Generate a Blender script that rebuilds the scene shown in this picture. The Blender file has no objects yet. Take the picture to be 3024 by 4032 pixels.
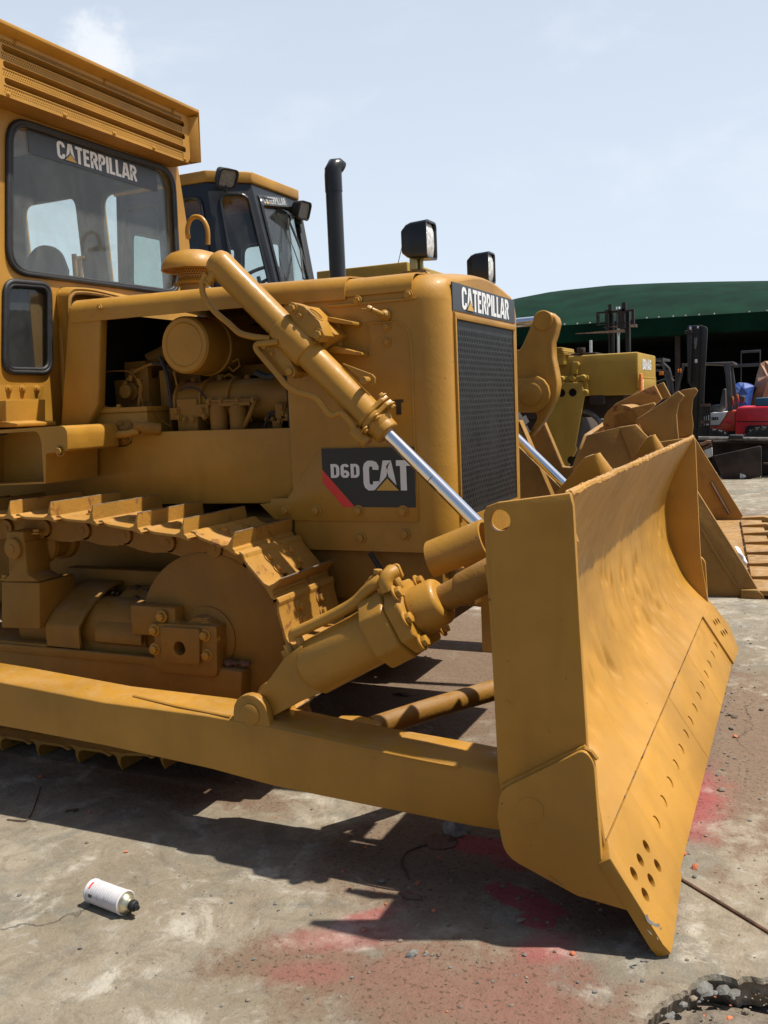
import bpy, bmesh, math, random
from mathutils import Vector, Matrix, Quaternion, noise
random.seed(7)
V = Vector
PI = math.pi
scene = bpy.context.scene
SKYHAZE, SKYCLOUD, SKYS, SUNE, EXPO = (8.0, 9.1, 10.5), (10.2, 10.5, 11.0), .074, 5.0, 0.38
COL = scene.collection

# ------------------------------------------------------------------ camera
F = 3632.0
CR = V((0.91133157, 0.40960682, -0.04119492))
CD = V((0.00984449, -0.12172205, -0.9925154))
CF = V((-0.41155541, 0.90410508, -0.11496152))
EYE = V((0, 0, 1.36))
cam = bpy.data.cameras.new('camera')
camo = bpy.data.objects.new('camera', cam)
COL.objects.link(camo)
camo.matrix_world = Matrix.Translation(EYE) @ Matrix(((CR.x, -CD.x, -CF.x), (CR.y, -CD.y, -CF.y), (CR.z, -CD.z, -CF.z))).to_4x4()
cam.sensor_fit = 'VERTICAL'
cam.sensor_height = 24
cam.lens = 24 * F / 4032
cam.clip_end = 2000
cam.clip_start = 0.05
scene.camera = camo


def at(px, py, x=None, y=None, z=None):
    """survey a point of the place: sight line through a photo pixel met with a known plane"""
    d = CR * (px - 1512) + CD * (py - 2016) + CF * F
    if x is not None: t = (x - EYE.x) / d.x
    elif y is not None: t = (y - EYE.y) / d.y
    else: t = (z - EYE.z) / d.z
    return EYE + d * t


def crop(ox, oy, s):
    return lambda px, py, **k: at(ox + px * s, oy + py * s, **k)

# ------------------------------------------------------------------ materials
def nt(name):
    m = bpy.data.materials.new(name)
    m.use_nodes = True
    n = m.node_tree.nodes
    return m, n, m.node_tree.links, n['Principled BSDF']

def mixc(n, l, fac, a, b, mode='MIX'):
    x = n.new('ShaderNodeMix'); x.data_type = 'RGBA'; x.blend_type = mode
    for sock, v in ((x.inputs[0], fac), (x.inputs[6], a), (x.inputs[7], b)):
        if hasattr(v, 'is_linked'): l.new(v, sock)
        else: sock.default_value = v if not isinstance(v, tuple) else (*v, 1)[:4]
    return x.outputs[2]

def noi(n, l, scale, detail=5, rough=.55, dist=0, vec=None, stretch=None):
    t = n.new('ShaderNodeTexNoise')
    t.inputs['Scale'].default_value = scale
    t.inputs['Detail'].default_value = detail
    t.inputs['Roughness'].default_value = rough
    t.inputs['Distortion'].default_value = dist
    if vec is None:
        g = n.new('ShaderNodeNewGeometry'); vec = g.outputs['Position']
    if stretch:
        m = n.new('ShaderNodeVectorMath'); m.operation = 'MULTIPLY'
        l.new(vec, m.inputs[0]); m.inputs[1].default_value = stretch; vec = m.outputs[0]
    l.new(vec, t.inputs['Vector'])
    return t.outputs['Fac']

def ramp(n, l, v, a, b, lo=0., hi=1.):
    r = n.new('ShaderNodeMapRange'); r.interpolation_type = 'SMOOTHSTEP'
    l.new(v, r.inputs[0]); r.inputs[1].default_value = a; r.inputs[2].default_value = b
    r.inputs[3].default_value = lo; r.inputs[4].default_value = hi
    return r.outputs[0]

def mth(n, l, op, a, b=None):
    m = n.new('ShaderNodeMath'); m.operation = op
    for s, v in ((m.inputs[0], a), (m.inputs[1], b)):
        if v is None: continue
        if hasattr(v, 'is_linked'): l.new(v, s)
        else: s.default_value = v
    return m.outputs[0]

def paint(name, col, rough=.42, dust=.35, rust=0., bump=.25, var=.12, dustcol=(.36, .25, .15), coat=0.):
    m, n, l, p = nt(name)
    n1 = noi(n, l, 2.3, 6); n2 = noi(n, l, 14, 6, .65); n3 = noi(n, l, 90, 4, .6)
    dark = tuple(c * (1 - var * 1.6) for c in col); lite = tuple(min(1, c * (1 + var)) for c in col)
    c = mixc(n, l, ramp(n, l, n1, .3, .7), dark, lite)
    # settled dust, on faces that look up and in blotches
    g = n.new('ShaderNodeNewGeometry'); s = n.new('ShaderNodeSeparateXYZ'); l.new(g.outputs['True Normal'], s.inputs[0])
    up = ramp(n, l, s.outputs[2], .55, 1.0)
    d = mth(n, l, 'MULTIPLY', up, ramp(n, l, n2, .35, .75))
    d = mth(n, l, 'MULTIPLY', d, dust)
    c = mixc(n, l, d, c, dustcol)
    st = noi(n, l, 2.6, 7, .66, stretch=(2.2, 2.2, .30))
    c = mixc(n, l, ramp(n, l, st, .48, .74, 0, .34), c, tuple(x * .62 for x in col))
    if rust:
        r = noi(n, l, 9, 8, .7, dist=.6)
        r = mth(n, l, 'MULTIPLY', ramp(n, l, r, .56, .64), rust)
        c = mixc(n, l, r, c, (.16, .055, .022))
        p.inputs['Roughness'].default_value = .6
    # small chips
    ch = noi(n, l, 75, 3, .5, dist=.3)
    c = mixc(n, l, ramp(n, l, ch, .735, .75, 0, .8), c, (.05, .035, .025))
    l.new(c, p.inputs['Base Color'])
    l.new(ramp(n, l, n2, .2, .8, rough - .08, rough + .18), p.inputs['Roughness'])
    b = n.new('ShaderNodeBump'); b.inputs['Strength'].default_value = bump; b.inputs['Distance'].default_value = .003
    h = mth(n, l, 'ADD', mth(n, l, 'MULTIPLY', n3, .8), mth(n, l, 'ADD', mth(n, l, 'MULTIPLY', n2, 2.2), mth(n, l, 'MULTIPLY', noi(n, l, 5, 2, .4), 3.5)))
    l.new(h, b.inputs['Height']); l.new(b.outputs[0], p.inputs['Normal'])
    p.inputs['Specular IOR Level'].default_value = .34
    if coat: p.inputs['Coat Weight'].default_value = coat; p.inputs['Coat Roughness'].default_value = .12
    return m

def plain(name, col, rough=.5, metal=0., var=.15, scale=8, bump=0., spec=.5):
    m, n, l, p = nt(name)
    c = mixc(n, l, ramp(n, l, noi(n, l, scale, 5), .3, .7), tuple(x * (1 - var) for x in col), tuple(min(1, x * (1 + var)) for x in col))
    l.new(c, p.inputs['Base Color'])
    p.inputs['Roughness'].default_value = rough; p.inputs['Metallic'].default_value = metal
    p.inputs['Specular IOR Level'].default_value = spec
    if bump:
        b = n.new('ShaderNodeBump'); b.inputs['Strength'].default_value = bump; b.inputs['Distance'].default_value = .004
        l.new(noi(n, l, scale * 5, 5), b.inputs['Height']); l.new(b.outputs[0], p.inputs['Normal'])
    return m

def glass(name, tint=(.93, .97, .96), dirt=.12, gloss=.08, dirtcol=(.42, .43, .42)):
    m, n, l, p = nt(name)
    out = n['Material Output']
    t = n.new('ShaderNodeBsdfTransparent'); t.inputs[0].default_value = (*tint, 1)
    g = n.new('ShaderNodeBsdfGlossy'); g.inputs['Roughness'].default_value = .03
    fr = n.new('ShaderNodeLayerWeight'); fr.inputs[0].default_value = .5
    fr = mth(n, l, 'MULTIPLY', mth(n, l, 'POWER', fr.outputs['Facing'], 4.), .55)
    d = n.new('ShaderNodeBsdfDiffuse'); d.inputs[0].default_value = (*dirtcol, 1)
    m1 = n.new('ShaderNodeMixShader'); l.new(mth(n, l, 'ADD', fr, gloss * .5), m1.inputs[0]); l.new(t.outputs[0], m1.inputs[1]); l.new(g.outputs[0], m1.inputs[2])
    m2 = n.new('ShaderNodeMixShader')
    a = noi(n, l, 7, 8, .7, dist=.8, stretch=(1, 1, .6)); 
    l.new(ramp(n, l, a, .3, .75, dirt * .35, dirt * 1.0), m2.inputs[0]); l.new(m1.outputs[0], m2.inputs[1]); l.new(d.outputs[0], m2.inputs[2])
    l.new(m2.outputs[0], out.inputs[0])
    return m

YEL = (.41, .205, .027)
M = {}
M['yellow'] = paint('yellow_paint', YEL, coat=.10)
M['yellow_track'] = paint('worn_yellow_track', (.42, .212, .036), .5, dust=.45, rust=.75, bump=.5, dustcol=(.30, .20, .13))
M['yellow_dusty'] = paint('dusty_yellow_paint', (.275, .132, .018), .55, dust=.6, rust=.12, bump=.5, dustcol=(.30, .21, .14))
M['yellow_rusty'] = paint('rust_marked_yellow', (.33, .165, .036), .6, dust=.5, rust=.9, bump=.6)
M['yellow_roller'] = paint('roller_yellow', (.36, .225, .032), .5, dust=.25, var=.08)
M['yellow_bucket'] = paint('bucket_yellow', (.30, .158, .036), .6, dust=.7, rust=.25, bump=.7, dustcol=(.40, .30, .20))
M['seal'] = plain('black_rubber', (.016, .016, .018), .55, var=.3, scale=30, bump=.2)
M['black'] = plain('black_paint', (.012, .013, .015), .28, var=.3)
M['blackmatt'] = plain('matt_black', (.010, .010, .011), .7)
M['navy'] = plain('dark_cab_paint', (.011, .013, .016), .35, var=.2)
M['decal'] = plain('decal_black', (.014, .015, .017), .35, var=.05)
M['silver'] = plain('letter_silver', (.78, .79, .80), .4, var=.03)
M['decalgrey'] = plain('decal_grey', (.045, .048, .052), .4, var=.05)
M['silverdim'] = plain('faded_silver', (.42, .43, .44), .5, var=.03)
M['red'] = plain('decal_red', (.75, .035, .028), .4, var=.03)
M['logoyellow'] = plain('logo_yellow', (.62, .36, .06), .4, var=.03)
M['chrome'] = plain('chrome', (.82, .82, .84), .09, 1.0, var=.04, scale=3)
M['grille'] = plain('grille_black', (.018, .018, .017), .5, var=.3, scale=20)
M['dark'] = plain('dark_void', (.012, .010, .008), .8)
M['cabin'] = plain('cabin_grey', (.085, .088, .09), .8, var=.2)
M['glass'] = glass('dusty_window_glass', dirt=.16, gloss=.06)
M['glassdark'] = glass('small_window_glass', tint=(.5, .53, .53), dirt=.09, gloss=.10)
M['glassfar'] = glass('cab_window_glass', tint=(.90, .94, .92), dirt=.05)
M['glasslite'] = glass('side_window_glass', tint=(.97, .99, .97), dirt=.07)
M['lens'] = plain('lamp_lens', (.80, .81, .79), .15, .1, var=.25, scale=60, bump=.8)
M['lensdark'] = plain('dusty_lens', (.16, .155, .145), .3, .2, var=.3, scale=60, bump=.5)
M['steel'] = plain('worn_steel', (.18, .17, .16), .5, .6, var=.4, scale=20)
M['rustbare'] = plain('rusty_steel', (.10, .055, .035), .75, var=.5, scale=9, bump=.4)
M['brass'] = plain('zinc_bracket', (.36, .32, .16), .4, .7)
M['greentarp'] = plain('green_tarpaulin', (.0025, .022, .012), .9, var=.3, scale=1.2, bump=.15, spec=.1)
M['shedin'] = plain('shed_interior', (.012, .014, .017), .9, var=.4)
M['redpaint'] = plain('red_forklift_paint', (.60, .022, .035), .3, var=.12)
M['orangered'] = plain('orange_forklift_paint', (.55, .055, .02), .35, var=.1)
M['white'] = plain('white_paint', (.66, .66, .64), .4, var=.08)
M['mastblack'] = plain('mast_black', (.014, .013, .013), .55, var=.4, scale=15)
M['frame_grey'] = plain('guard_grey', (.06, .062, .066), .5)
M['tyre'] = plain('tyre_rubber', (.022, .022, .022), .85, var=.4, scale=20, bump=.3)
M['bluetarp'] = plain('blue_tarpaulin', (.008, .045, .22), .5, var=.3, scale=5, bump=.3)
M['tantarp'] = plain('tan_tarpaulin', (.36, .19, .11), .7, var=.2, scale=4, bump=.3)
M['bluebox'] = plain('blue_plastic', (.02, .09, .16), .5)
M['orange'] = plain('orange_lens', (.75, .22, .02), .3)
M['darksteel'] = plain('dark_steel', (.036, .023, .018), .8, var=.5, scale=4, bump=.3)
M['paper'] = plain('paper', (.62, .60, .55), .8)
M['plasticwhite'] = plain('white_plastic_bag', (.72, .74, .78), .45)
M['sheetgrey'] = plain('dirty_plastic', (.20, .20, .19), .4, var=.4, scale=40)
M['worn'] = plain('worn_steel_edge', (.19, .145, .10), .45, .35, var=.4, scale=30)
M['seat'] = plain('seat_vinyl', (.05, .052, .056), .5)
M['mesh'] = paint('perforated_yellow', YEL, .5, dust=.2)

# ------------------------------------------------------------------ mesh builder
class MB:
    def __init__(s): s.v = []; s.f = []; s.m = []; s.mi = 0
    def add(s, vs, fs, mi=None):
        k = len(s.v); s.v += [V(p) for p in vs]
        for f in fs: s.f.append(tuple(i + k for i in f)); s.m.append(s.mi if mi is None else mi)
        return s
    def box(s, a, b, rot=None, mi=None):
        a = V(a); b = V(b); c = (a + b) / 2; h = (b - a) / 2
        vs = [V((sx * h.x, sy * h.y, sz * h.z)) for sx in (-1, 1) for sy in (-1, 1) for sz in (-1, 1)]
        if rot is not None: vs = [rot @ p for p in vs]
        return s.add([c + p for p in vs], [(0, 1, 3, 2), (4, 6, 7, 5), (0, 4, 5, 1), (2, 3, 7, 6), (0, 2, 6, 4), (1, 5, 7, 3)], mi)
    def prism(s, pts, vec, mi=None):
        """closed outline swept along vec"""
        vec = V(vec); pts = [V(p) for p in pts]; n = len(pts)
        nrm = V((0, 0, 0))
        for i in range(n):
            a, b = pts[i], pts[(i + 1) % n]; nrm += a.cross(b)
        if nrm.dot(vec) > 0: pts = pts[::-1]
        vs = pts + [p + vec for p in pts]
        fs = [tuple(range(n)), tuple(range(2 * n - 1, n - 1, -1))]
        fs += [(i, i + n, (i + 1) % n + n, (i + 1) % n)[::-1] if False else ((i + 1) % n, i, i + n, (i + 1) % n + n) for i in range(n)]
        return s.add(vs, fs, mi)
    def tube(s, path, r, n=14, caps=True, mi=None, phase=0):
        path = [V(p) for p in path]; rs = r if isinstance(r, (list, tuple)) else [r] * len(path)
        ts = []
        for i in range(len(path)):
            a = path[max(0, i - 1)]; b = path[min(len(path) - 1, i + 1)]; ts.append((b - a).normalized())
        u = ts[0].orthogonal().normalized(); vs = []
        for i, p in enumerate(path):
            if i: u = (u - ts[i] * u.dot(ts[i])).normalized()
            w = ts[i].cross(u)
            for k in range(n):
                a = 2 * PI * k / n + phase
                vs.append(p + (u * math.cos(a) + w * math.sin(a)) * rs[i])
        fs = []
        for i in range(len(path) - 1):
            for k in range(n):
                fs.append((i * n + k, i * n + (k + 1) % n, (i + 1) * n + (k + 1) % n, (i + 1) * n + k))
        if caps: fs.append(tuple(range(n - 1, -1, -1))); fs.append(tuple(range((len(path) - 1) * n, len(path) * n)))
        return s.add(vs, fs, mi)
    def cyl(s, a, b, r, n=24, mi=None, r2=None): return s.tube([a, b], [r, r if r2 is None else r2], n, mi=mi)
    def lathe(s, o, axis, prof, n=32, mi=None):
        """prof: (radius, height along axis)"""
        o = V(o); ax = V(axis).normalized(); u = ax.orthogonal().normalized(); w = ax.cross(u); vs = []; fs = []
        for r, h in prof:
            for k in range(n):
                a = 2 * PI * k / n; vs.append(o + ax * h + (u * math.cos(a) + w * math.sin(a)) * max(r, 1e-4))
        for i in range(len(prof) - 1):
            for k in range(n): fs.append((i * n + k, i * n + (k + 1) % n, (i + 1) * n + (k + 1) % n, (i + 1) * n + k))
        fs.append(tuple(range(n - 1, -1, -1))); fs.append(tuple(range((len(prof) - 1) * n, len(prof) * n)))
        return s.add(vs, fs, mi)
    def bolt(s, p, d, r=.014, mi=None):
        p = V(p); d = V(d).normalized()
        s.cyl(p - d * .002, p + d * .004, r * 1.45, 16, mi); s.tube([p + d * .003, p + d * (.003 + r * .95)], r, 6, True, mi); 
        return s
    def build(s, name, mats, parent=None, bevel=0., ang=38, seg=2, smooth=True, bang=30):
        mats = mats if isinstance(mats, (list, tuple)) else [mats]
        c = V((0, 0, 0))
        if s.v:
            lo = V([min(p[i] for p in s.v) for i in range(3)]); hi = V([max(p[i] for p in s.v) for i in range(3)]); c = (lo + hi) / 2
        bm = bmesh.new(); vv = [bm.verts.new(p - c) for p in s.v]
        for f, mi in zip(s.f, s.m):
            try: ff = bm.faces.new([vv[i] for i in f]); ff.material_index = mi
            except ValueError: pass
        bmesh.ops.recalc_face_normals(bm, faces=bm.faces)
        if bevel:
            es = [e for e in bm.edges if len(e.link_faces) == 2 and e.calc_face_angle(0) > math.radians(bang)]
            bmesh.ops.bevel(bm, geom=es, offset=bevel, segments=seg, affect='EDGES', profile=.5, clamp_overlap=True)
        if smooth:
            for f in bm.faces: f.smooth = True
            for e in bm.edges:
                if len(e.link_faces) != 2 or e.calc_face_angle(0) > math.radians(ang): e.smooth = False
        me = bpy.data.meshes.new(name); bm.to_mesh(me); bm.free()
        for m in mats: me.materials.append(M[m])
        return link(name, me, c, parent)

ORG = {}
def build_each(mb, name, mats, parent=None, **kw):
    """one object per loose piece of the builder"""
    par = list(range(len(mb.v)))
    def find(i):
        while par[i] != i: par[i] = par[par[i]]; i = par[i]
        return i
    for f in mb.f:
        for j in f[1:]: par[find(j)] = find(f[0])
    groups = {}
    for f, m_ in zip(mb.f, mb.m): groups.setdefault(find(f[0]), []).append((f, m_))
    out = []
    for fl in groups.values():
        b = MB(); idx = {}
        for f, m_ in fl:
            for i in f:
                if i not in idx: idx[i] = len(b.v); b.v.append(mb.v[i])
            b.f.append(tuple(idx[i] for i in f)); b.m.append(m_)
        out.append(b.build(name, mats, parent, **kw))
    return out
def link(name, me, c, parent=None, mat=None):
    o = bpy.data.objects.new(name, me); COL.objects.link(o)
    c = V(c); ORG[o.name] = c
    base = ORG[parent.name] if parent else V((0, 0, 0))
    if parent: o.parent = parent
    o.matrix_local = Matrix.Translation(c - base) @ (mat if mat else Matrix.Identity(4))
    return o
def tag(o, label, cat, group=None):
    o['label'] = label; o['category'] = cat
    if group: o['group'] = group
    return o
def struct(o, kind='structure'): o['kind'] = kind; return o
def thing(name, loc, label, cat, group=None):
    o = link(name, None, loc); return tag(o, label, cat, group)
MIDY = 3.61
def mirror(o, parent):
    me = o.data.copy(); me.transform(Matrix.Scale(-1, 4, (0, 1, 0))); me.flip_normals()
    c = ORG[o.name].copy(); c.y = 2 * MIDY - c.y
    n = link(o.name.split('.')[0], me, c, parent)
    return n
def boolcut(o, cutter, ang=24):
    tmp = cutter.build('cutter', 'dark')
    mod = o.modifiers.new('b', 'BOOLEAN'); mod.object = tmp; mod.operation = 'DIFFERENCE'; mod.solver = 'EXACT'
    bpy.context.view_layer.update()
    dg = bpy.context.evaluated_depsgraph_get()
    me = bpy.data.meshes.new_from_object(o.evaluated_get(dg))
    o.modifiers.clear(); old = o.data; o.data = me
    if len(me.polygons) == 0: o.data = old; print('BOOL FAIL', o.name)
    bm = bmesh.new(); bm.from_mesh(o.data)
    for e in bm.edges: e.smooth = not (len(e.link_faces) != 2 or e.calc_face_angle(0) > math.radians(ang))
    bm.to_mesh(o.data); bm.free()
    bpy.data.objects.remove(tmp, do_unlink=True)

def rr(y0, z0, y1, z1, r, n=5):
    """rounded rectangle outline in 2d; r may be 4 radii (bl,br,tr,tl)"""
    r = r if isinstance(r, tuple) else (r,) * 4; out = []
    for (cx, cy, a0, q) in ((y0 + r[0], z0 + r[0], PI, r[0]), (y1 - r[1], z0 + r[1], 1.5 * PI, r[1]), (y1 - r[2], z1 - r[2], 0, r[2]), (y0 + r[3], z1 - r[3], .5 * PI, r[3])):
        for k in range(n + 1):
            a = a0 + k / n * PI / 2; out.append((cx + q * math.cos(a), cy + q * math.sin(a)))
    return out
def roundpoly(pts, r, n=5):
    """round the corners of a 3d polygon"""
    out = []; N = len(pts)
    for i in range(N):
        p = pts[i]; a = pts[i - 1] - p; b = pts[(i + 1) % N] - p
        rr_ = r[i] if isinstance(r, (list, tuple)) else r
        d = min(rr_, a.length * .48, b.length * .48)
        if d < 1e-4: out.append(p); continue
        p0 = p + a.normalized() * d; p1 = p + b.normalized() * d
        for k in range(n + 1):
            t = k / n; out.append(p0 * (1 - t) ** 2 + p * 2 * t * (1 - t) + p1 * t ** 2)
    return out
def offset(poly, d):
    """inset a convex planar 3d polygon towards its centroid by about d"""
    c = sum(poly, V((0, 0, 0))) / len(poly)
    return [p + (c - p).normalized() * d for p in poly]
def ring(mb, poly, w, depth, mi=None):
    """frame: the band between an outline and its inset copy, with thickness depth (vector)"""
    inn = offset(poly, w); n = len(poly); d = V(depth)
    vs = poly + inn + [p + d for p in poly] + [p + d for p in inn]
    fs = []
    for i in range(n):
        j = (i + 1) % n
        fs += [(i, j, n + j, n + i), (2 * n + j, 2 * n + i, 3 * n + i, 3 * n + j), (j, i, 2 * n + i, 2 * n + j), (n + i, n + j, 3 * n + j, 3 * n + i)]
    mb.add(vs, fs, mi)
def inpoly(p, poly):
    c = False; n = len(poly)
    for i in range(n):
        a, b = poly[i], poly[i - 1]
        if (a[1] > p[1]) != (b[1] > p[1]) and p[0] < (b[0] - a[0]) * (p[1] - a[1]) / (b[1] - a[1]) + a[0]: c = not c
    return c
def wall_with_holes(mb, outer, holes, thick, mi=None):
    """planar wall (3d points) with openings, filled, with a thickness vector"""
    d = V(thick); nrm = d.normalized(); u = nrm.orthogonal().normalized(); w = nrm.cross(u)
    loops = [outer] + list(holes); two = [[(p.dot(u), p.dot(w)) for p in lp] for lp in loops]
    bm = bmesh.new()
    for lp in loops:
        vs = [bm.verts.new(p) for p in lp]
        for i in range(len(vs)): bm.edges.new((vs[i - 1], vs[i]))
    bmesh.ops.triangle_fill(bm, use_beauty=True, use_dissolve=False, edges=bm.edges[:], normal=nrm)
    bm.verts.index_update(); fs = []; n = len(bm.verts); pts = [v.co.copy() for v in bm.verts]
    for f in bm.faces:
        c = sum((v.co for v in f.verts), V((0, 0, 0))) / len(f.verts); c2 = (c.dot(u), c.dot(w))
        if not inpoly(c2, two[0]) or any(inpoly(c2, h) for h in two[1:]): continue
        t = [v.index for v in f.verts]; fs.append(tuple(t)); fs.append(tuple(i + n for i in t[::-1]))
    bm.free(); k = 0
    for lp in loops:
        m_ = len(lp)
        for i in range(m_): a, b = k + i, k + (i + 1) % m_; fs.append((a, b, b + n, a + n))
        k += m_
    mb.add(pts + [p + d for p in pts], fs, mi)
def bez(pts, n=8):
    """smooth path through points (catmull-rom)"""
    pts = [V(p) for p in pts]; P = [pts[0]] + pts + [pts[-1]]; out = []
    for i in range(1, len(P) - 2):
        for k in range(n):
            t = k / n; a, b, c, d = P[i - 1:i + 3]
            out.append(.5 * ((2 * b) + (c - a) * t + (2 * a - 5 * b + 4 * c - d) * t * t + (3 * b - a - 3 * c + d) * t ** 3))
    out.append(pts[-1]); return out

# ---- lettering: strokes of a heavy condensed face
def arc(cx, cy, rx, ry, a0, a1, n=6): return [(cx + rx * math.cos(math.radians(a0 + (a1 - a0) * k / n)), cy + ry * math.sin(math.radians(a0 + (a1 - a0) * k / n))) for k in range(n + 1)]
GL = {
 'C': (.5, [arc(.25, .75, .17, .17, -20, 180) + arc(.25, .25, .17, .17, 180, 380)]),
 'A': (.56, [[(.05, 0), (.225, .915), (.335, .915), (.51, 0)], [(.15, .28), (.41, .28)]]),
 'T': (.48, [[(0, .92), (.48, .92)], [(.24, .92), (.24, 0)]]),
 'E': (.42, [[(.40, .92), (.08, .92), (.08, .08), (.40, .08)], [(.08, .52), (.36, .52)]]),
 'R': (.5, [[(.08, 0), (.08, .92), (.26, .92)] + arc(.26, .72, .16, .20, 90, -90) + [(.08, .52)], [(.26, .50), (.44, 0)]]),
 'P': (.48, [[(.08, 0), (.08, .92), (.24, .92)] + arc(.24, .70, .17, .22, 90, -90) + [(.08, .48)]]),
 'I': (.16, [[(.08, 0), (.08, 1)]]),
 'L': (.40, [[(.08, 1), (.08, .08), (.40, .08)]]),
 'D': (.5, [[(.08, .08), (.08, .92), (.2, .92)] + arc(.2, .70, .22, .22, 90, 0) + arc(.2, .30, .22, .22, 0, -90) + [(.08, .08)]]),
 '6': (.5, [arc(.25, .75, .17, .17, 10, 180) + [(.08, .25)], arc(.25, .27, .17, .19, 0, 360, 16)]),
 'B': (.5, [[(.08, .08), (.08, .92), (.24, .92)] + arc(.24, .72, .16, .2, 90, -90) + arc(.26, .29, .17, .21, 90, -90) + [(.08, .08)], [(.08, .51), (.24, .51)]]),
 'O': (.5, [arc(.25, .75, .17, .17, 0, 180) + arc(.25, .25, .17, .17, 180, 360) + [(.42, .75)]]),
 'M': (.64, [[(.08, 0), (.08, .95), (.32, .3), (.56, .95), (.56, 0)]]),
 'G': (.5, [arc(.25, .75, .17, .17, 0, 180) + arc(.25, .25, .17, .17, 180, 360) + [(.42, .48), (.26, .48)]]),
 '3': (.5, [arc(.24, .73, .18, .19, 170, -90) + arc(.24, .28, .19, .2, 90, -170)]),
 '0': (.5, [arc(.25, .7, .18, .22, 0, 180) + arc(.25, .3, .18, .22, 180, 360) + [(.43, .7)]]),
 ' ': (.3, []),
}
def stroke(pts, w):
    P = [Vector((p[0], p[1])) for p in pts]; n = len(P); closed = (P[0] - P[-1]).length < 1e-4
    if closed: P = P[:-1]; n -= 1
    L = []; R = []
    for i in range(n):
        if closed or 0 < i < n - 1: a = (P[i] - P[i - 1]).normalized(); b = (P[(i + 1) % n] - P[i]).normalized()
        elif i == 0: a = b = (P[1] - P[0]).normalized()
        else: a = b = (P[-1] - P[-2]).normalized()
        t = (a + b)
        t = t.normalized() if t.length > .3 else a
        nn = Vector((-t.y, t.x)); k = 1 / max(.45, nn.dot(Vector((-a.y, a.x))))
        L.append(P[i] + nn * w / 2 * k); R.append(P[i] - nn * w / 2 * k)
    q = []
    for i in range(n if closed else n - 1): j = (i + 1) % n; q.append((L[i], L[j], R[j], R[i]))
    return q
def text(mb, s, o, ux, uz, h, nrm, w=.165, gap=.07, mi=1, sx=1., off=.0015):
    """s written from o along ux, letters of height h along uz; flat 1 mm film"""
    o = V(o); ux = V(ux).normalized(); uz = V(uz).normalized(); nrm = V(nrm); x = 0; pos = {}
    for idx, ch in enumerate(s):
        adv, sts = GL[ch]; pos.setdefault(ch, []).append(x)
        for si, st in enumerate(sts):
            for qi, q in enumerate(stroke(st, w)):
                vs = [o + ux * ((x + p.x) * h * sx) + uz * (max(0, min(1, p.y)) * h) + nrm * (off + si * .0004) for p in q]
                mb.add(vs, [(0, 1, 2, 3)], mi)
        x += adv + gap
    return x - gap, pos
def textwidth(s, gap=.07): return sum(GL[c][0] + gap for c in s) - gap
def cat_triangle(mb, o, ux, uz, h, nrm, xa, sx, mi, bg, big=1.):
    """yellow triangle under the peak of the A with its dark outline"""
    o = V(o); ux = V(ux).normalized(); uz = V(uz).normalized(); nrm = V(nrm)
    c = xa + .28
    for k, (hw, top, e, m_) in enumerate(((.56 * big, .50, .003, bg), (.45 * big, .40, .0042, mi))):
        b = 0 if k else -.03
        mb.add([o + ux * ((c - hw) * h * sx) + uz * (b * h) + nrm * e, o + ux * ((c + hw) * h * sx) + uz * (b * h) + nrm * e, o + ux * (c * h * sx) + uz * (top * h) + nrm * e], [(0, 1, 2)], m_)

exec_parts = []
# =================================================================== BULLDOZER
dz = thing('bulldozer', (-2.2, MIDY, 0), 'large yellow crawler bulldozer with wide curved front blade, filling the foreground', 'bulldozer')
NY = 3.11           # near face of the nose
FY = 2 * MIDY - NY
NX = -1.155         # front face of the nose
TY = 2.68           # outer edge of the near track
z2 = crop(0, 1000, .7836)      # survey crops of the photograph
z3 = crop(0, 1850, .7233)
z4 = crop(1000, 950, .66305)

# ---- radiator guard (nose)
def nose_section(x, inset=0., top=1.828, arch=.035):
    tin = inset * .30
    out = []
    y0, y1 = NY + inset, FY - inset; r = .10
    out += [V((x, y0, .815)), V((x, y0, top - r))]
    for k in range(1, 7):
        a = PI - k / 6 * PI / 2; out.append(V((x, y0 + r + r * math.cos(a), top - tin - r + r * math.sin(a))))
    for k in range(1, 8):
        t = k / 8; out.append(V((x, y0 + r + (y1 - y0 - 2 * r) * t, top - tin + arch * math.sin(PI * t))))
    for k in range(0, 6):
        a = PI / 2 - k / 6 * PI / 2; out.append(V((x, y1 - r + r * math.cos(a), top - tin - r + r * math.sin(a))))
    out += [V((x, y1, top - r)), V((x, y1, .815))]
    return out
mb = MB()
secs = [nose_section(-1.80)]
R_ = .13
for k in range(0, 9):
    a = k / 8 * PI / 2
    secs.append(nose_section(NX - R_ + R_ * math.sin(a), R_ * (1 - math.cos(a)) * .68))
n = len(secs[0])
vs = [p for s_ in secs for p in s_]
fs = []
for i in range(len(secs) - 1):
    for k in range(n - 1): fs.append((i * n + k, i * n + k + 1, (i + 1) * n + k + 1, (i + 1) * n + k))
mb.add(vs, fs)
# front frame round the grille opening
gy0, gy1, gz0, gz1 = NY + .115, FY - .125, .925, 1.665
fr = secs[-1]; cx = V((NX, 0, 0))
from mathutils.geometry import tessellate_polygon
hole = [V((NX, gy0, gz0)), V((NX, gy1, gz0)), V((NX, gy1, gz1)), V((NX, gy0, gz1))]
wall_with_holes(mb, fr, [hole], (-.012, 0, 0))
nose = mb.build('radiator_guard', 'yellow', dz, ang=50)
# ledge strip and side seams on the nose
mb = MB()
mb.box((NX - .002, gy0 - .01, gz1 - .004), (NX + .008, gy1 + .01, gz1 + .020))
mb.box((NX - .002, gy0 - .012, gz0 - .01), (NX + .010, gy0, gz1))
mb.build('grille_frame', 'yellow', nose, bevel=.003)
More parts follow.
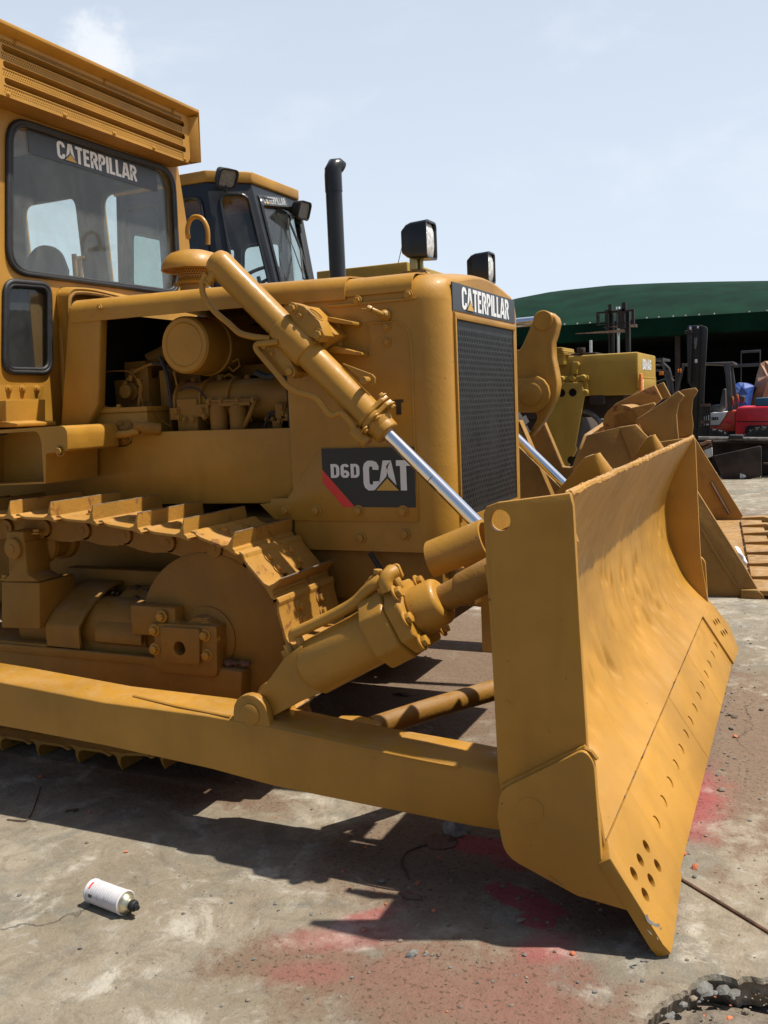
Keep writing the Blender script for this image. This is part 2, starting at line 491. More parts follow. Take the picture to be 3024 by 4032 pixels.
# perforated screen: real holes
def perforated(mb, o, ux, uz, W, H, px, pz, hx, hz, margin_top=0, mi=None):
    o = V(o); ux = V(ux); uz = V(uz); nx = max(1, round(W / px)); nz = max(1, round(H / pz)); px = W / nx; pz = H / nz
    for j in range(nz):
        sh = .5 if j % 2 else 0.
        for i in range(nx):
            x0 = (i + 0) * px; c = (i + (.28 if sh == 0 else .72)) * px; zc = (j + .5) * pz
            outer = [(x0, j * pz), (x0 + px, j * pz), (x0 + px, (j + 1) * pz), (x0, (j + 1) * pz)]
            inner = [(c + hx * a, zc + hz * b) for a, b in ((-.5, -1), (.5, -1), (1, 0), (.5, 1), (-.5, 1), (-1, 0))]
            vs = [o + ux * p[0] + uz * p[1] for p in outer + inner]
            mb.add(vs, [(0, 1, 5, 4), (1, 6, 5), (1, 2, 7, 6), (2, 3, 8, 7), (3, 9, 8), (3, 0, 4, 9)], mi)
mb = MB()
perforated(mb, (NX - .004, gy0, gz0 + .02), (0, 1, 0), (0, 0, 1), gy1 - gy0, gz1 - gz0 - .06, .0203, .0212, .0042, .0088)
mb.box((NX - .005, gy0, gz1 - .04), (NX - .003, gy1, gz1)); mb.box((NX - .005, gy0, gz0), (NX - .003, gy1, gz0 + .02))
mb.build('grille', 'grille', nose, smooth=False)
MB().box((NX - .10, gy0 - .02, gz0 - .05), (NX - .07, gy1 + .02, gz1 + .05)).build('radiator_core', 'dark', nose)
# name plate, follows the guard's face
mb = MB(); mb.box((NX - .001, gy0 - .022, 1.692), (NX + .004, gy1 + .012, 1.692 + .100), mi=0)
W_ = textwidth('CATERPILLAR'); th = .083; sxx = .60 / (W_ * th)
o_ = (NX + .004, gy0 + .075, 1.701)
text(mb, 'CATERPILLAR', o_, (0, 1, 0), (0, 0, 1), th, (1, 0, 0), w=.18, mi=1, sx=sxx)
cat_triangle(mb, o_, (0, 1, 0), (0, 0, 1), th, (1, 0, 0), GL['C'][0] + .07, sxx, 2, 0, .8)
mb.build('name_plate', ['decalgrey', 'silver', 'logoyellow'], nose, smooth=False)

# side panel of the nose: raised weld outline, cover strip, bolts
mb = MB()
def onN(px, py, d=0): p = z4(px, py, y=NY); p.y -= d; return p
strip = [onN(545, 240), onN(940, 195), onN(962, 215), onN(960, 345), onN(545, 388), onN(440, 393), onN(440, 365), onN(535, 358)]
for p in strip: p.z = min(p.z, 1.737)
mb.prism(strip, (0, -.007, 0))
side = mb.build('cover_strip', 'yellow', dz, bevel=.002)
boolcut(side, MB().cyl(onN(785, 287, .1), onN(785, 287, -.1), .0075).cyl(onN(785, 331, .1), onN(785, 331, -.1), .0075))
mb = MB()
mb.tube([onN(x, y, .001) for x, y in ((670, 492), (720, 482), (760, 482), (830, 476), (880, 492), (915, 530), (932, 600), (940, 800), (950, 1100), (958, 1250), (968, 1400), (976, 1580), (978, 1662))], .0045, 6)
mb.tube([onN(x, y, .001) for x, y in ((540, 440), (600, 450), (650, 480), (678, 530), (688, 600), (690, 680))], .004, 6)
build_each(mb, 'weld_bead', 'yellow', dz)
mb = MB()
low = [onN(310, 1658), onN(978, 1665), onN(975, 1585), onN(950, 1240), onN(400, 1228), onN(205, 1525), onN(104, 1527), onN(104, 1553), onN(40, 1560), onN(130, 1650)]
mb.prism(low, (0, -.008, 0)); panel = mb.build('side_panel', 'yellow', dz, bevel=.002)
NYp = NY - .008
# D6D CAT decal on the side panel
def pj4(x, y): p = z4(x, y, y=NYp); return p
mb = MB()
dc = [pj4(404, 1232), pj4(949, 1222), pj4(957, 1580), pj4(596, 1578), pj4(410, 1352)]
x0, x1 = pj4(404, 1300).x, pj4(953, 1300).x; zt = pj4(600, 1228).z; zb = pj4(800, 1580).z
# corners squared in the plane of the panel
xl = x0; red_w = .06
q = lambda u, v: V((x0 + (x1 - x0) * u, NYp, zt + (zb - zt) * v))
e = V((0, -.0015, 0))
mb.add([p + e for p in (q(0, 0), q(1, 0), q(1, 1), q(.345, 1), q(0, .36))], [(0, 1, 2, 3, 4)], 0)
mb.add([p + e for p in (q(0, .36), q(.345, 1), q(.215, 1), q(0, .585))], [(0, 1, 2, 3)], 3)
Hd = zt - zb; Wd = x1 - x0
text(mb, 'D6D', q(.10, .50) + e, (1, 0, 0), (0, 0, 1), Hd * .235, (0, -1, 0), w=.2, mi=1, sx=1.32 * .72 * (Wd / Hd) / 1.25, gap=.12)
ch = Hd * .50; o_ = q(.462, .715) + e; wc = textwidth('CAT', .03); sx_ = Wd * .495 / (wc * ch)
text(mb, 'CAT', o_, (1, 0, 0), (0, 0, 1), ch, (0, -1, 0), w=.21, gap=.03, mi=1, sx=sx_)
cat_triangle(mb, o_, (1, 0, 0), (0, 0, 1), ch, (0, -1, 0), GL['C'][0] + .03, sx_, 2, 0, .86)
mb.build('side_decal', ['decal', 'silver', 'logoyellow', 'red'], panel, smooth=False)
mb = MB()   # remains of the old lettering above: the last T
t0 = onN(850, 1030, .0015)
text(mb, 'T', (t0.x - .012, NY - .0005, t0.z), (1, 0, 0), (0, 0, 1), .055, (0, -1, 0), w=.24, mi=0, sx=1.5)
mb.build('old_letter', ['decal'], nose, smooth=False)
BOLT = {}
def bolt(parent, p, d, r=.013):
    key = (round(r, 4), tuple(round(c, 2) for c in V(d).normalized()))
    if key not in BOLT:
        b = MB(); b.bolt((0, 0, 0), d, r); o = b.build('bolt', 'yellow', parent, bevel=.0015); BOLT[key] = (o.data, ORG[o.name].copy())
        o.location += V(p); ORG[o.name] = ORG[o.name] + V(p); return o
    me, c = BOLT[key]; return link('bolt', me, c + V(p), parent)
for x, y in ((190, 1598), (372, 1600), (622, 1602), (887, 1605)): bolt(panel, z4(x, y, y=NYp), (0, -1, 0), .016)
for x, y in ((636, 1762), (898, 1740), (620, 352), (921, 317), (790, 508), (792, 598)): bolt(nose, onN(x, y, .007 if y < 400 else 0), (0, -1, 0), .012 if y < 700 else .016)
# petcock valve and hinge brackets on the side
mb = MB(); p = onN(785, 440)
mb.lathe(p, (0, -1, 0), [(.022, 0), (.022, .012), (.016, .02), (.012, .035)]); mb.cyl(p + V((0, -.03, 0)), p + V((-.03, -.06, .018)), .010, 12)
mb.cyl(p + V((-.03, -.06, .018)), p + V((-.045, -.065, .026)), .012, 6); mb.cyl(p + V((-.040, -.062, .022)), p + V((-.065, -.07, .022)), .003, 6)
mb.build('drain_valve', 'yellow', nose, bevel=.001)
mb = MB()
mb.prism([onN(490, 475), onN(525, 475), onN(530, 650), onN(488, 650)], (0, -.03, 0)); mb.prism([onN(490, 455), onN(640, 485), onN(640, 505), onN(520, 490), onN(490, 480)], (0, -.075, 0))
mb.prism([onN(482, 650), onN(530, 625), onN(680, 665), onN(680, 682), onN(482, 662)], (0, -.075, 0))
build_each(mb, 'cylinder_bracket', 'yellow', nose, bevel=.003)

# ---- hood
mb = MB()
hx0, hx1, hx2 = -2.84, -1.535, -1.27
def hood_sec(x, zt, dn, yo=.0):
    y0, y1 = NY - yo, FY + yo; r = .06; out = [V((x, y0 + .012, zt - dn)), V((x, y0, zt - dn)), V((x, y0, zt - r))]
    for k in range(1, 6): a = PI - k / 6 * PI / 2; out.append(V((x, y0 + r + r * math.cos(a), zt - r + r * math.sin(a))))
    for k in range(0, 9): t = k / 8; out.append(V((x, y0 + r + (y1 - y0 - 2 * r) * t, zt + .02 * math.sin(PI * t))))
    for k in range(1, 6): a = PI / 2 - k / 6 * PI / 2; out.append(V((x, y1 - r + r * math.cos(a), zt - r + r * math.sin(a))))
    out += [V((x, y1, zt - r)), V((x, y1, zt - dn)), V((x, y1 - .012, zt - dn))]
    return out
def loft(mb, secs, mi=None, cap=False):
    n = len(secs[0]); fs = []
    for i in range(len(secs) - 1):
        for k in range(n - 1): fs.append((i * n + k, i * n + k + 1, (i + 1) * n + k + 1, (i + 1) * n + k))
    if cap: fs += [tuple(range(n)), tuple(range((len(secs) - 1) * n, len(secs) * n))]
    mb.add([p for s_ in secs for p in s_], fs, mi)
def sheetbody(secs, th, name, mat, parent, ang=50):
    mb = MB(); loft(mb, secs); o = mb.build(name, mat, parent, ang=ang)
    m = o.modifiers.new('s', 'SOLIDIFY'); m.thickness = th; m.offset = -1
    return o
hood = sheetbody([hood_sec(hx0, 1.862, .10, .006), hood_sec(-2.2, 1.856, .095, .006), hood_sec(hx1, 1.842, .09, .006)], .006, 'hood', 'yellow', dz)
hood2 = sheetbody([hood_sec(hx1 - .02, 1.832, .07, .001), hood_sec(hx2, 1.832, .07, .003)], .005, 'hood_front_cover', 'yellow', dz)
# post between engine bay and cab
mb = MB()
a0, a1, a2, a3 = z2(370, 262, y=NY), z2(505, 262, y=NY), z2(492, 755, y=NY), z2(400, 760, y=NY)
mb.prism([a0, a1, a2, V((a3.x + .03, NY, a3.z - .1)), V((a3.x - .12, NY, a3.z - .1)), V((a0.x - .03, NY, a0.z))], (0, .05, 0))
mb.build('engine_bay_post', 'yellow', dz, bevel=.01, seg=3)
mb = MB(); b = bez([(-2.74, NY - .004, 1.855), (-2.745, NY - .008, 1.80), (-2.745, NY - .008, 1.70)])
mb.bolt(z2(500, 270, y=NY - .006), (0, -1, 0), .009); mb.build('hood_latch', 'yellow', hood)
# ---- main frame rail
mb = MB()
fr_ = [(340, 972), (630, 968), (660, 950), (665, 897), (1658, 868), (1625, 975), (1450, 1226), (1365, 1228), (1365, 1252), (340, 1262), (0, 1262), (0, 1000), (250, 970)]
fp = [z2(x, y, y=NY + .02) for x, y in fr_]; fp[-3].z = .93; fp[-2] = V((-3.6, NY + .02, fp[-2].z)); fp[-3] = V((-3.6, NY + .02, .93))
for p in fp[7:10]: p.z = min(p.z, 1.0)
mb.prism(fp, (0, .03, 0))
rail = mb.build('frame_rail', 'yellow', dz, bevel=.003)
mirror(rail, dz)
bolt(rail, z2(1634, 936, y=NY + .02), (0, -1, 0), .014)
mb = MB(); mb.box((-4.6, NY + .06, .5), (-1.25, FY - .06, .93)); mb.box((-1.9, NY + .03, .62), (-1.2, FY - .03, .83))
mb.build('belly_guard', 'yellow_dusty', dz, bevel=.01)
# dark diagonal slot beneath the nose: an added black tube gives its shade
mb = MB(); mb.tube([z4(690, 1850, y=NY - .01), z4(760, 1961, y=NY - .01)], .010, 8); mb.build('hose', 'seal', dz)

# ---- engine bay contents
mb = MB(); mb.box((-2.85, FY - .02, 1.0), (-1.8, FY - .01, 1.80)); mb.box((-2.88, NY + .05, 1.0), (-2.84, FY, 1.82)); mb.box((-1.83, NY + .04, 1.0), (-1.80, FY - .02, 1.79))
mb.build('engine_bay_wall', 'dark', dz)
eng = MB(); eng.box((-2.42, 3.32, 1.0), (-1.86, 3.95, 1.40)); eng.box((-2.40, 3.45, 1.40), (-1.90, 3.85, 1.56))
eng = eng.build('engine_block', 'yellow_dusty', dz, bevel=.012)
z6 = crop(600, 1150, .45208)
ey = 3.24
mb = MB()   # manifold: ribbed horizontal casting
pA = z6(185, 950, y=ey); pB = z6(1400, 900, y=ey)
zc = pA.z - .01; 
mb.lathe((pA.x, ey + .06, zc), (1, 0, 0), [(.02, -.01), (.075, 0), (.09, .03), (.09, pB.x - pA.x), (.07, pB.x - pA.x + .02)], 20)
for fx in (.03, .22, .42, .86): mb.lathe((pA.x + (pB.x - pA.x) * fx, ey + .06, zc), (1, 0, 0), [(.088, 0), (.102, .004), (.102, .014), (.088, .018)], 20)
for fx in (.1, .3, .5, .7, .9): mb.bolt((pA.x + (pB.x - pA.x) * fx, ey + .06, zc + .09), (0, 0, 1), .012)
mb.build('intake_manifold', 'yellow_dusty', eng, bevel=.002)
for cx_ in (590, 760):
    mb = MB(); p = z6(cx_, 1190, y=3.20); top = z6(cx_, 990, y=3.20)
    mb.lathe(p - V((0, 0, .03)), (0, 0, 1), [(.02, 0), (.036, .008), (.038, .03), (.038, top.z - p.z + .02), (.030, top.z - p.z + .035)], 24)
    mb.build('fuel_filter', 'yellow_dusty', eng)
mb = MB(); a, b_ = z6(480, 955, y=3.19), z6(900, 940, y=3.19)
mb.cyl(a, b_, .009, 12); mb.box((a.x + .03, 3.175, a.z - .022), (b_.x - .02, 3.235, a.z - .006))
for fx in (.05, .3, .65, .97): mb.bolt(a.lerp(b_, fx) + V((0, -.004, 0)), (0, -1, 0), .011)
for fx in (.3, .68): mb.bolt(a.lerp(b_, fx), (0, 0, 1), .010)
mb.tube(bez([b_, z6(860, 1040, y=3.17), z6(800, 1180, y=3.18), z6(780, 1260, y=3.2)]), .010, 10)
mb.build('filter_head', 'yellow_dusty', eng, bevel=.002)
mb = MB()
for (x, y, w, h) in ((330, 1100, .10, .16), (220, 1060, .05, .05), (460, 1030, .06, .05), (1140, 1035, .05, .06), (1230, 1110, .09, .09), (1380, 1010, .08, .06), (1290, 1140, .04, .07), (1180, 1150, .12, .03)):
    p = z6(x, y, y=3.21); mb.box((p.x - w / 2, 3.19, p.z - h / 2), (p.x + w / 2, 3.33, p.z + h / 2))
for (x, y) in ((215, 1035), (435, 1030), (285, 1110), (360, 1105), (235, 1090), (455, 1080), (1130, 1000), (1180, 1075), (1265, 1070), (1140, 1050), (1380, 995), (1110, 1130)):
    mb.bolt(z6(x, y, y=3.188), (0, -1, 0), .010)
build_each(mb, 'accessory_housing', 'yellow_dusty', eng, bevel=.0015)
mb = MB(); mb.box(z6(1070, 800, y=3.30), z6(1180, 690, y=3.30) + V((0, .15, 0))); mb.box((z6(1070, 800, y=3.28).x - .01, 3.27, z6(1070, 810, y=3.28).z), (z6(1215, 800, y=3.28).x, 3.42, z6(1070, 775, y=3.28).z)); mb.cyl(z6(1400, 740, y=3.22), z6(1460, 1180, y=3.22), .022, 14)
mb.build('water_outlet', 'yellow_dusty', eng, bevel=.004)
mb = MB()
for pts, r in (([(1340, 880), (1450, 980), (1560, 1010)], .006), ([(0, 620), (110, 640), (200, 740), (230, 840)], .006), ([(1555, 1000), (1500, 1080), (1440, 1170)], .004)):
    mb.tube(bez([z6(x, y, y=3.24) for x, y in pts]), r, 8)
mb.build('engine_hose', 'seal', eng)
mb = MB()
for pts, r in (([(60, 560), (120, 700), (150, 860), (170, 1000)], .008), ([(900, 700), (1000, 740), (1080, 720)], .012), ([(980, 1180), (1010, 1080), (1050, 1050), (1120, 1130)], .006), ([(240, 860), (300, 830), (400, 850), (470, 930)], .004), ([(1440, 700), (1500, 800), (1540, 900)], .010)):
    build_pts = bez([z6(x, y, y=3.20) for x, y in pts]); b_ = MB(); b_.tube(build_pts, r, 8); b_.build('rubber_hose', 'seal', eng)
mb = MB(); p = z6(1010, 640, y=3.5); mb.box((p.x - .1, 3.45, 1.40), (p.x + .22, 3.6, 1.52)); mb.build('exhaust_manifold', 'rustbare', eng, bevel=.01)
for x in (530, 560, 820, 850, 1000, 1050): bolt(eng, z6(x, 1110, y=3.235), (0, -1, 0), .008)
# air cleaner canister, its axis across the machine
mb = MB(); c0 = z6(270, 460, y=3.145); 
mb.lathe(c0, (0, 1, 0), [(.084, .004), (.088, 0), (.092, .003), (.108, .003), (.116, .012), (.118, .05), (.118, .16), (.124, .165), (.124, .185), (.120, .19), (.120, .42), (.10, .44)], 44)
can = mb.build('air_cleaner', 'yellow', dz, ang=30)
mb = MB(); s = c0 + V((.10, .17, -.09))
mb.tube([s, s + V((.02, 0, -.02)), s + V((.055, 0, 0)), s + V((.05, 0, .03)), s + V((.02, 0, .02))], .005, 6); mb.tube([s + V((-.03, 0, -.045)), s + V((.0, 0, -.03)), s + V((.03, 0, -.05))], .006, 6)
mb.cyl(s + V((-.05, .02, -.03)), s + V((-.05, .02, -.06)), .025, 12)
mb.build('clamp', 'yellow_dusty', can)
# black muffler pipe behind
MB().cyl((-2.06, 3.55, 1.60), (-1.86, 3.75, 1.60), .10, 24).build('muffler', 'black', dz)
# hydraulic tank with lid, pump and pipes
z5 = crop(0, 1100, .42194)
mb = MB(); t0 = z5(745, 1260, y=3.10); t1 = z5(1290, 1220, y=3.10)
mb.box((t0.x, 3.155, 1.10), (t1.x, 3.55, t0.z)); mb.box((t0.x - .006, 3.148, t0.z), (t1.x + .006, 3.56, t0.z + .022))
tank = mb.build('oil_tank', 'yellow', dz, bevel=.004)
for x in (770, 880, 965, 1110): bolt(tank, V((z5(x, 1190, y=3.17).x, 3.17, t0.z + .022)), (0, 0, 1), .011)
mb = MB(); mb.tube(bez([z5(870, 1180, y=3.165), z5(960, 1195, y=3.16), z5(1060, 1200, y=3.16), z5(1110, 1185, y=3.165)]), .004, 8); mb.build('tank_pipe', 'yellow', tank)
mb = MB(); p = z5(1130, 1430, y=3.12)
mb.lathe(p + V((0, .02, 0)), (0, -1, 0), [(.05, 0), (.054, .008), (.04, .012), (.03, .02), (.028, .03)], 24)
for k in range(5): a = k * 1.25 + .3; mb.bolt(p + V((.036 * math.cos(a), -.002, .036 * math.sin(a))), (0, -1, 0), .009)
mb.tube(bez([z5(1270, 1370, y=3.1), z5(1350, 1385, y=3.1), z5(1500, 1400, y=3.14)]), [.02] * 8 + [.026] * 9, 14)
mb.build('oil_pump', 'yellow_dusty', dz, bevel=.001)
mb = MB(); mb.tube([z5(625, 1495, y=3.09), z5(1000, 1462, y=3.09), z5(1200, 1440, y=3.09), z5(1300, 1410, y=3.10)], .0155, 16); mb.build('cross_pipe', 'yellow', dz)
mb = MB(); p = z5(1195, 1045, y=3.26); mb.lathe(p, (0, -1, 0), [(.03, -.06), (.042, -.05), (.042, -.01), (.034, -.004), (.032, .022), (.028, .026)], 24)
mb.box(p + V((-.01, .03, -.05)), p + V((.09, .06, .10)))
mb.build('breather_valve', 'yellow_dusty', dz, bevel=.002)
mb = MB()
for pts, r, pl in (([(1160, 1000), (1195, 930), (1260, 860), (1420, 790), (1560, 810), (1650, 870)], .0065, 3.26), ([(985, 860), (1100, 855), (1200, 860), (1270, 920), (1300, 1000)], .003, 3.25), ([(1290, 930), (1320, 1010), (1305, 1120), (1295, 1230), (1310, 1330)], .009, 3.22), ([(1300, 1000), (1330, 1150), (1350, 1340)], .002, 3.2), ([(1330, 1180), (1430, 1240), (1520, 1320), (1600, 1380)], .0015, 3.2), ([(1620, 860), (1640, 930), (1650, 990)], .004, 3.2)):
    mb.tube(bez([z5(x, y, y=pl) for x, y in pts]), r, 8)
for x, y in ((1165, 980), (1215, 920), (1300, 960), (1305, 1045)): p = z5(x, y, y=3.25); mb.cyl(p - V((0, 0, .012)), p + V((.006, 0, .012)), .011, 6)
mb.build('fuel_hose', 'yellow_dusty', dz)
mb = MB(); mb.box((-2.82, FY - .09, 1.05), (-1.86, FY - .05, 1.78)); mb.build('far_side_panel', 'yellow_dusty', dz, bevel=.004)
mb = MB(); mb.box((-2.80, 3.30, 1.30), (-2.60, 3.60, 1.52)); mb.box((-2.78, 3.35, 1.52), (-2.66, 3.5, 1.60)); mb.cyl((-2.70, 3.42, 1.60), (-2.52, 3.55, 1.70), .035, 16); mb.build('heater_box', 'yellow_dusty', dz, bevel=.006)
mb = MB(); mb.box((-2.60, 3.45, 1.15), (-2.44, 3.55, 1.60)); mb.prism([(-2.8, 3.4, 1.42), (-2.75, 3.4, 1.46), (-2.45, 3.4, 1.66), (-2.45, 3.4, 1.62)], (0, .1, 0)); mb.box((-2.55, 3.3, 1.12), (-2.50, 3.34, 1.55))
mb.build('inner_bracket', 'yellow_dusty', dz, bevel=.004)

# ---- precleaner on the hood
mb = MB(); pc = V((-2.42, 3.42, 1.86)); 
mb.lathe(pc - V((0, 0, .05)), (0, 0, 1), [(.062, 0), (.062, .10), (.072, .103), (.076, .115), (.070, .125), (.066, .128)], 36)
mb.box(pc + V((-.085, -.03, .052)), pc + V((-.06, .0, .07)))
pre = mb.build('precleaner', 'yellow', dz, ang=30)
mb = MB()
nn = 40
for j in range(5):
    for i in range(nn):
        a0_ = 2 * PI * (i + (.5 if j % 2 else 0)) / nn; da = 2 * PI / nn; r0 = .070; z0 = pc.z + .078 + j * .0105
        P = lambda a, z: pc + V((r0 * math.cos(a), r0 * math.sin(a), 0)) + V((0, 0, z - pc.z))
        o4 = [P(a0_, z0), P(a0_ + da, z0), P(a0_ + da, z0 + .0105), P(a0_, z0 + .0105)]; c_ = a0_ + da / 2; zc_ = z0 + .005
        i6 = [P(c_ + da * .30 * u, zc_ + .0034 * v_) for u, v_ in ((-.5, -1), (.5, -1), (1, 0), (.5, 1), (-.5, 1), (-1, 0))]
        mb.add(o4 + i6, [(0, 1, 5, 4), (1, 6, 5), (1, 2, 7, 6), (2, 3, 8, 7), (3, 9, 8), (3, 0, 4, 9)])
mb.build('screen', 'yellow', pre, smooth=False)
MB().cyl(pc + V((0, 0, .07)), pc + V((0, 0, .13)), .05, 20).build('inner_drum', 'dark', pre)
mb = MB()
prof = [(.118, .118), (.136, .112), (.138, .118), (.136, .135), (.120, .165), (.095, .186), (.06, .197), (.02, .200), (.001, .200)]
prof2 = [(.001, .192), (.06, .189), (.092, .178), (.115, .160), (.131, .134), (.132, .118)]
mb.lathe(pc, (0, 0, 1), prof2 + [(.138, .114)] + prof[2:], 44)
mb.build('rain_cap', 'yellow', pre, ang=35)
# grab hook behind it
z1 = crop(650, 600, .42194)
mb = MB(); pts = [(215, 800), (208, 740), (215, 680), (245, 620), (290, 600), (340, 615), (380, 670), (398, 740), (400, 860)]
mb.tube(bez([z1(x, y, y=3.95) for x, y in pts], 5), .0115, 12); mb.cyl(z1(215, 780, y=3.90), z1(215, 790, y=4.02), .013, 12)
mb.build('lifting_hook', 'yellow', dz)
# ---- exhaust stack
mb = MB(); ex = V((-1.885, 3.75, 1.80))
mb.cyl(ex + V((-.0, 0, 0)), ex + V((0, 0, .60)), .0365, 28); mb.cyl(ex + V((0, 0, .04)), ex + V((0, 0, .058)), .052, 24)
stack = mb.build('exhaust_pipe', 'black', dz, ang=30)
mb = MB(); mb.tube([ex + V((0, 0, .50)), ex + V((0, 0, .570)), ex + V((.001, .002, .592)), ex + V((.005, .010, .608)), ex + V((.013, .026, .612)), ex + V((.020, .040, .604))], [.0385, .0385, .0385, .0375, .036, .034], 28)
mb.build('exhaust_elbow', 'black', stack, ang=50)

# ---- work lights on the nose
def worklight(parent, c, s=1.0, bracket=True):
    mb = MB(); W, H, D = .118 * s, .150 * s, .12 * s
    prof = [(-D, .42), (-D * .98, .62), (-D * .78, .86), (-D * .6, .95), (0, 1.0)]
    secs = []
    for x, k in prof: secs.append([V((c.x + x, c.y + p[0], c.z + p[1])) for p in rr(-W / 2 * k, -H / 2 * k, W / 2 * k, H / 2 * k, .018 * s * k, 3)])
    n = len(secs[0]); vs = [p for q_ in secs for p in q_]; fs = []
    for i in range(len(secs) - 1):
        for k in range(n): fs.append((i * n + k, i * n + (k + 1) % n, (i + 1) * n + (k + 1) % n, (i + 1) * n + k))
    fs.append(tuple(range(n)))
    # hood rim turned inward
    rim = [V((c.x, c.y + p[0], c.z + p[1])) for p in rr(-W / 2 * .92, -H / 2 * .90, W / 2 * .92, H / 2 * .90, .014 * s, 3)]
    rim2 = [p - V((.035 * s, 0, 0)) for p in rim]
    b0 = len(vs); vs += rim + rim2
    for k in range(n):
        j = (k + 1) % n; fs.append(((len(secs) - 1) * n + k, (len(secs) - 1) * n + j, b0 + j, b0 + k)); fs.append((b0 + k, b0 + j, b0 + n + j, b0 + n + k))
    mb.add(vs, fs); lamp = mb.build('work_light', 'black', parent, ang=40)
    mb = MB(); pts = [V((c.x - .014 * s, c.y + p[0], c.z + p[1])) for p in rr(-W / 2 * .87, -H / 2 * .87, W / 2 * .87, H / 2 * .87, .02 * s, 4)]
    top = V((c.x + .004 * s, c.y, c.z)); mid = [p.lerp(top, .45) + V((.004, 0, 0)) for p in pts]; nn_ = len(pts)
    mb.add(pts + mid + [top], [(i, (i + 1) % nn_, nn_ + (i + 1) % nn_, nn_ + i) for i in range(nn_)] + [(nn_ + i, nn_ + (i + 1) % nn_, 2 * nn_) for i in range(nn_)])
    mb.build('lamp_lens', 'lens', lamp)
    mb = MB(); b = c + V((-.075 * s, 0, -H / 2 - .005)); mb.box(b + V((-.016, -.02, -.03)), b + V((.012, .02, .04))); mb.cyl(b + V((.02, .01, -.03)), b + V((.02, .01, .03)), .009, 10)
    mb.build('swivel', 'brass', lamp, bevel=.003)
    return lamp
L1 = at(1653, 945, x=-1.24); L2 = at(1900, 1050, x=-1.24)
L1 = V((-1.235, 3.215, 2.025)); 
l1 = at(1700, 945, x=-1.265); l2 = at(1937, 1054, x=-1.265)
worklight(dz, V((-1.265, l1.y, l1.z)), .93); worklight(dz, V((-1.265, l2.y, l2.z)), .90)
mb = MB(); c = V((-1.335, l1.y, l1.z - .105))
path = [c + V((-.075, 0, -.085)), c + V((-.06, 0, -.03)), c + V((-.045, 0, -.004)), c + V((.045, 0, -.004)), c + V((.06, 0, -.03)), c + V((.07, 0, -.085))]
for i in range(len(path) - 1):
    a, b = path[i], path[i + 1]; d = (b - a).normalized(); nrm = V((-d.z, 0, d.x)) * .003
    mb.prism([a + nrm + V((0, -.02, 0)), a - nrm + V((0, -.02, 0)), a - nrm + V((0, .02, 0)), a + nrm + V((0, .02, 0))], b - a)
mb.cyl(c + V((0, 0, -.05)), c + V((0, 0, .01)), .006, 8)
mb.tube(bez([c + V((-.04, -.02, .10)), c + V((-.06, -.03, .02)), c + V((-.09, -.02, -.06))]), .0015, 6)
mb.build('light_bracket', 'yellow', dz)
mb = MB(); c = V((-1.335, l2.y, l2.z - .10)); mb.box(c + V((-.02, -.02, -.12)), c + V((.02, .02, .01))); mb.build('light_bracket', 'yellow', dz)
# =================================================================== CAB
CX = -3.08
zw = crop(0, 350, .45208)
zc = crop(0, 50, .78360)
def cf(f, x, y, d=0): return f(x, y, x=CX + d)
outer = [V((CX, 2.70, 1.33)), V((CX, 4.36, 1.33)), V((CX, 4.36, 1.9)), cf(zc, 945, 1100), cf(zc, 893, 765), V((CX, 4.24, 2.90)), V((CX, 2.95, 2.92)), V((CX, 2.90, 2.1)), V((CX, 2.80, 1.9)), V((CX, 2.70, 1.7))]
wcorn = [cf(zw, 78, 1570), cf(zw, 1548, 1775), cf(zw, 1490, 690), cf(zw, 90, 265)]
wcorn[0] = cf(zw, 60, 1590); wcorn[1] = cf(zw, 1556, 1790); wcorn[2] = cf(zw, 1500, 715); wcorn[3] = cf(zw, 62, 245)
win = roundpoly(wcorn, .11, 7)
lcorn = [cf(z5, 30, 865), cf(z5, 460, 875), cf(z5, 452, 50), cf(z5, 38, 15)]
lwin = roundpoly(lcorn, .055, 6)
hoodhole = [V((CX, 3.15, 1.34)), V((CX, 4.06, 1.34)), V((CX, 4.06, 1.88)), V((CX, 3.15, 1.88))]
mb = MB(); wall_with_holes(mb, outer, [win, lwin], (-.045, 0, 0))
cab = mb.build('cab', 'yellow', dz, ang=30)
mb = MB()
# side walls, roof, rear
def wallY(y, th, wins=()):
    o = [V((CX - .046, y, 1.33)), V((-4.6, y, 1.33)), V((-4.6, y, 2.9)), V((CX - .046, y, 2.9))]
    wall_with_holes(mb, o, list(wins), (0, th, 0))
YF = 4.27
w1 = roundpoly([zw(250, 1640, y=YF), zw(735, 1690, y=YF), zw(648, 935, y=YF), zw(182, 1015, y=YF)], [.02, .02, .07, .06], 6)
w2 = roundpoly([zw(960, 1750, y=YF), zw(1480, 1800, y=YF), zw(1425, 815, y=YF), zw(866, 922, y=YF)], [.02, .02, .06, .07], 6)
wallY(YF, .03, [w1, w2])
def ysec(x, z, yc=0): return V((x, z))
wall_with_holes(mb, [V((-4.6, 2.95, 1.33)), V((-4.6, 4.27, 1.33)), V((-4.6, 4.27, 2.9)), V((-4.6, 2.95, 2.9))], [[V((-4.6, 3.15, 2.0)), V((-4.6, 4.05, 2.0)), V((-4.6, 4.05, 2.6)), V((-4.6, 3.15, 2.6))]], (-.03, 0, 0))
wall_with_holes(mb, [V((CX - .046, 2.92, 1.33)), V((-4.6, 2.92, 1.33)), V((-4.6, 2.92, 2.9)), V((CX - .046, 2.92, 2.9))], [[V((-3.3, 2.92, 2.0)), V((-4.3, 2.92, 2.0)), V((-4.3, 2.92, 2.6)), V((-3.3, 2.92, 2.6))]], (0, .03, 0))
mb.build('cab_shell', 'cabin', cab)
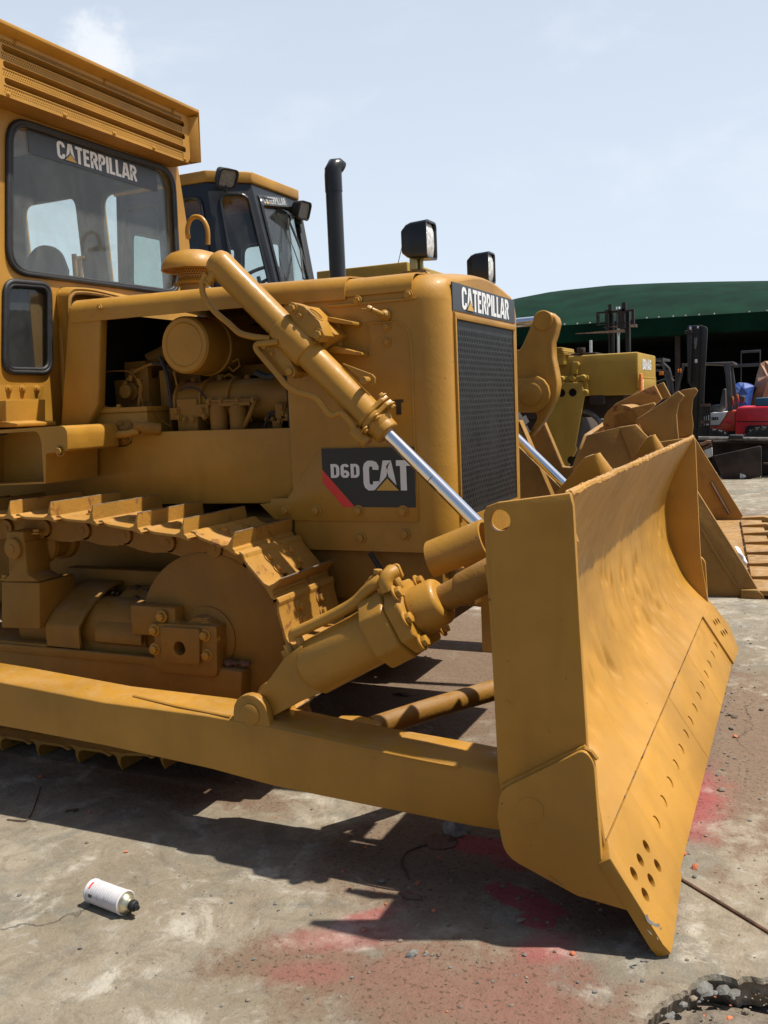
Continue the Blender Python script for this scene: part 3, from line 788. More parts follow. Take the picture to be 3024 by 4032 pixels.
mb = MB(); wall_with_holes(mb, [V((CX - .05, YF + .031, 1.33)), V((-4.6, YF + .031, 1.33)), V((-4.6, YF + .031, 2.9)), V((CX - .05, YF + .031, 2.9))], [[p + V((0, .031, 0)) for p in w1], [p + V((0, .031, 0)) for p in w2]], (0, .01, 0))
mb.build('cab_side', 'yellow', cab)
mb = MB(); mb.box((-4.7, 2.88, 2.905), (CX + .005, 4.33, 2.96)); mb.build('cab_roof', 'yellow', cab, bevel=.02)
mb = MB(); mb.box((-4.6, 2.93, 1.30), (CX - .05, 4.3, 1.40)); mb.build('cab_floor', 'cabin', cab)
for w_ in (w1, w2):
    mb = MB(); mb.prism([p + V((0, .012, 0)) for p in w_], (0, .004, 0)); mb.build('side_window', 'glasslite', cab, smooth=False)
mb = MB(); mb.prism([p + V((-.02, 0, 0)) for p in win], (.006, 0, 0)); pane = mb.build('front_window', 'glass', cab, smooth=False)
def seal(poly, name, wd=.03):
    c = sum(poly, V((0, 0, 0))) / len(poly); mb = MB()
    path = poly + [poly[0]]
    mb2 = [p + V((.006, 0, 0)) for p in poly]; n = len(mb2)
    inn = offset(mb2, wd * .55)
    for loop, r in ((mb2, .0125), (inn, .0105)):
        vs = []; fs = []; k_ = 8
        for i in range(n):
            t = (loop[(i + 1) % n] - loop[i - 1]).normalized(); u = V((1, 0, 0)); w = t.cross(u).normalized()
            for k in range(k_): a = 2 * PI * k / k_; vs.append(loop[i] + (u * math.cos(a) + w * math.sin(a)) * r)
        for i in range(n):
            j = (i + 1) % n
            for k in range(k_): fs.append((i * k_ + k, i * k_ + (k + 1) % k_, j * k_ + (k + 1) % k_, j * k_ + k))
        mb.add(vs, fs)
    return mb.build(name, 'seal', cab, ang=60)
seal(win, 'window_seal'); seal(lwin, 'window_seal', .026)
mb = MB(); mb.prism([p + V((-.02, 0, 0)) for p in lwin], (.006, 0, 0)); mb.build('lower_window', 'glassdark', cab, smooth=False)
# sun strip with the name, on the pane
gx = CX - .0135
dcorn = [zw(245, 545, x=gx), zw(1372, 905, x=gx), zw(1365, 725, x=gx), zw(232, 322, x=gx)]
ya, yb = dcorn[3].y, dcorn[1].y; ztop = (dcorn[3].z + dcorn[2].z) / 2; zbot = (dcorn[0].z + dcorn[1].z) / 2
mb = MB(); mb.box((gx - .0005, ya, zbot), (gx + .001, yb, ztop), mi=0)
hh = (ztop - zbot) * .72; o_ = zw(500, 605, x=gx); o_.z = zbot + (ztop - zbot) * .16; o_.x = gx + .001
y_end = zw(1190, 800, x=gx).y; sxx = (y_end - o_.y) / (W_ * hh)
text(mb, 'CATERPILLAR', o_, (0, 1, 0), (0, 0, 1), hh, (1, 0, 0), w=.185, mi=1, sx=sxx)
cat_triangle(mb, o_, (0, 1, 0), (0, 0, 1), hh, (1, 0, 0), GL['C'][0] + .07, sxx, 2, 0, .85)
mb.build('sun_strip', ['decalgrey', 'silver', 'logoyellow'], cab, smooth=False)
# driver's seat and levers seen through the glass
mb = MB(); s0 = at(180, 1010, y=3.7)
mb.lathe(zw(375, 1580, y=3.75) + V((0, 0, -.1)), (.25, 0, 1), [(.10, -.3), (.12, 0), (.11, .12), (.07, .20), (.03, .225)], 20)
mb.box((-4.2, 3.4, 1.5), (-3.7, 3.85, 1.72)); mb.build('driver_seat', 'seat', cab, bevel=.02)
mb = MB(); a = zw(655, 1620, y=3.55); b = zw(645, 1440, y=3.55); c_ = zw(690, 1470, y=3.6); mb.cyl(a - V((0, 0, .5)), b, .012, 10); mb.cyl(c_ - V((0, 0, .6)), c_, .012, 10); mb.cyl(b - V((0, 0, .02)), c_ + V((.03, 0, 0)), .008, 8)
build_each(mb, 'control_lever', 'yellow', cab)
# roof vent box (visor) with slots and perforation
VX = -2.95
zv = zc
vt, vb = 2.935, 2.665; vy0, vy1 = 2.93, 4.205
mb = MB()
n_sl = 3; band = []
Hh = vt - .03 - vb; zz = vb
slots = []
for k, (px, py0, py1) in enumerate(((500, 545, 575), (500, 480, 512), (500, 412, 445))): pass
sl_h = .028
slz = [vb + .062, vb + .127, vb + .190]
holes = [[V((VX, p[0], p[1])) for p in rr(vy0 + .025, z_ - sl_h / 2, vy1 - .035, z_ + sl_h / 2, .013, 4)] for z_ in slz]
outer_ = [V((VX, p[0], p[1])) for p in rr(vy0 - .02, vb, vy1, vt - .03, (.005, .04, .02, .005), 4)]
face_bands = [(vb + .012, slz[0] - sl_h / 2 - .004), (slz[0] + sl_h / 2 + .004, slz[1] - sl_h / 2 - .004), (slz[1] + sl_h / 2 + .004, slz[2] - sl_h / 2 - .004), (slz[2] + sl_h / 2 + .004, vt - .045)]
# solid margins as a wall with slots and band openings
bholes = []
for a, b in face_bands: bholes.append([V((VX, vy0 + .02, a)), V((VX, vy1 - .06, a)), V((VX, vy1 - .06, b)), V((VX, vy0 + .02, b))])
wall_with_holes(mb, outer_, holes + bholes, (-.004, 0, 0))
visor = mb.build('vent_box', 'yellow', dz)
mb = MB()
for a, b in face_bands:
    H_ = b - a; nrow = 3
    W2 = vy1 - .06 - vy0 - .02; px = .0115; perforated(mb, (VX - .002, vy0 + .02, a), (0, 1, 0), (0, 0, 1), W2, H_, px, H_ / nrow, .0026, .0034)
mb.build('perforated_panel', 'mesh', visor, smooth=False)
mb = MB()
for z_ in slz: mb.prism([V((VX - .005, vy0, z_ + sl_h / 2)), V((VX - .045, vy0, z_ - sl_h * .3)), V((VX - .048, vy0, z_ - sl_h * .3)), V((VX - .008, vy0, z_ + sl_h / 2 + .003))], (0, vy1 - vy0 - .02, 0))
mb.box((VX - .075, vy0, vb + .004), (VX - .070, vy1 - .01, vt - .04)); mb.box((VX - .13, vy0 - .02, vb), (VX - .004, vy1 - .002, vb + .004))
mb.build('vent_louvre', 'yellow_dusty', visor)
mb = MB()  # overhanging rim: top and far cheek flared
t0, t1 = V((VX, vy0 - .025, vt - .03)), V((VX, vy1 + .002, vt - .03))
mb.prism([V((VX - .13, vy0 - .03, vt - .008)), V((VX + .05, vy0 - .03, vt + .004)), V((VX + .05, vy0 - .03, vt - .012)), V((VX - .002, vy0 - .03, vt - .030)), V((VX - .13, vy0 - .03, vt - .030))], (0, vy1 - vy0 + .065, 0))
mb.prism([V((VX - .13, vy1 + .03, vt - .030)), V((VX + .05, vy1 + .03, vt - .012)), V((VX + .03, vy1 + .05, vb + .015)), V((VX - .13, vy1 + .05, vb + .015))], (0, .006, 0))
mb.prism([V((VX - .002, vy1, vt - .03)), V((VX + .045, vy1 + .030, vt - .03)), V((VX + .03, vy1 + .050, vb + .015)), V((VX - .002, vy1, vb + .01))], (-.004, .002, 0))
mb.build('vent_hood', 'yellow', visor, bevel=.003)
for fy, zz_ in ((.03, vb + .01), (.28, vb + .01), (.53, vb + .01), (.76, vb + .01), (.96, vb + .01), (.08, vt - .04), (.5, vt - .04), (.9, vt - .04)):
    bolt(visor, (VX, vy0 + (vy1 - vy0) * fy, zz_), (1, 0, 0), .007)
# lower cowl: arched trim over the hood opening, corner post, skirt plates
mb = MB()
ax_ = CX + .10
inner = [z5(700, 1330, x=ax_), z5(668, 700, x=ax_), z5(640, 300, x=ax_), z5(640, 160, x=ax_), z5(665, 110, x=ax_), z5(720, 88, x=ax_), z5(900, 105, x=ax_), z5(1150, 165, x=ax_), z5(1300, 190, x=ax_)]
inner = bez(inner, 3); P_ = []
outw = bez([z5(610, 1335, x=CX + .004), z5(570, 700, x=CX + .004), z5(535, 300, x=CX + .004), z5(530, 150, x=CX + .004), z5(555, 100, x=CX + .004), z5(620, 72, x=CX + .004), z5(880, 85, x=CX + .004), z5(1150, 140, x=CX + .004), z5(1300, 168, x=CX + .004)], 3)
vs = inner + outw + [p + V((-.006, .012, -.012)) for p in inner]; n = len(inner)
fs = [(i, i + 1, n + i + 1, n + i) for i in range(n - 1)] + [(i, i + 1, 2 * n + i + 1, 2 * n + i) for i in range(n - 1)]
mb.add(vs, fs); mb.build('hood_opening_trim', 'yellow', cab, ang=60)
mb = MB(); mb.tube([p + V((-.012, .014, -.014)) for p in inner], .011, 8); mb.build('foam_strip', 'yellow_rusty', cab)
mb = MB(); s_ = [z5(590, 150, x=CX + .03), z5(650, 150, x=CX + .03), z5(715, 1330, x=CX + .03), z5(620, 1335, x=CX + .03), z5(580, 500, x=CX + .03)]
mb.prism(s_, (-.03, 0, 0)); mb.build('corner_post', 'yellow', cab, bevel=.012, seg=3)
mb = MB(); s_ = [z5(-60, 985, x=CX + .002), z5(412, 993, x=CX + .002), z5(410, 1000, x=CX + .002), z5(315, 1338, x=CX + .002), z5(-60, 1350, x=CX + .002)]
mb.prism(s_, (.006, 0, 0)); sk = mb.build('skirt_plate', 'yellow', cab, bevel=.001)
for x in (80, 208, 342): bolt(sk, z5(x, 1020, x=CX + .008), (1, 0, 0), .012)
MB().prism([V((CX - .02, 3.14, 1.36)), V((CX - .02, 4.08, 1.36)), V((CX - .02, 4.08, 1.92)), V((CX - .02, 3.14, 1.92))], (.004, 0, 0)).build('firewall', 'yellow', cab)
# step/fender at the left edge: box lip with bolt
mb = MB(); f0 = z5(160, 1375, y=2.90); 
lip = [V((-3.7, 2.86, f0.z + .085)), z5(55, 1125, y=2.86), z5(58, 1330, y=2.86), z5(162, 1345, y=2.86), z5(162, 1378, y=2.86), V((-3.7, 2.86, f0.z - .002))]
mb.prism(lip, (0, .22, 0)); fd = mb.build('step_bracket', 'yellow', dz, bevel=.004)
bolt(fd, z5(100, 1332, y=2.90) + V((0, -.03, .0)), (0, 0, 1), .016)
mb = MB(); b0 = z5(-150, 1420, y=2.78); 
hb = roundpoly([z5(-300, 1425, y=2.80), z5(625, 1362, y=2.80), z5(632, 1600, y=2.80), z5(428, 1625, y=2.80), z5(425, 1905, y=2.80), z5(-300, 1935, y=2.80)], [0, .04, .01, .01, 0, 0], 4)
outl = [V((p.x, 2.80, p.z)) for p in hb]
ho = roundpoly([z5(-280, 1455, y=2.80), z5(350, 1415, y=2.80), z5(385, 1500, y=2.80), z5(410, 1890, y=2.80), z5(-280, 1925, y=2.80)], [0, .02, .03, 0, 0], 3)
wall_with_holes(mb, outl, [ho], (0, .30, 0)); mb.prism([p + V((0, .18, 0)) for p in ho], (0, .02, 0))
box_ = mb.build('step_box', 'yellow', dz, ang=30)
bolt(box_, z5(565, 1600, y=2.80), (0, -1, 0), .014)
mb = MB(); p = z5(565, 1600, y=2.802); mb.cyl(p, p + V((0, -.006, 0)), .022, 24); mb.build('washer', 'yellow', box_)

# =================================================================== TRACKS
IC = V((-2.008, 0, .527)); RI = .400      # idler centre, radius to the shoe plate
PT = [(-1e9, 0)]
def track_path():
    pts = []
    for k in range(0, 25):                       # round the idler: from bottom to top
        a = -PI / 2 + PI * k / 24
        pts.append(V((IC.x + RI * math.cos(a), 0, IC.z + RI * math.sin(a))))
    pts = [V((-2.35, 0, .062))] + pts[1:-1]
    top = bez([V((IC.x - .0, 0, IC.z + RI + .0)), V((-2.23, 0, .948)), V((-2.50, 0, .978)), V((-2.95, 0, .985)), V((-3.5, 0, .955)), V((-4.0, 0, .975)), V((-4.55, 0, .985))], 6)
    pts += top
    SC = V((-4.55, 0, .585)); 
    for k in range(1, 24): a = PI / 2 + PI * k / 24; pts.append(V((SC.x + .40 * math.cos(a), 0, SC.z + .40 * math.sin(a))))
    pts += [V((-4.5, 0, .10)), V((-4.2, 0, .060)), V((-3.2, 0, .060))]
    return pts
TP = track_path(); TP.append(TP[0])
seg = [(TP[i + 1] - TP[i]).length for i in range(len(TP) - 1)]; TL = sum(seg)
def tpos(s):
    s %= TL
    for i, L in enumerate(seg):
        if s <= L: return TP[i].lerp(TP[i + 1], s / L)
        s -= L
    return TP[-1]
NSH = round(TL / .2045); pitch = TL / NSH
# shoe in local frame: t along travel (+t = towards the rear on the top run), z outward, y across
SW = .415
def shoe_mesh():
    prof = [(-.112, -.010), (-.100, -.008), (-.094, .000), (-.086, .004), (-.083, .030), (-.0805, .060), (-.0745, .060), (-.0715, .030), (-.064, .008), (-.045, .000), (.048, .000), (.066, .003), (.080, .011), (.094, .008), (.099, .004),
            (.094, .000), (.080, .001), (.064, -.007), (.048, -.011), (-.064, -.011), (-.100, -.018), (-.112, -.016)]
    mb = MB(); mb.prism([V((t, -SW / 2, z)) for t, z in prof], (0, SW, 0))
    o = mb.build('track_shoe', 'yellow_track', dz, bevel=.0025, bang=40)
    cut = MB()
    for y in (-.055, .055): cut.box((-.073, y - .018, -.05), (-.035, y + .018, .03)); 
    boolcut(o, cut, 13)
    bm = bmesh.new(); bm.from_mesh(o.data); off = -ORG[o.name]
    # chamfered grouser corners
    for v in bm.verts:
        p = v.co + ORG[o.name]
        if p.z > .045: v.co.y *= .955
    bm.to_mesh(o.data); bm.free()
    return o
sh0 = shoe_mesh(); shme = sh0.data; shc = ORG[sh0.name].copy(); bpy.data.objects.remove(sh0)
mb = MB()
for t in (-.012, .040):
    for y in (-.075, .075): mb.bolt((t, y, .001), (0, 0, 1), .0145)
b0 = mb.build('shoe_bolts', 'yellow_track', dz, bevel=.0015); bme = b0.data; bc = ORG[b0.name].copy(); bpy.data.objects.remove(b0)
bme.transform(Matrix.Translation(bc - shc)); _bm = bmesh.new(); _bm.from_mesh(shme); _bm.from_mesh(bme); _bm.to_mesh(shme); _bm.free()
shme.materials.append(M['worn'])
for f_ in shme.polygons:
    if (f_.center + shc).z > .046: f_.material_index = 1
PHASE = ((TP[1] - TP[0]).length + RI * math.radians(32 + 82.5) + .0775) % pitch
for side_ in (0, 1):
    yc = (TY + SW / 2) if side_ == 0 else 2 * MIDY - TY - SW / 2
    for k in range(NSH):
        s0_ = k * pitch + PHASE; a, b = tpos(s0_ - pitch * .5), tpos(s0_ + pitch * .5); c = tpos(s0_)
        d = (b - a).normalized(); z_ = V((d.z, 0, -d.x)); z_ = d.cross(V((0, 1, 0))) * -1
        if z_.dot(c - V((-3.3, 0, .5))) < 0: z_ = -z_
        y_ = z_.cross(d); m = Matrix(((d.x, y_.x, z_.x), (d.y, y_.y, z_.y), (d.z, y_.z, z_.z))).to_4x4()
        c = V((c.x, yc, c.z))
        o = link('track_shoe', shme, c, dz, m @ Matrix.Translation(shc))
    # link chain
    mb = MB(); mp = MB()
    for k in range(NSH):
        s0_ = k * pitch + PHASE - pitch * .15
        a, b = tpos(s0_ - pitch * .5), tpos(s0_ + pitch * .5); d = (b - a).normalized(); nrm = d.cross(V((0, 1, 0)))
        if nrm.dot(a - V((-3.3, 0, .5))) < 0: nrm = -nrm
        A = a - nrm * .062; B = b - nrm * .062
        for yy, sgn in ((yc - .085, 0), (yc + .055, 1)):
            j = .012 if k % 2 else 0.
            pl = []
            for ang_ in range(7): t_ = PI * ang_ / 6; pl.append(A - d * .036 * math.sin(t_) + nrm * .040 * math.cos(t_) + d * .0)
            pl2 = []
            for ang_ in range(7): t_ = PI * ang_ / 6; pl2.append(B + d * .020 * math.sin(t_) - nrm * .040 * math.cos(t_))
            mid1 = (A + B) / 2 - nrm * .052 - d * .03; mid2 = (A + B) / 2 - nrm * .052 + d * .03
            poly = pl + [mid1, mid2] + pl2
            out_ = [V((p.x, yy, p.z)) for p in poly]
            mb.prism(out_, (0, .030, 0))
            up_ = [A + d * .045 + nrm * .035, A + d * .045 + nrm * .052, B - d * .045 + nrm * .052, B - d * .045 + nrm * .035]
            mb.prism([V((p.x, yy + .002, p.z)) for p in up_], (0, .026, 0))
        mb.cyl(V((A.x, yc - .097, A.z)), V((A.x, yc + .096, A.z)), .033, 18)
        mb.cyl(V((A.x, yc - .099, A.z)), V((A.x, yc + .099, A.z)), .012, 12)
    mb.build('track_chain', 'yellow_dusty', dz, bevel=.0)

# ---- undercarriage (near), mirrored for the far side
near = []
mb = MB(); ic = V((IC.x, 2.79, IC.z)); 
mb.lathe(ic, (0, 1, 0), [(.09, -.004), (.10, 0), (.300, .004), (.318, .010), (.322, .05), (.29, .055), (.29, .115), (.322, .12), (.318, .16), (.10, .17)], 64)
idl = mb.build('idler', 'yellow_dusty', dz, ang=30); near.append(idl)
mb = MB(); mb.lathe(ic, (0, -1, 0), [(.118, 0), (.118, .006), (.108, .010), (.090, .014), (.085, .05)], 40); near.append(mb.build('idler_hub', 'yellow_dusty', idl)) if False else mb.build('idler_hub', 'yellow_dusty', idl)
# bearing block
by = 2.715
mb = MB(); bl = [z3(842, 850, y=by), z3(860, 835, y=by), z3(1178, 855, y=by), z3(1182, 1110, y=by), z3(1165, 1128, y=by), z3(858, 1100, y=by), z3(838, 1060, y=by)]
mb.prism(roundpoly(bl, .01, 3), (0, .10, 0)); blk = mb.build('bearing_block', 'yellow_dusty', dz, bevel=.006)
mb = MB(); fp_ = [z3(872, 855, y=by - .014), z3(1085, 868, y=by - .014), z3(1085, 1062, y=by - .014), z3(880, 1048, y=by - .014)]
mb.prism(roundpoly(fp_, .01, 3), (0, .02, 0)); fpl = mb.build('bearing_cap', 'yellow_dusty', blk, bevel=.004)
cc = z3(977, 972, y=by - .014); boolcut(fpl, MB().cyl(cc + V((0, -.05, 0)), cc + V((0, .06, 0)), .0265, 28)); boolcut(blk, MB().cyl(cc + V((0, -.05, 0)), cc + V((0, .06, 0)), .0262, 28))
for x, y in ((843, 872), (845, 975), (1118, 900), (1130, 1008)): bolt(blk, z3(x, y, y=by), (0, -1, 0), .0165)
for x, y in ((955, 795), (1125, 800), (1060, 825)): bolt(blk, z3(x, y + 28, y=by + .04), (0, 0, 1), .015)
mb = MB(); mb.box((-2.325, 2.735, .53), (-2.115, 2.86, .645)); mb.prism([V((-2.20, 2.735, .53)), V((-2.115, 2.735, .53)), V((-2.115, 2.735, .42)), V((-2.14, 2.735, .42)), V((-2.145, 2.735, .49)), V((-2.17, 2.735, .51))], (0, .06, 0))
ub = mb.build('guide_plate', 'yellow_dusty', dz, bevel=.008)
bolt(ub, z3(882, 798, y=by + .01), (0, -1, 0), .0165)
# recoil housing covers: bent plates over the spring
def arch_cover(x0, x1, prof, name):
    mb = MB(); prof = [(p.y, p.z) for p in bez([V((0, a, b)) for a, b in prof], 3)]
    loft(mb, [[V((x, p[0], p[1])) for p in prof] for x in (x0, (x0 + x1) / 2, x1)])
    o = mb.build(name, 'yellow_dusty', dz, ang=60); m = o.modifiers.new('s', 'SOLIDIFY'); m.thickness = .010; m.offset = 0
    return o
arch_cover(-2.757, -2.587, [(2.74, .455), (2.74, .53), (2.752, .55), (2.79, .585), (2.83, .61), (2.92, .657), (3.0, .67), (3.06, .66)], 'spring_cover')
arch_cover(-2.526, -2.30, [(2.762, .485), (2.762, .515), (2.785, .545), (2.83, .572), (2.94, .64), (3.0, .655), (3.06, .65)], 'spring_cover')
c0_ = V((-2.757, 0, 0)); d0_ = V((-2.56, 0, 0))
mb = MB(); mb.tube([V((-2.95, 2.91, .50)), V((-2.30, 2.91, .50))], [.13, .13], 28); mb.build('recoil_spring_housing', 'yellow_dusty', dz)
mb = MB(); 
g = [z3(225, 865, y=2.72), z3(262, 868, y=2.72), z3(262, 950, y=2.72), z3(-80, 930, y=2.72), z3(-80, 850, y=2.72)]
mb.box((-3.6, 2.735, .30), (c0_.x - .002, 3.0, .46)); mb.box((-2.76, 2.78, .42), (-2.2, 3.0, .47)); mb.build('frame_ledge', 'yellow_dusty', dz, bevel=.004)
# track frame beam
mb = MB(); ft = z3(400, 985, y=2.73).z; fb = .17
fpoly = [V((-4.5, 2.73, ft)), V((-2.05, 2.73, ft - .01)), V((-1.83, 2.73, ft - .02)), V((-1.86, 2.73, fb + .02)), V((-1.92, 2.73, fb)), V((-4.5, 2.73, fb))]
mb.prism(fpoly, (0, .29, 0)); near.append(mb.build('track_frame', 'yellow_dusty', dz, bevel=.012))
mb = MB(); mb.box((-4.4, 2.722, ft - .028), (-2.13, 2.74, ft + .004)); mb.build('frame_flange', 'yellow_dusty', dz, bevel=.004)
near.append(idl)
# bottom rollers
for k in range(6):
    mb = MB(); c = V((-2.45 - k * .36, 2.76, .19)); mb.lathe(c, (0, 1, 0), [(.05, -.02), (.09, -.01), (.11, 0), (.11, .03), (.085, .035), (.085, .20), (.11, .205), (.11, .235), (.05, .25)], 28); mb.build('track_roller', 'yellow_dusty', dz)
# carrier roller and its stand
mb = MB(); cr = z3(66, 430, y=2.70)
mb.lathe(cr, (0, 1, 0), [(.030, -.006), (.042, 0), (.044, .02), (.040, .13), (.062, .14), (.082, .15), (.085, .17), (.070, .18), (.070, .25), (.085, .26), (.085, .29), (.06, .30)], 36)
mb.lathe(cr, (0, -1, 0), [(.020, .0), (.020, .009), (.014, .010)], 6)
car = mb.build('carrier_roller', 'yellow_dusty', dz, ang=30); near.append(car)
mb = MB()
K_ = crop(0, 1811, .807); KS = lambda x, y: K_(x, y, y=2.715)
st = [KS(30, 350), KS(112, 350), KS(122, 480), KS(132, 560), KS(185, 590), KS(192, 825), KS(8, 820), KS(8, 590), KS(42, 560), KS(44, 480), KS(22, 430)]
mb.prism(st[0:3] + st[8:], (0, .10, 0)); mb.prism([KS(40, 400), KS(120, 400), KS(132, 560), KS(190, 595), KS(10, 595), KS(42, 560)], (0, .13, 0)); mb.prism([KS(6, 595), KS(192, 600), KS(194, 825), KS(6, 820)], (0, .20, 0))
sd = mb.build('roller_stand', 'yellow_dusty', dz, bevel=.006)
for x, y in ((120, 362), (180, 358)): bolt(sd, K_(x, y, y=2.76), (0, 0, 1), .015)
for x, y in ((28, 580), (160, 582), (240, 560)): bolt(sd, K_(x, y, y=2.74 if x < 200 else 2.86), (0, 0, 1), .015)
mb = MB(); bx = z3(205, 620, y=2.76); mb.box((-3.1, 2.90, .46), (-2.80, 3.02, .64)); mb.box((-2.9, 3.02, .62), (-1.95, 3.08, .72)); mb.build('recoil_bracket', 'yellow_dusty', dz, bevel=.008)
# caked soil on the frame
mb = MB()
for k in range(70):
    x = random.uniform(-2.75, -2.15) if k < 55 else random.uniform(-1.92, -1.83); r = random.uniform(.006, .02); yy_ = random.uniform(2.86, 2.98); c = V((x, yy_ if k < 55 else 2.76, .60 + (yy_ - 2.86) * .45 if k < 55 else ft))
    mb.lathe(c, (random.uniform(-1, 1), random.uniform(-1, 1), 1), [(.2 * r, -r * .5), (r, -r * .2), (r * .9, r * .3), (.3 * r, r * .7)], 6)
mb.build('caked_soil', 'rustbare', dz, smooth=False)['kind'] = 'stuff'
for o in near[:]:
    mirror(o, dz)
# =================================================================== PUSH ARMS, CYLINDERS
zC = crop(0, 2500, .5425)
z8 = crop(800, 2000, .78360)
zG = crop(1000, 2100, .60277)
AY = 2.305; AY2 = 2.50
def armpt(top, bot, x0, x1): pass
outT = [zC(-350, 285, y=AY), zC(0, 345, y=AY), zC(750, 492, y=AY), zC(1500, 590, y=AY), z8(345, 1105, y=AY), z8(860, 1215, y=AY), z8(1340, 1305, y=AY), z8(1530, 1345, y=AY)]
outB = [zC(-350, 590, y=AY), zC(0, 658, y=AY), zC(750, 800, y=AY), zC(1500, 965, y=AY), z8(345, 1395, y=AY), z8(860, 1500, y=AY), z8(1340, 1595, y=AY), z8(1530, 1625, y=AY)]
innT = [zC(-350, 150, y=AY2), zC(0, 215, y=AY2), zC(750, 350, y=AY2), zC(1659, 490, y=AY2), z8(345, 1035, y=AY2), z8(860, 1110, y=AY2), z8(1340, 1195, y=AY2), z8(1530, 1225, y=AY2)]
mb = MB(); secs = []
for i in range(8):
    a, b = outT[i], outB[i]; x = a.x; t = innT[i]
    b = V((x, AY, b.z)); tt = V((x, AY2, max(t.z if i else a.z, a.z - .03)))
    zi = a.z + (.004 if True else 0)
    secs.append([a, V((x, AY + .015, a.z + .008)), V((x, AY2 - .055, zi + .010)), V((x, AY2 - .035, zi)), V((x, AY2, b.z + .03)), V((x, AY2 - .012, b.z)), V((x, AY + .010, b.z - .004)), b])
n = 8; fs = []
for i in range(7):
    for k in range(8): fs.append((i * 8 + k, i * 8 + (k + 1) % 8, (i + 1) * 8 + (k + 1) % 8, (i + 1) * 8 + k))
fs += [tuple(range(8)), tuple(range(56, 64))]
mb.add([p for s_ in secs for p in s_], fs); arm = mb.build('push_arm', 'yellow', dz, bevel=.003)
ARM2 = mirror(arm, dz)
# weld plates and ears on top of the arm
mb = MB(); 
def zT(x):   # arm top height at x
    P = sorted([(p.x, p.z) for p in outT])
    for i in range(len(P) - 1):
        if P[i][0] <= x <= P[i + 1][0]: t = (x - P[i][0]) / (P[i + 1][0] - P[i][0]); return P[i][1] * (1 - t) + P[i + 1][1] * t + .008
    return P[-1][1]
xa, xb = zC(880, 450, y=AY).x, zC(1659, 620, y=AY).x
mb.tube([V((xa, AY + .06, zT(xa) + .004)), V(((xa + xb) / 2, AY + .02, zT((xa + xb) / 2) + .004)), V((xb, AY + .01, zT(xb)))], .005, 6)
mb.tube(bez([z8(330, 1105, y=AY), z8(860, 1218, y=AY), z8(1290, 1300, y=AY), z8(1330, 1270, y=AY + .08), z8(1345, 1250, y=AY + .1)]), .004, 6)
build_each(mb, 'arm_weld', 'yellow', arm)
mb = MB(); pin = z8(243, 1033, y=AY + .01)
ear = [z8(140, 1085, y=AY + .012), z8(143, 1010, y=AY + .012)]
er = []
for k in range(9): a = PI - k / 8 * PI * .95; er.append(pin + V((.062 * math.cos(a), 0, .062 * math.sin(a))))
er = [pin + V((-.066, 0, -.10))] + er + [pin + V((.075, 0, -.06)), pin + V((.095, 0, -.10))]
for yy in (AY + .002, AY + .135): mb.prism([V((p.x, yy, p.z)) for p in er], (0, .03, 0))
build_each(mb, 'pin_ear', 'yellow', arm, bevel=.004)
mb = MB(); mb.lathe(V((pin.x, AY - .004, pin.z)), (0, 1, 0), [(.030, 0), (.034, .003), (.034, .17), (.030, .175)], 32); mb.build('pivot_pin', 'yellow', arm)
# blade tilt cylinder
CY = AY + .085
A_ = V((pin.x, CY, pin.z)); G1 = zG(790, 640, y=CY); G2 = zG(1010, 520, y=CY)
dirv = (zG(1480, 330, y=CY + .05) - zG(330, 940, y=CY)).normalized()
base = zG(370, 890, y=CY)
ax = dirv; side_ = V((0, 1, 0)); up = side_.cross(ax) * -1
if up.z < 0: up = -up
P = lambda t, u=0, v=0: base + ax * t + up * u + side_ * v
G1t = (zG(845, 660, y=CY) - base).dot(ax); 
RB = .086
mb = MB(); mb.lathe(base, ax, [(.055, -.012), (.070, 0), (RB, .02), (RB, G1t)], 40)
cyl = mb.build('tilt_cylinder', 'yellow', dz, ang=40)
mb = MB()   # tapered eye plates to the pin
l0 = base; pe = [P(.045, .078), P(.03, -.075), P(-.05, -.070), A_ + ax * .02 - up * .040, A_ - ax * .035 - up * .025, A_ - ax * .035 + up * .02, A_ + ax * .05 + up * .048, P(-.03, .070)]
for vv in (-.052, .022): mb.prism([V((p.x, CY + vv, p.z)) for p in pe], (0, .03, 0))
for vv in (-.02,): mb.prism([V((p.x, CY + vv, p.z)) for p in pe[:3] + pe[-1:]], (0, .05, 0))
mb.build('cylinder_eye', 'yellow', cyl, bevel=.006)
mb = MB()   # square head with chamfers and gland
hs = .108
for (t0, t1, k) in ((G1t - .01, G1t + .075, 1.0), (G1t + .075, G1t + .125, .94)):
    pts = [P(t0, hs * k * a, hs * k * b) for a, b in ((-1, -.5), (-.5, -1), (.5, -1), (1, -.5), (1, .5), (.5, 1), (-.5, 1), (-1, .5))]
    mb.prism(pts, ax * (t1 - t0))
mb.lathe(P(G1t + .12), ax, [(.078, 0), (.072, .03), (.070, .075), (.064, .088), (.05, .09)], 36)
hd = mb.build('cylinder_head', 'yellow', cyl, bevel=.008, seg=3)
for a, b in ((.72, -.75), (-.72, -.75), (.72, .75), (-.72, .75), (0, -.93)):
    bolt(hd, P(G1t + .125, hs * a, hs * b), ax, .017)
rt = (zG(1450, 345, y=CY) - base).dot(ax)
mb = MB(); mb.lathe(P(G1t + .2), ax, [(.040, 0), (.040, .10), (.0415, .105), (.0415, rt - G1t - .26), (.046, rt - G1t - .25), (.046, rt - G1t - .15), (.036, rt - G1t + .10)], 28)
mb.box(P(G1t + .33, .033, -.02), P(G1t + .36, .037, .02)) if False else None
mb.build('cylinder_rod', 'yellow_dusty', cyl)
mb = MB(); B_ = P(rt + .09, 0, 0)
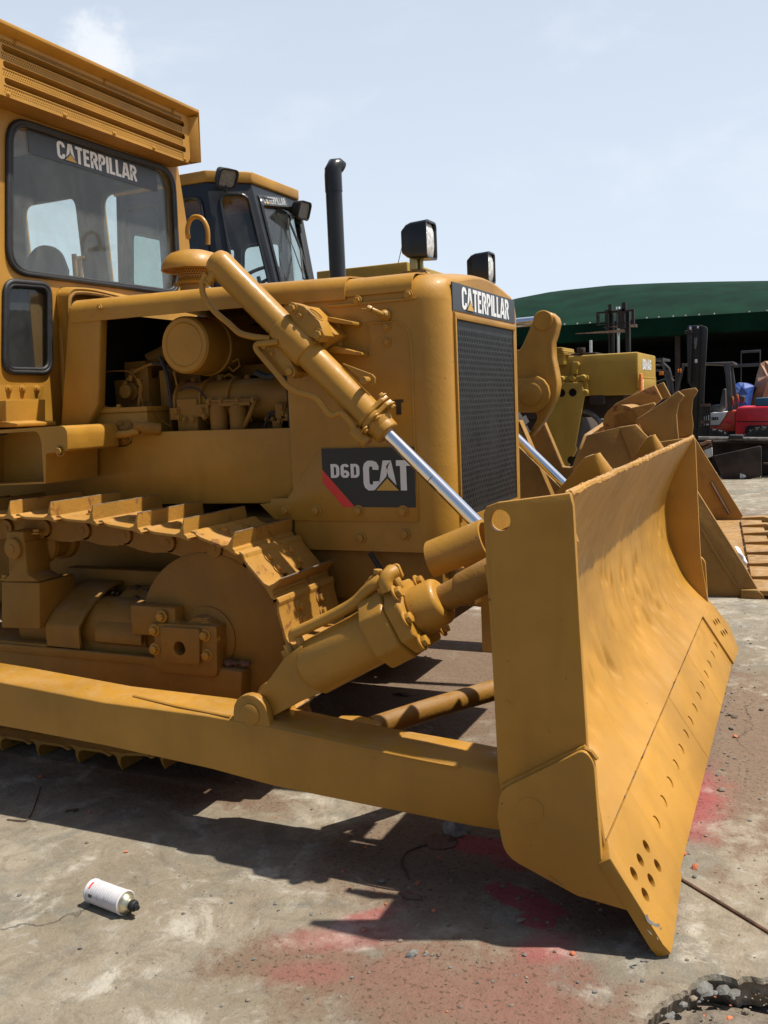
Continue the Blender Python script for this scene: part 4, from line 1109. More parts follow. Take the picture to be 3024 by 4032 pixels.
for vv in (-.05, .03): mb.prism([V((-.66, CY + vv, B_.z + .07)), V((-.66, CY + vv, B_.z - .12)), V((B_.x - .02, CY + vv, B_.z - .04)), V((B_.x - .03, CY + vv, B_.z + .02))], (0, .02, 0))
mb.build('blade_lug', 'yellow', dz, bevel=.003)
# pipe on the cylinder with elbows and flange plate
mb = MB(); py = CY - .02
mb.tube(bez([zG(265, 700, y=py), zG(262, 655, y=py), zG(300, 635, y=py), zG(420, 580, y=py), zG(560, 510, y=py), zG(660, 450, y=py), zG(735, 375, y=py), zG(790, 330, y=py), zG(830, 300, y=py + .01)], 5), .0175, 16)
mb.tube(bez([zG(880, 375, y=py - .01), zG(862, 320, y=py - .01), zG(880, 275, y=py), zG(925, 250, y=py + .02)], 5), .0225, 16)
hp = mb.build('hydraulic_pipe', 'yellow', cyl)
mb = MB(); fl = [zG(716, 322, y=py + .02), zG(915, 198, y=py + .02), zG(940, 205, y=py + .02), zG(974, 285, y=py + .02), zG(955, 300, y=py + .02), zG(735, 350, y=py + .02)]
mb.prism(roundpoly(fl, .01, 3), (0, .012, 0)); mb.cyl(zG(810, 235, y=py + .02), zG(810, 265, y=py + .02), .014, 6)
for x, y in ((795, 325), (900, 260)): p = zG(x, y, y=py + .02); mb.lathe(p, (0, -1, 0), [(.026, 0), (.022, .012)], 20)
mb.build('pipe_flange', 'yellow', cyl, bevel=.002)
mb = MB(); 
for x, y in ((235, 770), (860, 400)): p = zG(x, y, y=py); mb.prism([p + ax * .05 + up * -.03, p + ax * .05 + up * .012, p - ax * .03 + up * .012, p - ax * .03 + up * -.03], (0, .05, 0))
for x, y in ((225, 745), (300, 700), (835, 375), (940, 320)): p = zG(x, y, y=py); mb.cyl(p - up * .02, p + up * .012, .013, 6)
build_each(mb, 'pipe_clamp', 'yellow', cyl, bevel=.002)
# diagonal brace
mb = MB(); b0, b1, b2 = at(1465, 2866, y=2.56), at(1700, 2790, y=2.75), at(1985, 2705, y=3.05)
e_ = V((-.66, 3.35, b2.z + .05))
mb.tube(bez([b0, b1, b2, e_], 6), .036, 20); br = mb.build('brace_tube', 'yellow_dusty', dz)
mb = MB(); c_ = at(1405, 2872, y=2.50); mb.prism(roundpoly([c_ + V((-.09, 0, -.05)), c_ + V((.06, 0, -.04)), c_ + V((.07, 0, .012)), c_ + V((.0, 0, .028)), c_ + V((-.09, 0, .02))], .02, 4), (0, .05, 0)); mb.cyl(c_ + V((.04, -.01, -.01)), b0, .016, 12)
mb.build('brace_clevis', 'yellow', br, bevel=.003)
mb = MB(); mb.box((-3.7, AY2 - .01, .20), (-1.78, 2.65, .27)); mb.build('inner_flange', 'yellow_dusty', arm, bevel=.004)  # plate added out of sight to close a gap in the arm's ground shadow
mb = MB(); mb.box((-1.62, AY2 + .002, arm.location.z - .1), (-1.30, AY2 + .03, outT[4].z - .03)); mb.build('arm_bracket', 'yellow', arm, bevel=.004)

# =================================================================== LIFT CYLINDERS
LY = 2.955
def P4(x, y, yy=LY): return z4(x, y, y=yy)
LA = at(880, 1055, y=LY); LB = at(1525, 1705, y=LY)
ld = (LB - LA).normalized(); lu = V((0, 1, 0)).cross(ld); lu = lu if lu.z > 0 else -lu
LL = (LB - LA).length
Q = lambda t, u=0, v=0: LA + ld * t + lu * u + V((0, v, 0))
lift_parts = []
rO = .0525
mb = MB(); tm = (P4(290, 560) - LA).dot(ld)
mb.lathe(LA, ld, [(.03, -.055), (.045, -.045), (.052, -.028), (rO, -.02), (.0535, -.016), (.0535, -.008), (rO, -.004), (rO, tm - .09), (.060, tm - .085), (.063, tm - .07), (.063, tm + .05), (.060, tm + .062), (.0525, tm + .066), (.0525, LL - .05), (.056, LL - .045), (.047, LL - .02)], 40)
lc = mb.build('lift_cylinder', 'yellow', dz, ang=35); lift_parts.append(lc)
mb = MB(); 
for (t, w) in ((LL - .095, .016), (LL - .072, .016)):
    pts = []
    for k in range(24):
        a = 2 * PI * k / 24; r = .056 + .040 * max(0, math.cos(2 * a)) ** 3
        pts.append(Q(t, r * math.cos(a), r * math.sin(a)))
    mb.prism(pts, ld * w)
mb.lathe(Q(LL - .06), ld, [(.050, 0), (.048, .06), (.042, .065)], 30)
fl_ = mb.build('gland_flange', 'yellow', lc, bevel=.002); lift_parts.append(fl_)
for u in (-.08, .08):
    for v_ in (0,): bolt(fl_, Q(LL - .055, u, v_), ld, .013); bolt(fl_, Q(LL - .095, u, v_), -ld, .013)
for u, v_ in ((.03, -.055), (-.03, -.055)): bolt(fl_, Q(LL - .055, u, v_), ld, .011)
# trunnion yoke clamp halves
mb = MB()
for sgn in (1, -1):
    c = Q(tm - .01, sgn * .088, -.0)
    pts = [c + ld * a + lu * b for a, b in ((-.085, -.012), (-.085, .012), (-.045, .03 * sgn + .004), (.045, .03 * sgn + .004), (.085, .012), (.085, -.012), (.04, -.028 * sgn), (-.04, -.028 * sgn))]
    pts = [c + ld * a + lu * (b * sgn) for a, b in ((-.09, -.018), (-.09, .012), (-.04, .034), (.04, .034), (.09, .012), (.09, -.018), (.035, -.032), (-.035, -.032))]
    mb.prism([p + V((0, -.03, 0)) for p in pts], (0, .075, 0))
    mb.lathe(c + V((0, -.03, 0)) , (0, -1, 0), [(.001, 0), (.001, .001)], 8)
yk = mb.build('trunnion_yoke', 'yellow', lc, bevel=.005)
for sgn in (1, -1):
    c = Q(tm - .01, sgn * .088)
    for a in (-.07, .07): bolt(yk, c + ld * a + lu * (-.002 * sgn) + V((0, -.03, 0)), (0, -1, 0), .015)
    bolt(yk, c + ld * -.03 + lu * (.0 * sgn) + V((0, -.03, 0)), (0, -1, 0), .008)
mb = MB(); c = Q(tm - .01, .122); mb.lathe(c - lu * .004, lu, [(.034, 0), (.034, .006), (.028, .007), (.028, .004)], 28); mb.build('trunnion_cap', 'yellow', yk)
mb = MB(); mb.cyl(Q(tm, .05, .05), Q(tm, .05, .16), .03, 16); mb.cyl(Q(tm, -.05, .05), Q(tm, -.05, .16), .03, 16); mb.prism([Q(tm - .08, .11, .04), Q(tm + .08, .11, .04), Q(tm + .05, -.12, .04), Q(tm - .05, -.12, .04)], (0, .10, 0)); mb.build('yoke_mount', 'yellow', dz, bevel=.006)
# rod
LE = at(1925, 2085, y=LY); rd = (LE - LB).length
mb = MB(); mb.cyl(Q(LL - .03), Q(LL + rd + .26), .0235, 32); rod = mb.build('chrome_rod', 'chrome', lc); lift_parts.append(rod)
mb = MB(); mb.cyl(Q(LL + rd * .46), Q(LL + rd * .46 + .003), .0238, 32); mb.build('rod_band', 'steel', rod)
# pipes along the cylinder
pth = [(1040, 100), (1022, 125), (1018, 190), (1045, 245), (1090, 300), (1150, 350), (1200, 395), (1250, 412), (1300, 420), (1360, 425)]
mb = MB(); mb.tube(bez([z2(x, y, y=LY - .04) for x, y in pth], 4), .0115, 14)
pth = [(1400, 440), (1330, 450), (1292, 455), (1290, 480), (1330, 530), (1390, 600), (1440, 660), (1500, 695), (1560, 712), (1600, 735), (1660, 810)]
pp = [z2(x, y, y=LY - .05) for x, y in pth] + [z4(x, y, y=LY - .045) for x, y in ((520, 1020), (590, 1100), (608, 1150))]
mb.tube(bez(pp, 4), .0115, 14)
hp = mb.build('hydraulic_pipe', 'yellow', lc, ang=60)
mb = MB(); p = Q(.0, -.055, -.03); mb.cyl(p - lu * .02, p + lu * .03, .018, 16); mb.cyl(p + ld * .0 - lu * .012, p - lu * .022, .023, 6); 
p = z4(655, 825, y=LY - .03); mb.cyl(p + V((0, .04, 0)), p + V((0, -.012, 0)), .013, 14); mb.prism([z4(525, 725, y=LY), z4(700, 790, y=LY), z4(718, 810, y=LY), z4(715, 845, y=LY), z4(690, 860, y=LY), z4(660, 840, y=LY)], (0, .01, 0))
p = z4(640, 1165, y=LY - .04); mb.cyl(p - ld * .03, p + ld * .03, .022, 14); mb.lathe(z4(605, 1150, y=LY - .05), ld, [(.014, -.02), (.014, .03)], 6)
build_each(mb, 'pipe_fitting', 'yellow', lc, bevel=.001)
# the far lift cylinder
lc2 = mirror(lc, dz); 
for o in lift_parts[1:]: mirror(o, lc2)
# =================================================================== BLADE
BY0, BY1 = 2.19, 5.03
prof = [(-.503, 1.128), (-.575, 1.00), (-.612, .915), (-.641, .826), (-.648, .75), (-.644, .69), (-.632, .60), (-.601, .501), (-.559, .403), (-.502, .328), (-.435, .262)]
prof = [(p.x, p.z) for p in bez([V((x, 0, z)) for x, z in prof], 5)]
rd_ = random.Random(11); DENT = []
for _ in range(85):
    yy_ = rd_.uniform(BY0 + .1, BY1 - .15); ln_ = rd_.choice((.42, .50, .60, .66)); DENT.append((yy_, ln_ + .04 * math.sin(yy_ * 4) + rd_.gauss(0, .022), rd_.uniform(.010, .020), rd_.uniform(.006, .019)))
mb = MB(); NYB = 280; vs = []; fs = []
for j in range(NYB + 1):
    y = BY0 + .02 + (BY1 - BY0 - .03) * j / NYB
    for i, (x, z) in enumerate(prof):
        d = 0
        if 2 < i < len(prof) - 2:   # dents beaten into the sheet
            q_ = V((y * 5.5, z * 3.4, 0)); d = .0045 * noise.noise(q_) + .0022 * noise.noise(q_ * 2.3)
            w_ = math.exp(-((z - .50 - .05 * math.sin(y * 3)) / .12) ** 2)
            k_ = noise.noise(V((y * 17, z * 7 + y * 3, 3))); d += .030 * w_ * min(0, k_ + .24) + .010 * w_ * min(0, noise.noise(V((y * 30, z * 9 + y * 4, 8))) + .1)
        if 2 < i < len(prof) - 2:
            for (dy_, dz_, r_, h_) in DENT:
                if abs(y - dy_) < .06 and abs(z - dz_) < .12:
                    v_ = (z - dz_) / (r_ * (1.3 if z < dz_ else 3.6)); d -= h_ * math.exp(-((y - dy_) / r_) ** 2 - v_ * v_)
        vs.append(V((x + d, y, z + d * .5)))
n = len(prof)
for j in range(NYB):
    for i in range(n - 1): fs.append((j * n + i, j * n + i + 1, (j + 1) * n + i + 1, (j + 1) * n + i))
mb.add(vs, fs); bl = mb.build('blade', 'yellow', dz, ang=80)
m_ = bl.modifiers.new('s', 'SOLIDIFY'); m_.thickness = .018; m_.offset = 1
if sum((bl.data.polygons[i].normal.x for i in range(0, 200))) < 0: bl.data.flip_normals()
m_.offset = -1
# ragged weld along the top edge
mb = MB(); y = BY0 + .02; pth = []
while y < BY1 - .02: pth.append(V((-.511 + random.uniform(-.003, .003), y, 1.128 + random.uniform(-.004, .004)))); y += random.uniform(.012, .03)
mb.tube(pth, [random.uniform(.007, .012) for _ in pth], 7); mb.build('top_bead', 'yellow', bl)
# back of the blade: box stiffeners
mb = MB()
mb.prism([V((-.665, BY0 + .9, .80)), V((-.75, BY0 + .9, .70)), V((-.75, BY0 + .9, .50)), V((-.66, BY0 + .9, .42))], (0, BY1 - BY0 - 1.8, 0))
mb.prism([V((-.60, BY0 + .06, .40)), V((-.70, BY0 + .06, .36)), V((-.67, BY0 + .06, .24)), V((-.50, BY0 + .06, .24))], (0, BY1 - BY0 - .12, 0))
build_each(mb, 'blade_stiffener', 'yellow_dusty', bl, bevel=.01)
zE = crop(2400, 1650, .40678)
zB = crop(1600, 1700, .36166)
# end plates
def endplate(y0, th, name):
    T = [zB(840, 1000, y=BY0), zB(835, 900, y=BY0), zB(870, 815, y=BY0), zB(945, 770, y=BY0), zB(1659, 722, y=BY0)]
    pts = [V((-.505, 0, 1.132)), V((-.498, 0, 1.10)), V((-.487, 0, .80)), V((-.474, 0, .505)), V((-.435, 0, .255)), V((-.46, 0, .235)), V((-.69, 0, .30)), V((-.705, 0, .40)),
           V((-.712, 0, .70)), V((-.722, 0, .98)), V((T[1].x, 0, T[1].z)), V((T[2].x, 0, T[2].z)), V((T[3].x + .01, 0, T[3].z))]
    pts = [V((p.x, y0, p.z)) for p in pts]
    mb = MB(); mb.prism(pts, (0, th, 0)); return mb.build(name, 'yellow', bl, bevel=.003)
ep = endplate(BY0, .022, 'end_plate')
hc = zB(1018, 966, y=BY0); boolcut(ep, MB().cyl(hc + V((0, -.1, 0)), hc + V((0, .1, 0)), .0272, 36))
ep2 = endplate(BY1 - .022, .022, 'end_plate')
hc2 = V((hc.x, BY1 - .01, hc.z)); boolcut(ep2, MB().cyl(hc2 + V((0, -.1, 0)), hc2 + V((0, .1, 0)), .0272, 36))
def gusset(y0, th):
    s = [at(1978, 3098, y=BY0), at(2306, 2938, y=BY0), at(2346, 2985, y=BY0), at(2375, 3363, y=BY0), at(2488, 3570, y=BY0), at(2279, 3509, y=BY0), at(1996, 3354, y=BY0), at(1968, 3200, y=BY0)]
    s = [V((p.x, y0, p.z)) for p in s]; s = roundpoly(s, [.03, .03, .02, 0, .01, .0, .04, .0], 4)
    mb = MB(); mb.prism(s, (0, th, 0)); return mb.build('corner_gusset', 'yellow', bl, bevel=.006, seg=3)
gs = gusset(BY0 - .024, .025); gusset(BY1 - .001, .025)
mb = MB(); c = at(2088, 3190, y=BY0 - .024); mb.lathe(c, (0, -1, 0), [(.034, -.002), (.034, .0015), (.001, .0015)], 32); 
for k in range(16): a = -.3 + k * .13; mb.lathe(c + V((.055 * math.cos(a), 0, .055 * math.sin(a))), (0, -1, 0), [(.006, -.001), (.001, .002)], 6) if False else None
mb.build('plug', 'yellow', gs)
mb = MB(); a, b = at(2160, 3450, y=BY0 - .024), at(2218, 3492, y=BY0 - .024); mb.tube([a, a.lerp(b, .5) + V((0, -.001, 0)), b], .003, 6)
mb.tube([at(2300, 2945, y=BY0 - .005), at(2330, 2960, y=BY0 - .01), at(2352, 2990, y=BY0 - .01)], .006, 6)
a, b = at(1978, 3098, y=BY0 - .004), at(2306, 2938, y=BY0 - .004); mb.tube([a.lerp(b, k / 12) + V((0, 0, random.uniform(-.001, .001))) for k in range(13)], .006, 7)
build_each(mb, 'weld_bead', 'yellow', gs)
mb = MB(); c = at(1998, 2768, y=BY0); mb.lathe(c, (0, -1, 0), [(.008, -.001), (.006, .003), (.001, .003)], 10); mb.build('weld_spot', 'yellow', ep)
# cutting edge and end bits with bolt holes
S0 = V((-.436, 0, .252)); T0 = V((-.297, 0, .030)); ed = (T0 - S0); en = V((-ed.z, 0, ed.x)).normalized(); en = en if en.x > 0 else -en
def strip(y0, y1, s0, s1, th, proud=0.0):
    a = S0 + ed * s0; b = S0 + ed * s1
    return [V((p.x, y0, p.z)) for p in (a + en * proud, b + en * proud, b + en * (proud - th), a + en * (proud - th))], V((0, y1 - y0, 0))
EBY = .34
joints = [BY0 + EBY, 3.42, 4.03, BY1 - EBY]
for a, b in zip(joints[:-1], joints[1:]):
    mb = MB(); s_, v_ = strip(a + .0015, b - .0015, .012, 1.0, .028); mb.prism(s_, v_)
    ce = mb.build('cutting_edge', 'yellow', bl, bevel=.003)
    cu = MB(); nb = max(2, round((b - a) / .15)); 
    for k in range(nb):
        yy = a + (b - a) * (k + .5) / nb; c = S0 + ed * .50; c = V((c.x, yy, c.z))
        cu.lathe(c + en * .004, -en, [(.020, 0), (.0185, .012)], 20)
    cu_t = cu; boolcut(ce, cu_t)
    mb = MB()
    for k in range(nb):
        yy = a + (b - a) * (k + .5) / nb; c = S0 + ed * .50; c = V((c.x, yy, c.z)); mb.lathe(c - en * .0092, en, [(.0168, 0), (.016, .006), (.001, .008)], 20)
    build_each(mb, 'bolt', 'yellow', ce)
def endbit(near_):
    ys = BY0 - .028 if near_ else BY1 + .028; sg = 1 if near_ else -1
    L = EBY + .026
    pts2 = [(.0, -.03), (L, -.03), (L, 1.0), (.045, 1.13), (-.012, 1.11)] if near_ else [(.0, -.03), (L, -.03), (L, 1.0), (.06, 1.03), (-.075, .62)]
    if near_: pts2 = [(.0, .09), (.05, -.015), (L, -.015), (L, 1.0), (.06, 1.10), (.012, 1.10), (-.0, .98)]
    P_ = [V(((S0 + ed * s).x, ys + sg * v, (S0 + ed * s).z)) + en * .010 for v, s in pts2]
    mb = MB(); mb.prism(P_, -en * .036); eb = mb.build('end_bit', 'yellow', bl, bevel=.003)
    holes = [(.085, .62), (.135, .45), (.185, .31), (.150, .75), (.205, .57), (.10, .30)] if False else None
    # traced bolt pattern: an upper row of three, a lower row of three
    pat = [(.105, .34), (.165, .30), (.225, .27), (.095, .60), (.155, .56), (.215, .52)]
    if near_:
        zD = crop(2300, 3100, .31646); pat = []
        for x, y in ((775, 735), (700, 905), (620, 1075), (915, 975), (835, 1155), (762, 1335)):
            r_ = zD(x, y, y=2.3); d = (r_ - EYE); o_ = S0 + en * .010; t = (o_ - V((EYE.x, 0, EYE.z))).dot(en) / d.dot(en); pat.append(EYE + d * t)
    else: pat = [V(((S0 + ed * s).x, ys + sg * v, (S0 + ed * s).z)) + en * .010 for v, s in pat]
    cu = MB()
    for c in pat: cu.cyl(c + en * .02, c - en * .06, .0175, 24)
    boolcut(eb, cu)
    mb = MB()
    for i, c in enumerate(pat):
        if i != 3: mb.lathe(c - en * .035, en, [(.022, -.01), (.0205, .004), (.001, .006)], 20)
    mb.build('back_plate', 'yellow_dusty', eb)
    return eb
eb = endbit(True); endbit(False)
# seam of exposed dirt between mouldboard and edge
mb = MB(); y = BY0 + .02; pth = []
while y < BY1 - .05: pth.append(V((S0.x - .004 + random.uniform(-.0015, .0015), y, S0.z + .006 + random.uniform(-.0015, .0015)))); y += .03
mb.tube(pth, [random.uniform(.003, .0065) for _ in pth], 5); mb.build('edge_seam', 'rustbare', bl)
# chipped paint patches: bare steel flakes on the end bit tip
def surf_e(px, py, pr=.011):
    r_ = at(px, py, y=2.3); d = r_ - EYE; o_ = S0 + en * pr; t = (o_ - V((EYE.x, 0, EYE.z))).dot(en) / d.dot(en); return EYE + d * t
mb = MB()
for poly in ([(755, 1595), (790, 1580), (805, 1640), (850, 1670), (880, 1695), (920, 1700), (935, 1690), (942, 1730), (900, 1740), (860, 1715), (820, 1705), (785, 1670)], [(775, 1765), (820, 1790), (850, 1840), (835, 1835), (800, 1800)], [(900, 1850), (930, 1890), (915, 1900)], [(940, 1745), (965, 1740), (968, 1765), (945, 1770)]):
    mb.add([surf_e(2300 + x * .31646, 3100 + y * .31646, .0105) for x, y in poly], [tuple(range(len(poly)))])
build_each(mb, 'bare_patch', 'steel', eb, smooth=False)
# shields on the back of the blade: half tubes
def halftube(a, b, r, upv, name, a0=-.6, a1=PI + .6, cut=0):
    ax_ = (b - a).normalized(); u = (upv - ax_ * upv.dot(ax_)).normalized(); w = ax_.cross(u)
    secs = []
    for i in range(9):
        c = a.lerp(b, i / 8); s_ = []
        for k in range(17):
            t = a0 + (a1 - a0 - cut * (1 - i / 8)) * k / 16; s_.append(c + (w * math.cos(t) + u * math.sin(t)) * r)
        secs.append(s_)
    mb = MB(); loft(mb, secs); o = mb.build(name, 'yellow', bl, ang=60); m = o.modifiers.new('s', 'SOLIDIFY'); m.thickness = .010; return o
ha = zB(310, 1430, y=2.62) + V((0, 0, .0)); hb_ = V((-.60, 2.62, ha.z + .125))
halftube(zB(320, 1420, y=2.60), zB(900, 1190, y=2.60), .070, V((0, -.35, 1)), 'rod_shield', -.25, PI + .25)
def wedge(apL, apR, b1, b0, w, name):
    mb = MB(); secs = []
    # front sheet folded round a rounded nose
    d = V((0, w, 0))
    for t in (0, 1):
        A = apL.lerp(b0, t); B = apR.lerp(b1, t)
        nrm = V((.5, -.1, -.2)).normalized(); s_ = [A, A.lerp(B, .6)]
        for k in range(1, 9):
            a = k / 8 * PI * .75; off_ = (B - A.lerp(B, .6)); s_.append(A.lerp(B, .6) + off_ * math.sin(a) + d * (.5 - .5 * math.cos(a)) * .8)
        secs.append(s_)
    loft(mb, secs); o = mb.build(name, 'yellow', bl, ang=50); m = o.modifiers.new('s', 'SOLIDIFY'); m.thickness = .010; return o
w1y = 2.86
wedge(zB(0, 0, y=w1y) * 0 + at(2302, 1802, y=w1y), at(2348, 1786, y=w1y), V((-.515, w1y + .02, 1.10)), V((-.74, w1y, 1.02)), .12, 'rod_shield')
wb = 4.02
wedge(at(2545, 1725, y=wb), at(2572, 1712, y=wb), V((-.515, wb + .02, 1.10)), V((-.72, wb, 1.00)), .12, 'rod_shield')
# lift rod anchor and brackets on the back
mb = MB(); p = zB(760, 1450, y=2.62); mb.prism([p + V((-.05, 0, 0)), p + V((.1, 0, .05)), p + V((.2, 0, -.2)), p + V((.06, 0, -.14)), p + V((0, 0, -.05))], (0, .02, 0)); mb.box((-.86, 2.55, .62), (-.66, 2.9, .80)); mb.build('rod_anchor', 'yellow', bl, bevel=.004)
mb = MB(); mb.prism([zB(600, 1470, y=2.66), zB(870, 1270, y=2.66), zB(870, 1330, y=2.66), zB(720, 1420, y=2.66)], (0, .10, 0)); mb.build('anchor_plate', 'yellow_rusty', bl)
# splash pipe behind, beneath the nose
mb = MB(); mb.cyl((-1.05, 3.3, .62), (-1.05, 3.9, .62), .05, 20); mb.box((-1.3, 3.2, .60), (-1.1, 4.0, .75)); mb.build('front_crossmember', 'yellow_dusty', dz, bevel=.01)
# =================================================================== WHEEL LOADER BEHIND
k2 = crop(2000, 1100, .61725)
kz = crop(2250, 1400, .33153)
kf = crop(2550, 1200, .33906)
kb = crop(2600, 1900, .25558)
wl = thing('wheel_loader', (-3.6, 8.0, 0), 'yellow wheel loader with a black glazed cab and big toothed bucket, standing behind the bulldozer', 'loader')
T2, T3 = z1(800, 285, x=-4.75), z1(1224, 458, x=-4.75)
B2, B3 = z1(1062, 1245, x=-4.45), z1(1368, 1225, x=-4.45)
yT = T2.y - .27
T1 = z1(385, 275, y=yT); B1 = z1(560, 1250, y=B2.y - .27)
T0 = zw(1012, 940, y=yT); T0.x = max(T0.x, -6.4); T0.z = T1.z; B0 = V((T0.x, B1.y, B1.z - .3)); B1.z -= .3
for p in (B2, B3): p.z -= .3; p.x += .05
for p in (T2, T3): p.z = T1.z
T4 = T3 + V((T1.x - T2.x, .27, 0)); B4 = B3 + V((B1.x - B2.x, .27, 0)); T5 = V((T0.x, T4.y, T4.z)); B5 = V((T0.x, B4.y, B4.z))
lcab = None
def facewin(mb, gl, A, B, C, D, m, r=.09, th=.04, two=False):
    """A,B bottom, C,D top; window inset m=(l,r,b,t) as fractions"""
    P = lambda u, v: (A.lerp(B, u)).lerp(D.lerp(C, u), v)
    nrm = (B - A).cross(D - A).normalized()
    ws = [(m[0], 1 - m[1])] if not two else [(m[0], .47), (.55, 1 - m[1])]
    hs_ = []
    for u0, u1 in ws:
        h_ = roundpoly([P(u0, m[2]), P(u1, m[2]), P(u1, 1 - m[3]), P(u0, 1 - m[3])], r, 5); hs_.append(h_)
        gl.prism([p - nrm * .02 for p in h_], nrm * .004)
        s_ = [p + nrm * .008 for p in h_]; n = len(s_)
        for i in range(n): mb.cyl(s_[i], s_[(i + 1) % n], .016, 6)
    wall_with_holes(mb, [A, B, C, D], hs_, -nrm * th)
mb = MB(); gl = MB()
facewin(mb, gl, B1, B2, T2, T1, (.24, .13, .05, .09))
facewin(mb, gl, B2, B3, T3, T2, (.10, .07, .05, .09))
facewin(mb, gl, B0, B1, T1, T0, (.08, .08, .10, .10), two=True)
facewin(mb, gl, B4, B3, T3, T4, (.13, .13, .05, .12))
facewin(mb, gl, B4, B5, T5, T4, (.06, .1, .10, .30), two=True)
facewin(mb, gl, B5, B0, T0, T5, (.15, .15, .30, .25))
lcab = mb.build('cab', 'navy', wl, smooth=False); build_each(gl, 'cab_glass', 'glassfar', lcab, smooth=False)
mb = MB(); o8 = [T0, T1, T2, T3, T4, T5]; cc = sum(o8, V((0, 0, 0))) / 6
mb.prism([p + (V((p.x - cc.x, p.y - cc.y, 0))).normalized() * .03 for p in o8], (0, 0, .10)); mb.build('cab_roof', 'yellow', lcab, bevel=.012)
mb = MB(); mb.prism([V((p.x, p.y, B2.z - .25)) for p in (B0, B1, B2, B3, B4, B5)], (0, 0, .25)); mb.build('cab_base', 'yellow', lcab)
Pf = lambda u, v: (B2.lerp(B3, u)).lerp(T2.lerp(T3, u), v)
fn = (B3 - B2).cross(T2 - B2).normalized(); ux_ = (B3 - B2).normalized(); uz_ = (T2 - B2 - ux_ * (T2 - B2).dot(ux_)).normalized()
mb = MB(); a0 = Pf(.10, .845); Hs = (T2 - B2).length * .075; Ls = (B3 - B2).length
mb.add([a0 + fn * .012, a0 + ux_ * Ls * .83 + fn * .012, a0 + ux_ * Ls * .80 + uz_ * Hs + fn * .012, a0 + ux_ * 0 + uz_ * Hs + fn * .012], [(0, 1, 2, 3)], 0)
sxl = Ls * .66 / (W_ * Hs * .72); o_ = a0 + ux_ * Ls * .09 + uz_ * Hs * .14 + fn * .013
text(mb, 'CATERPILLAR', o_, ux_, uz_, Hs * .72, fn, w=.14, mi=1, sx=sxl); cat_triangle(mb, o_, ux_, uz_, Hs * .72, fn, GL['C'][0] + .07, sxl, 2, 0, .8)
mb.build('sun_strip', ['decalgrey', 'silverdim', 'logoyellow'], lcab, smooth=False)
mb = MB(); a = z1(1145, 610, x=-4.66); b = z1(1265, 900, x=-4.56); c_ = z1(1350, 1200, x=-4.42)
mb.tube([a, b, c_], .012, 6); mb.tube([b, z1(1290, 1180, x=-4.40)], .010, 6); mb.tube([a, z1(1180, 850, x=-4.55), z1(1200, 900, x=-4.5), z1(1310, 1210, x=-4.4)], .006, 6)
build_each(mb, 'wiper', 'blackmatt', lcab)
mb = MB(); c_ = z1(870, 1160, y=8.05); pts = [c_ + V((.20 * math.cos(k / 20 * 2 * PI), .20 * math.sin(k / 20 * 2 * PI), .08 * math.cos(k / 20 * 2 * PI))) for k in range(21)]
mb.tube(pts, .018, 8, False); mb.cyl(c_, c_ + V((.1, 0, -.5)), .02, 8); mb.build('steering_wheel', 'blackmatt', lcab)
def farlamp(p, nx, name='work_light'):
    mb = MB(); s = .10; nx = V(nx).normalized(); y_ = V((0, 0, 1)).cross(nx).normalized(); z_ = nx.cross(y_)
    secs = [[p + nx * t + y_ * a * k + z_ * b * k for a, b in rr(-s, -s * .92, s, s * .92, .04, 3)] for t, k in ((-.14, .45), (-.10, .8), (0, 1), (.0, .85), (-.02, .8))]
    n = len(secs[0]); fs = []
    for i in range(4):
        for k in range(n): fs.append((i * n + k, i * n + (k + 1) % n, (i + 1) * n + (k + 1) % n, (i + 1) * n + k))
    fs.append(tuple(range(n))); mb.add([q_ for s_ in secs for q_ in s_], fs); mb.cyl(p - nx * .07, p - nx * .07 + V((0, 0, -.14)), .02, 8)
    o = mb.build(name, 'blackmatt', lcab); mb = MB(); mb.prism([q_ for q_ in secs[4]], nx * .006); mb.build('lamp_lens', 'lensdark', o); return o
farlamp(z1(590, 250, x=-4.78), (.85, -.4, -.55)); farlamp(z1(1305, 545, x=-4.55), (.9, -.1, -.3))
# body, wheels
mb = MB(); mb.box((-8.6, 7.2, 1.1), (-6.3, 9.0, 2.35)); mb.box((-6.5, 7.35, .8), (-3.9, 8.85, 2.0)); mb.box((-3.9, 7.6, .6), (-2.9, 8.5, 1.6)); mb.build('body', 'yellow', wl, bevel=.05)
def wheel(parent, c, R, W, hub='yellow', name='wheel', axis=(0, 1, 0)):
    mb = MB(); prof = [(R * .55, -W / 2), (R * .78, -W * .52), (R * .95, -W * .46), (R, -W * .36), (R, W * .36), (R * .95, W * .46), (R * .78, W * .52), (R * .55, W / 2)]
    mb.lathe(c, axis, prof, 40); ax_ = V(axis); u = ax_.orthogonal().normalized(); w = ax_.cross(u)
    for k in range(22):
        a = 2 * PI * k / 22; d = u * math.cos(a) + w * math.sin(a); t = u * -math.sin(a) + w * math.cos(a); cc_ = V(c) + d * R * .99
        mb.prism([cc_ - t * R * .05 - ax_ * W * .46, cc_ + t * R * .05 - ax_ * W * .46, cc_ + t * R * .10, cc_ + t * .0 + ax_ * .0], d * R * .035)
        mb.prism([cc_ - t * R * .05 + ax_ * W * .46, cc_ + t * R * .05 + ax_ * W * .46, cc_ + t * R * .10, cc_ + t * .0], d * R * .035)
    o = mb.build(name, 'tyre', parent, ang=40); mb = MB(); mb.lathe(c, axis, [(.1 * R, -W * .40), (.3 * R, -W * .42), (.35 * R, -W * .25), (.52 * R, -W * .3), (.57 * R, -W * .49), (.57 * R, W * .49), (.3 * R, W * .3)], 32); mb.build('rim', hub, o); return o
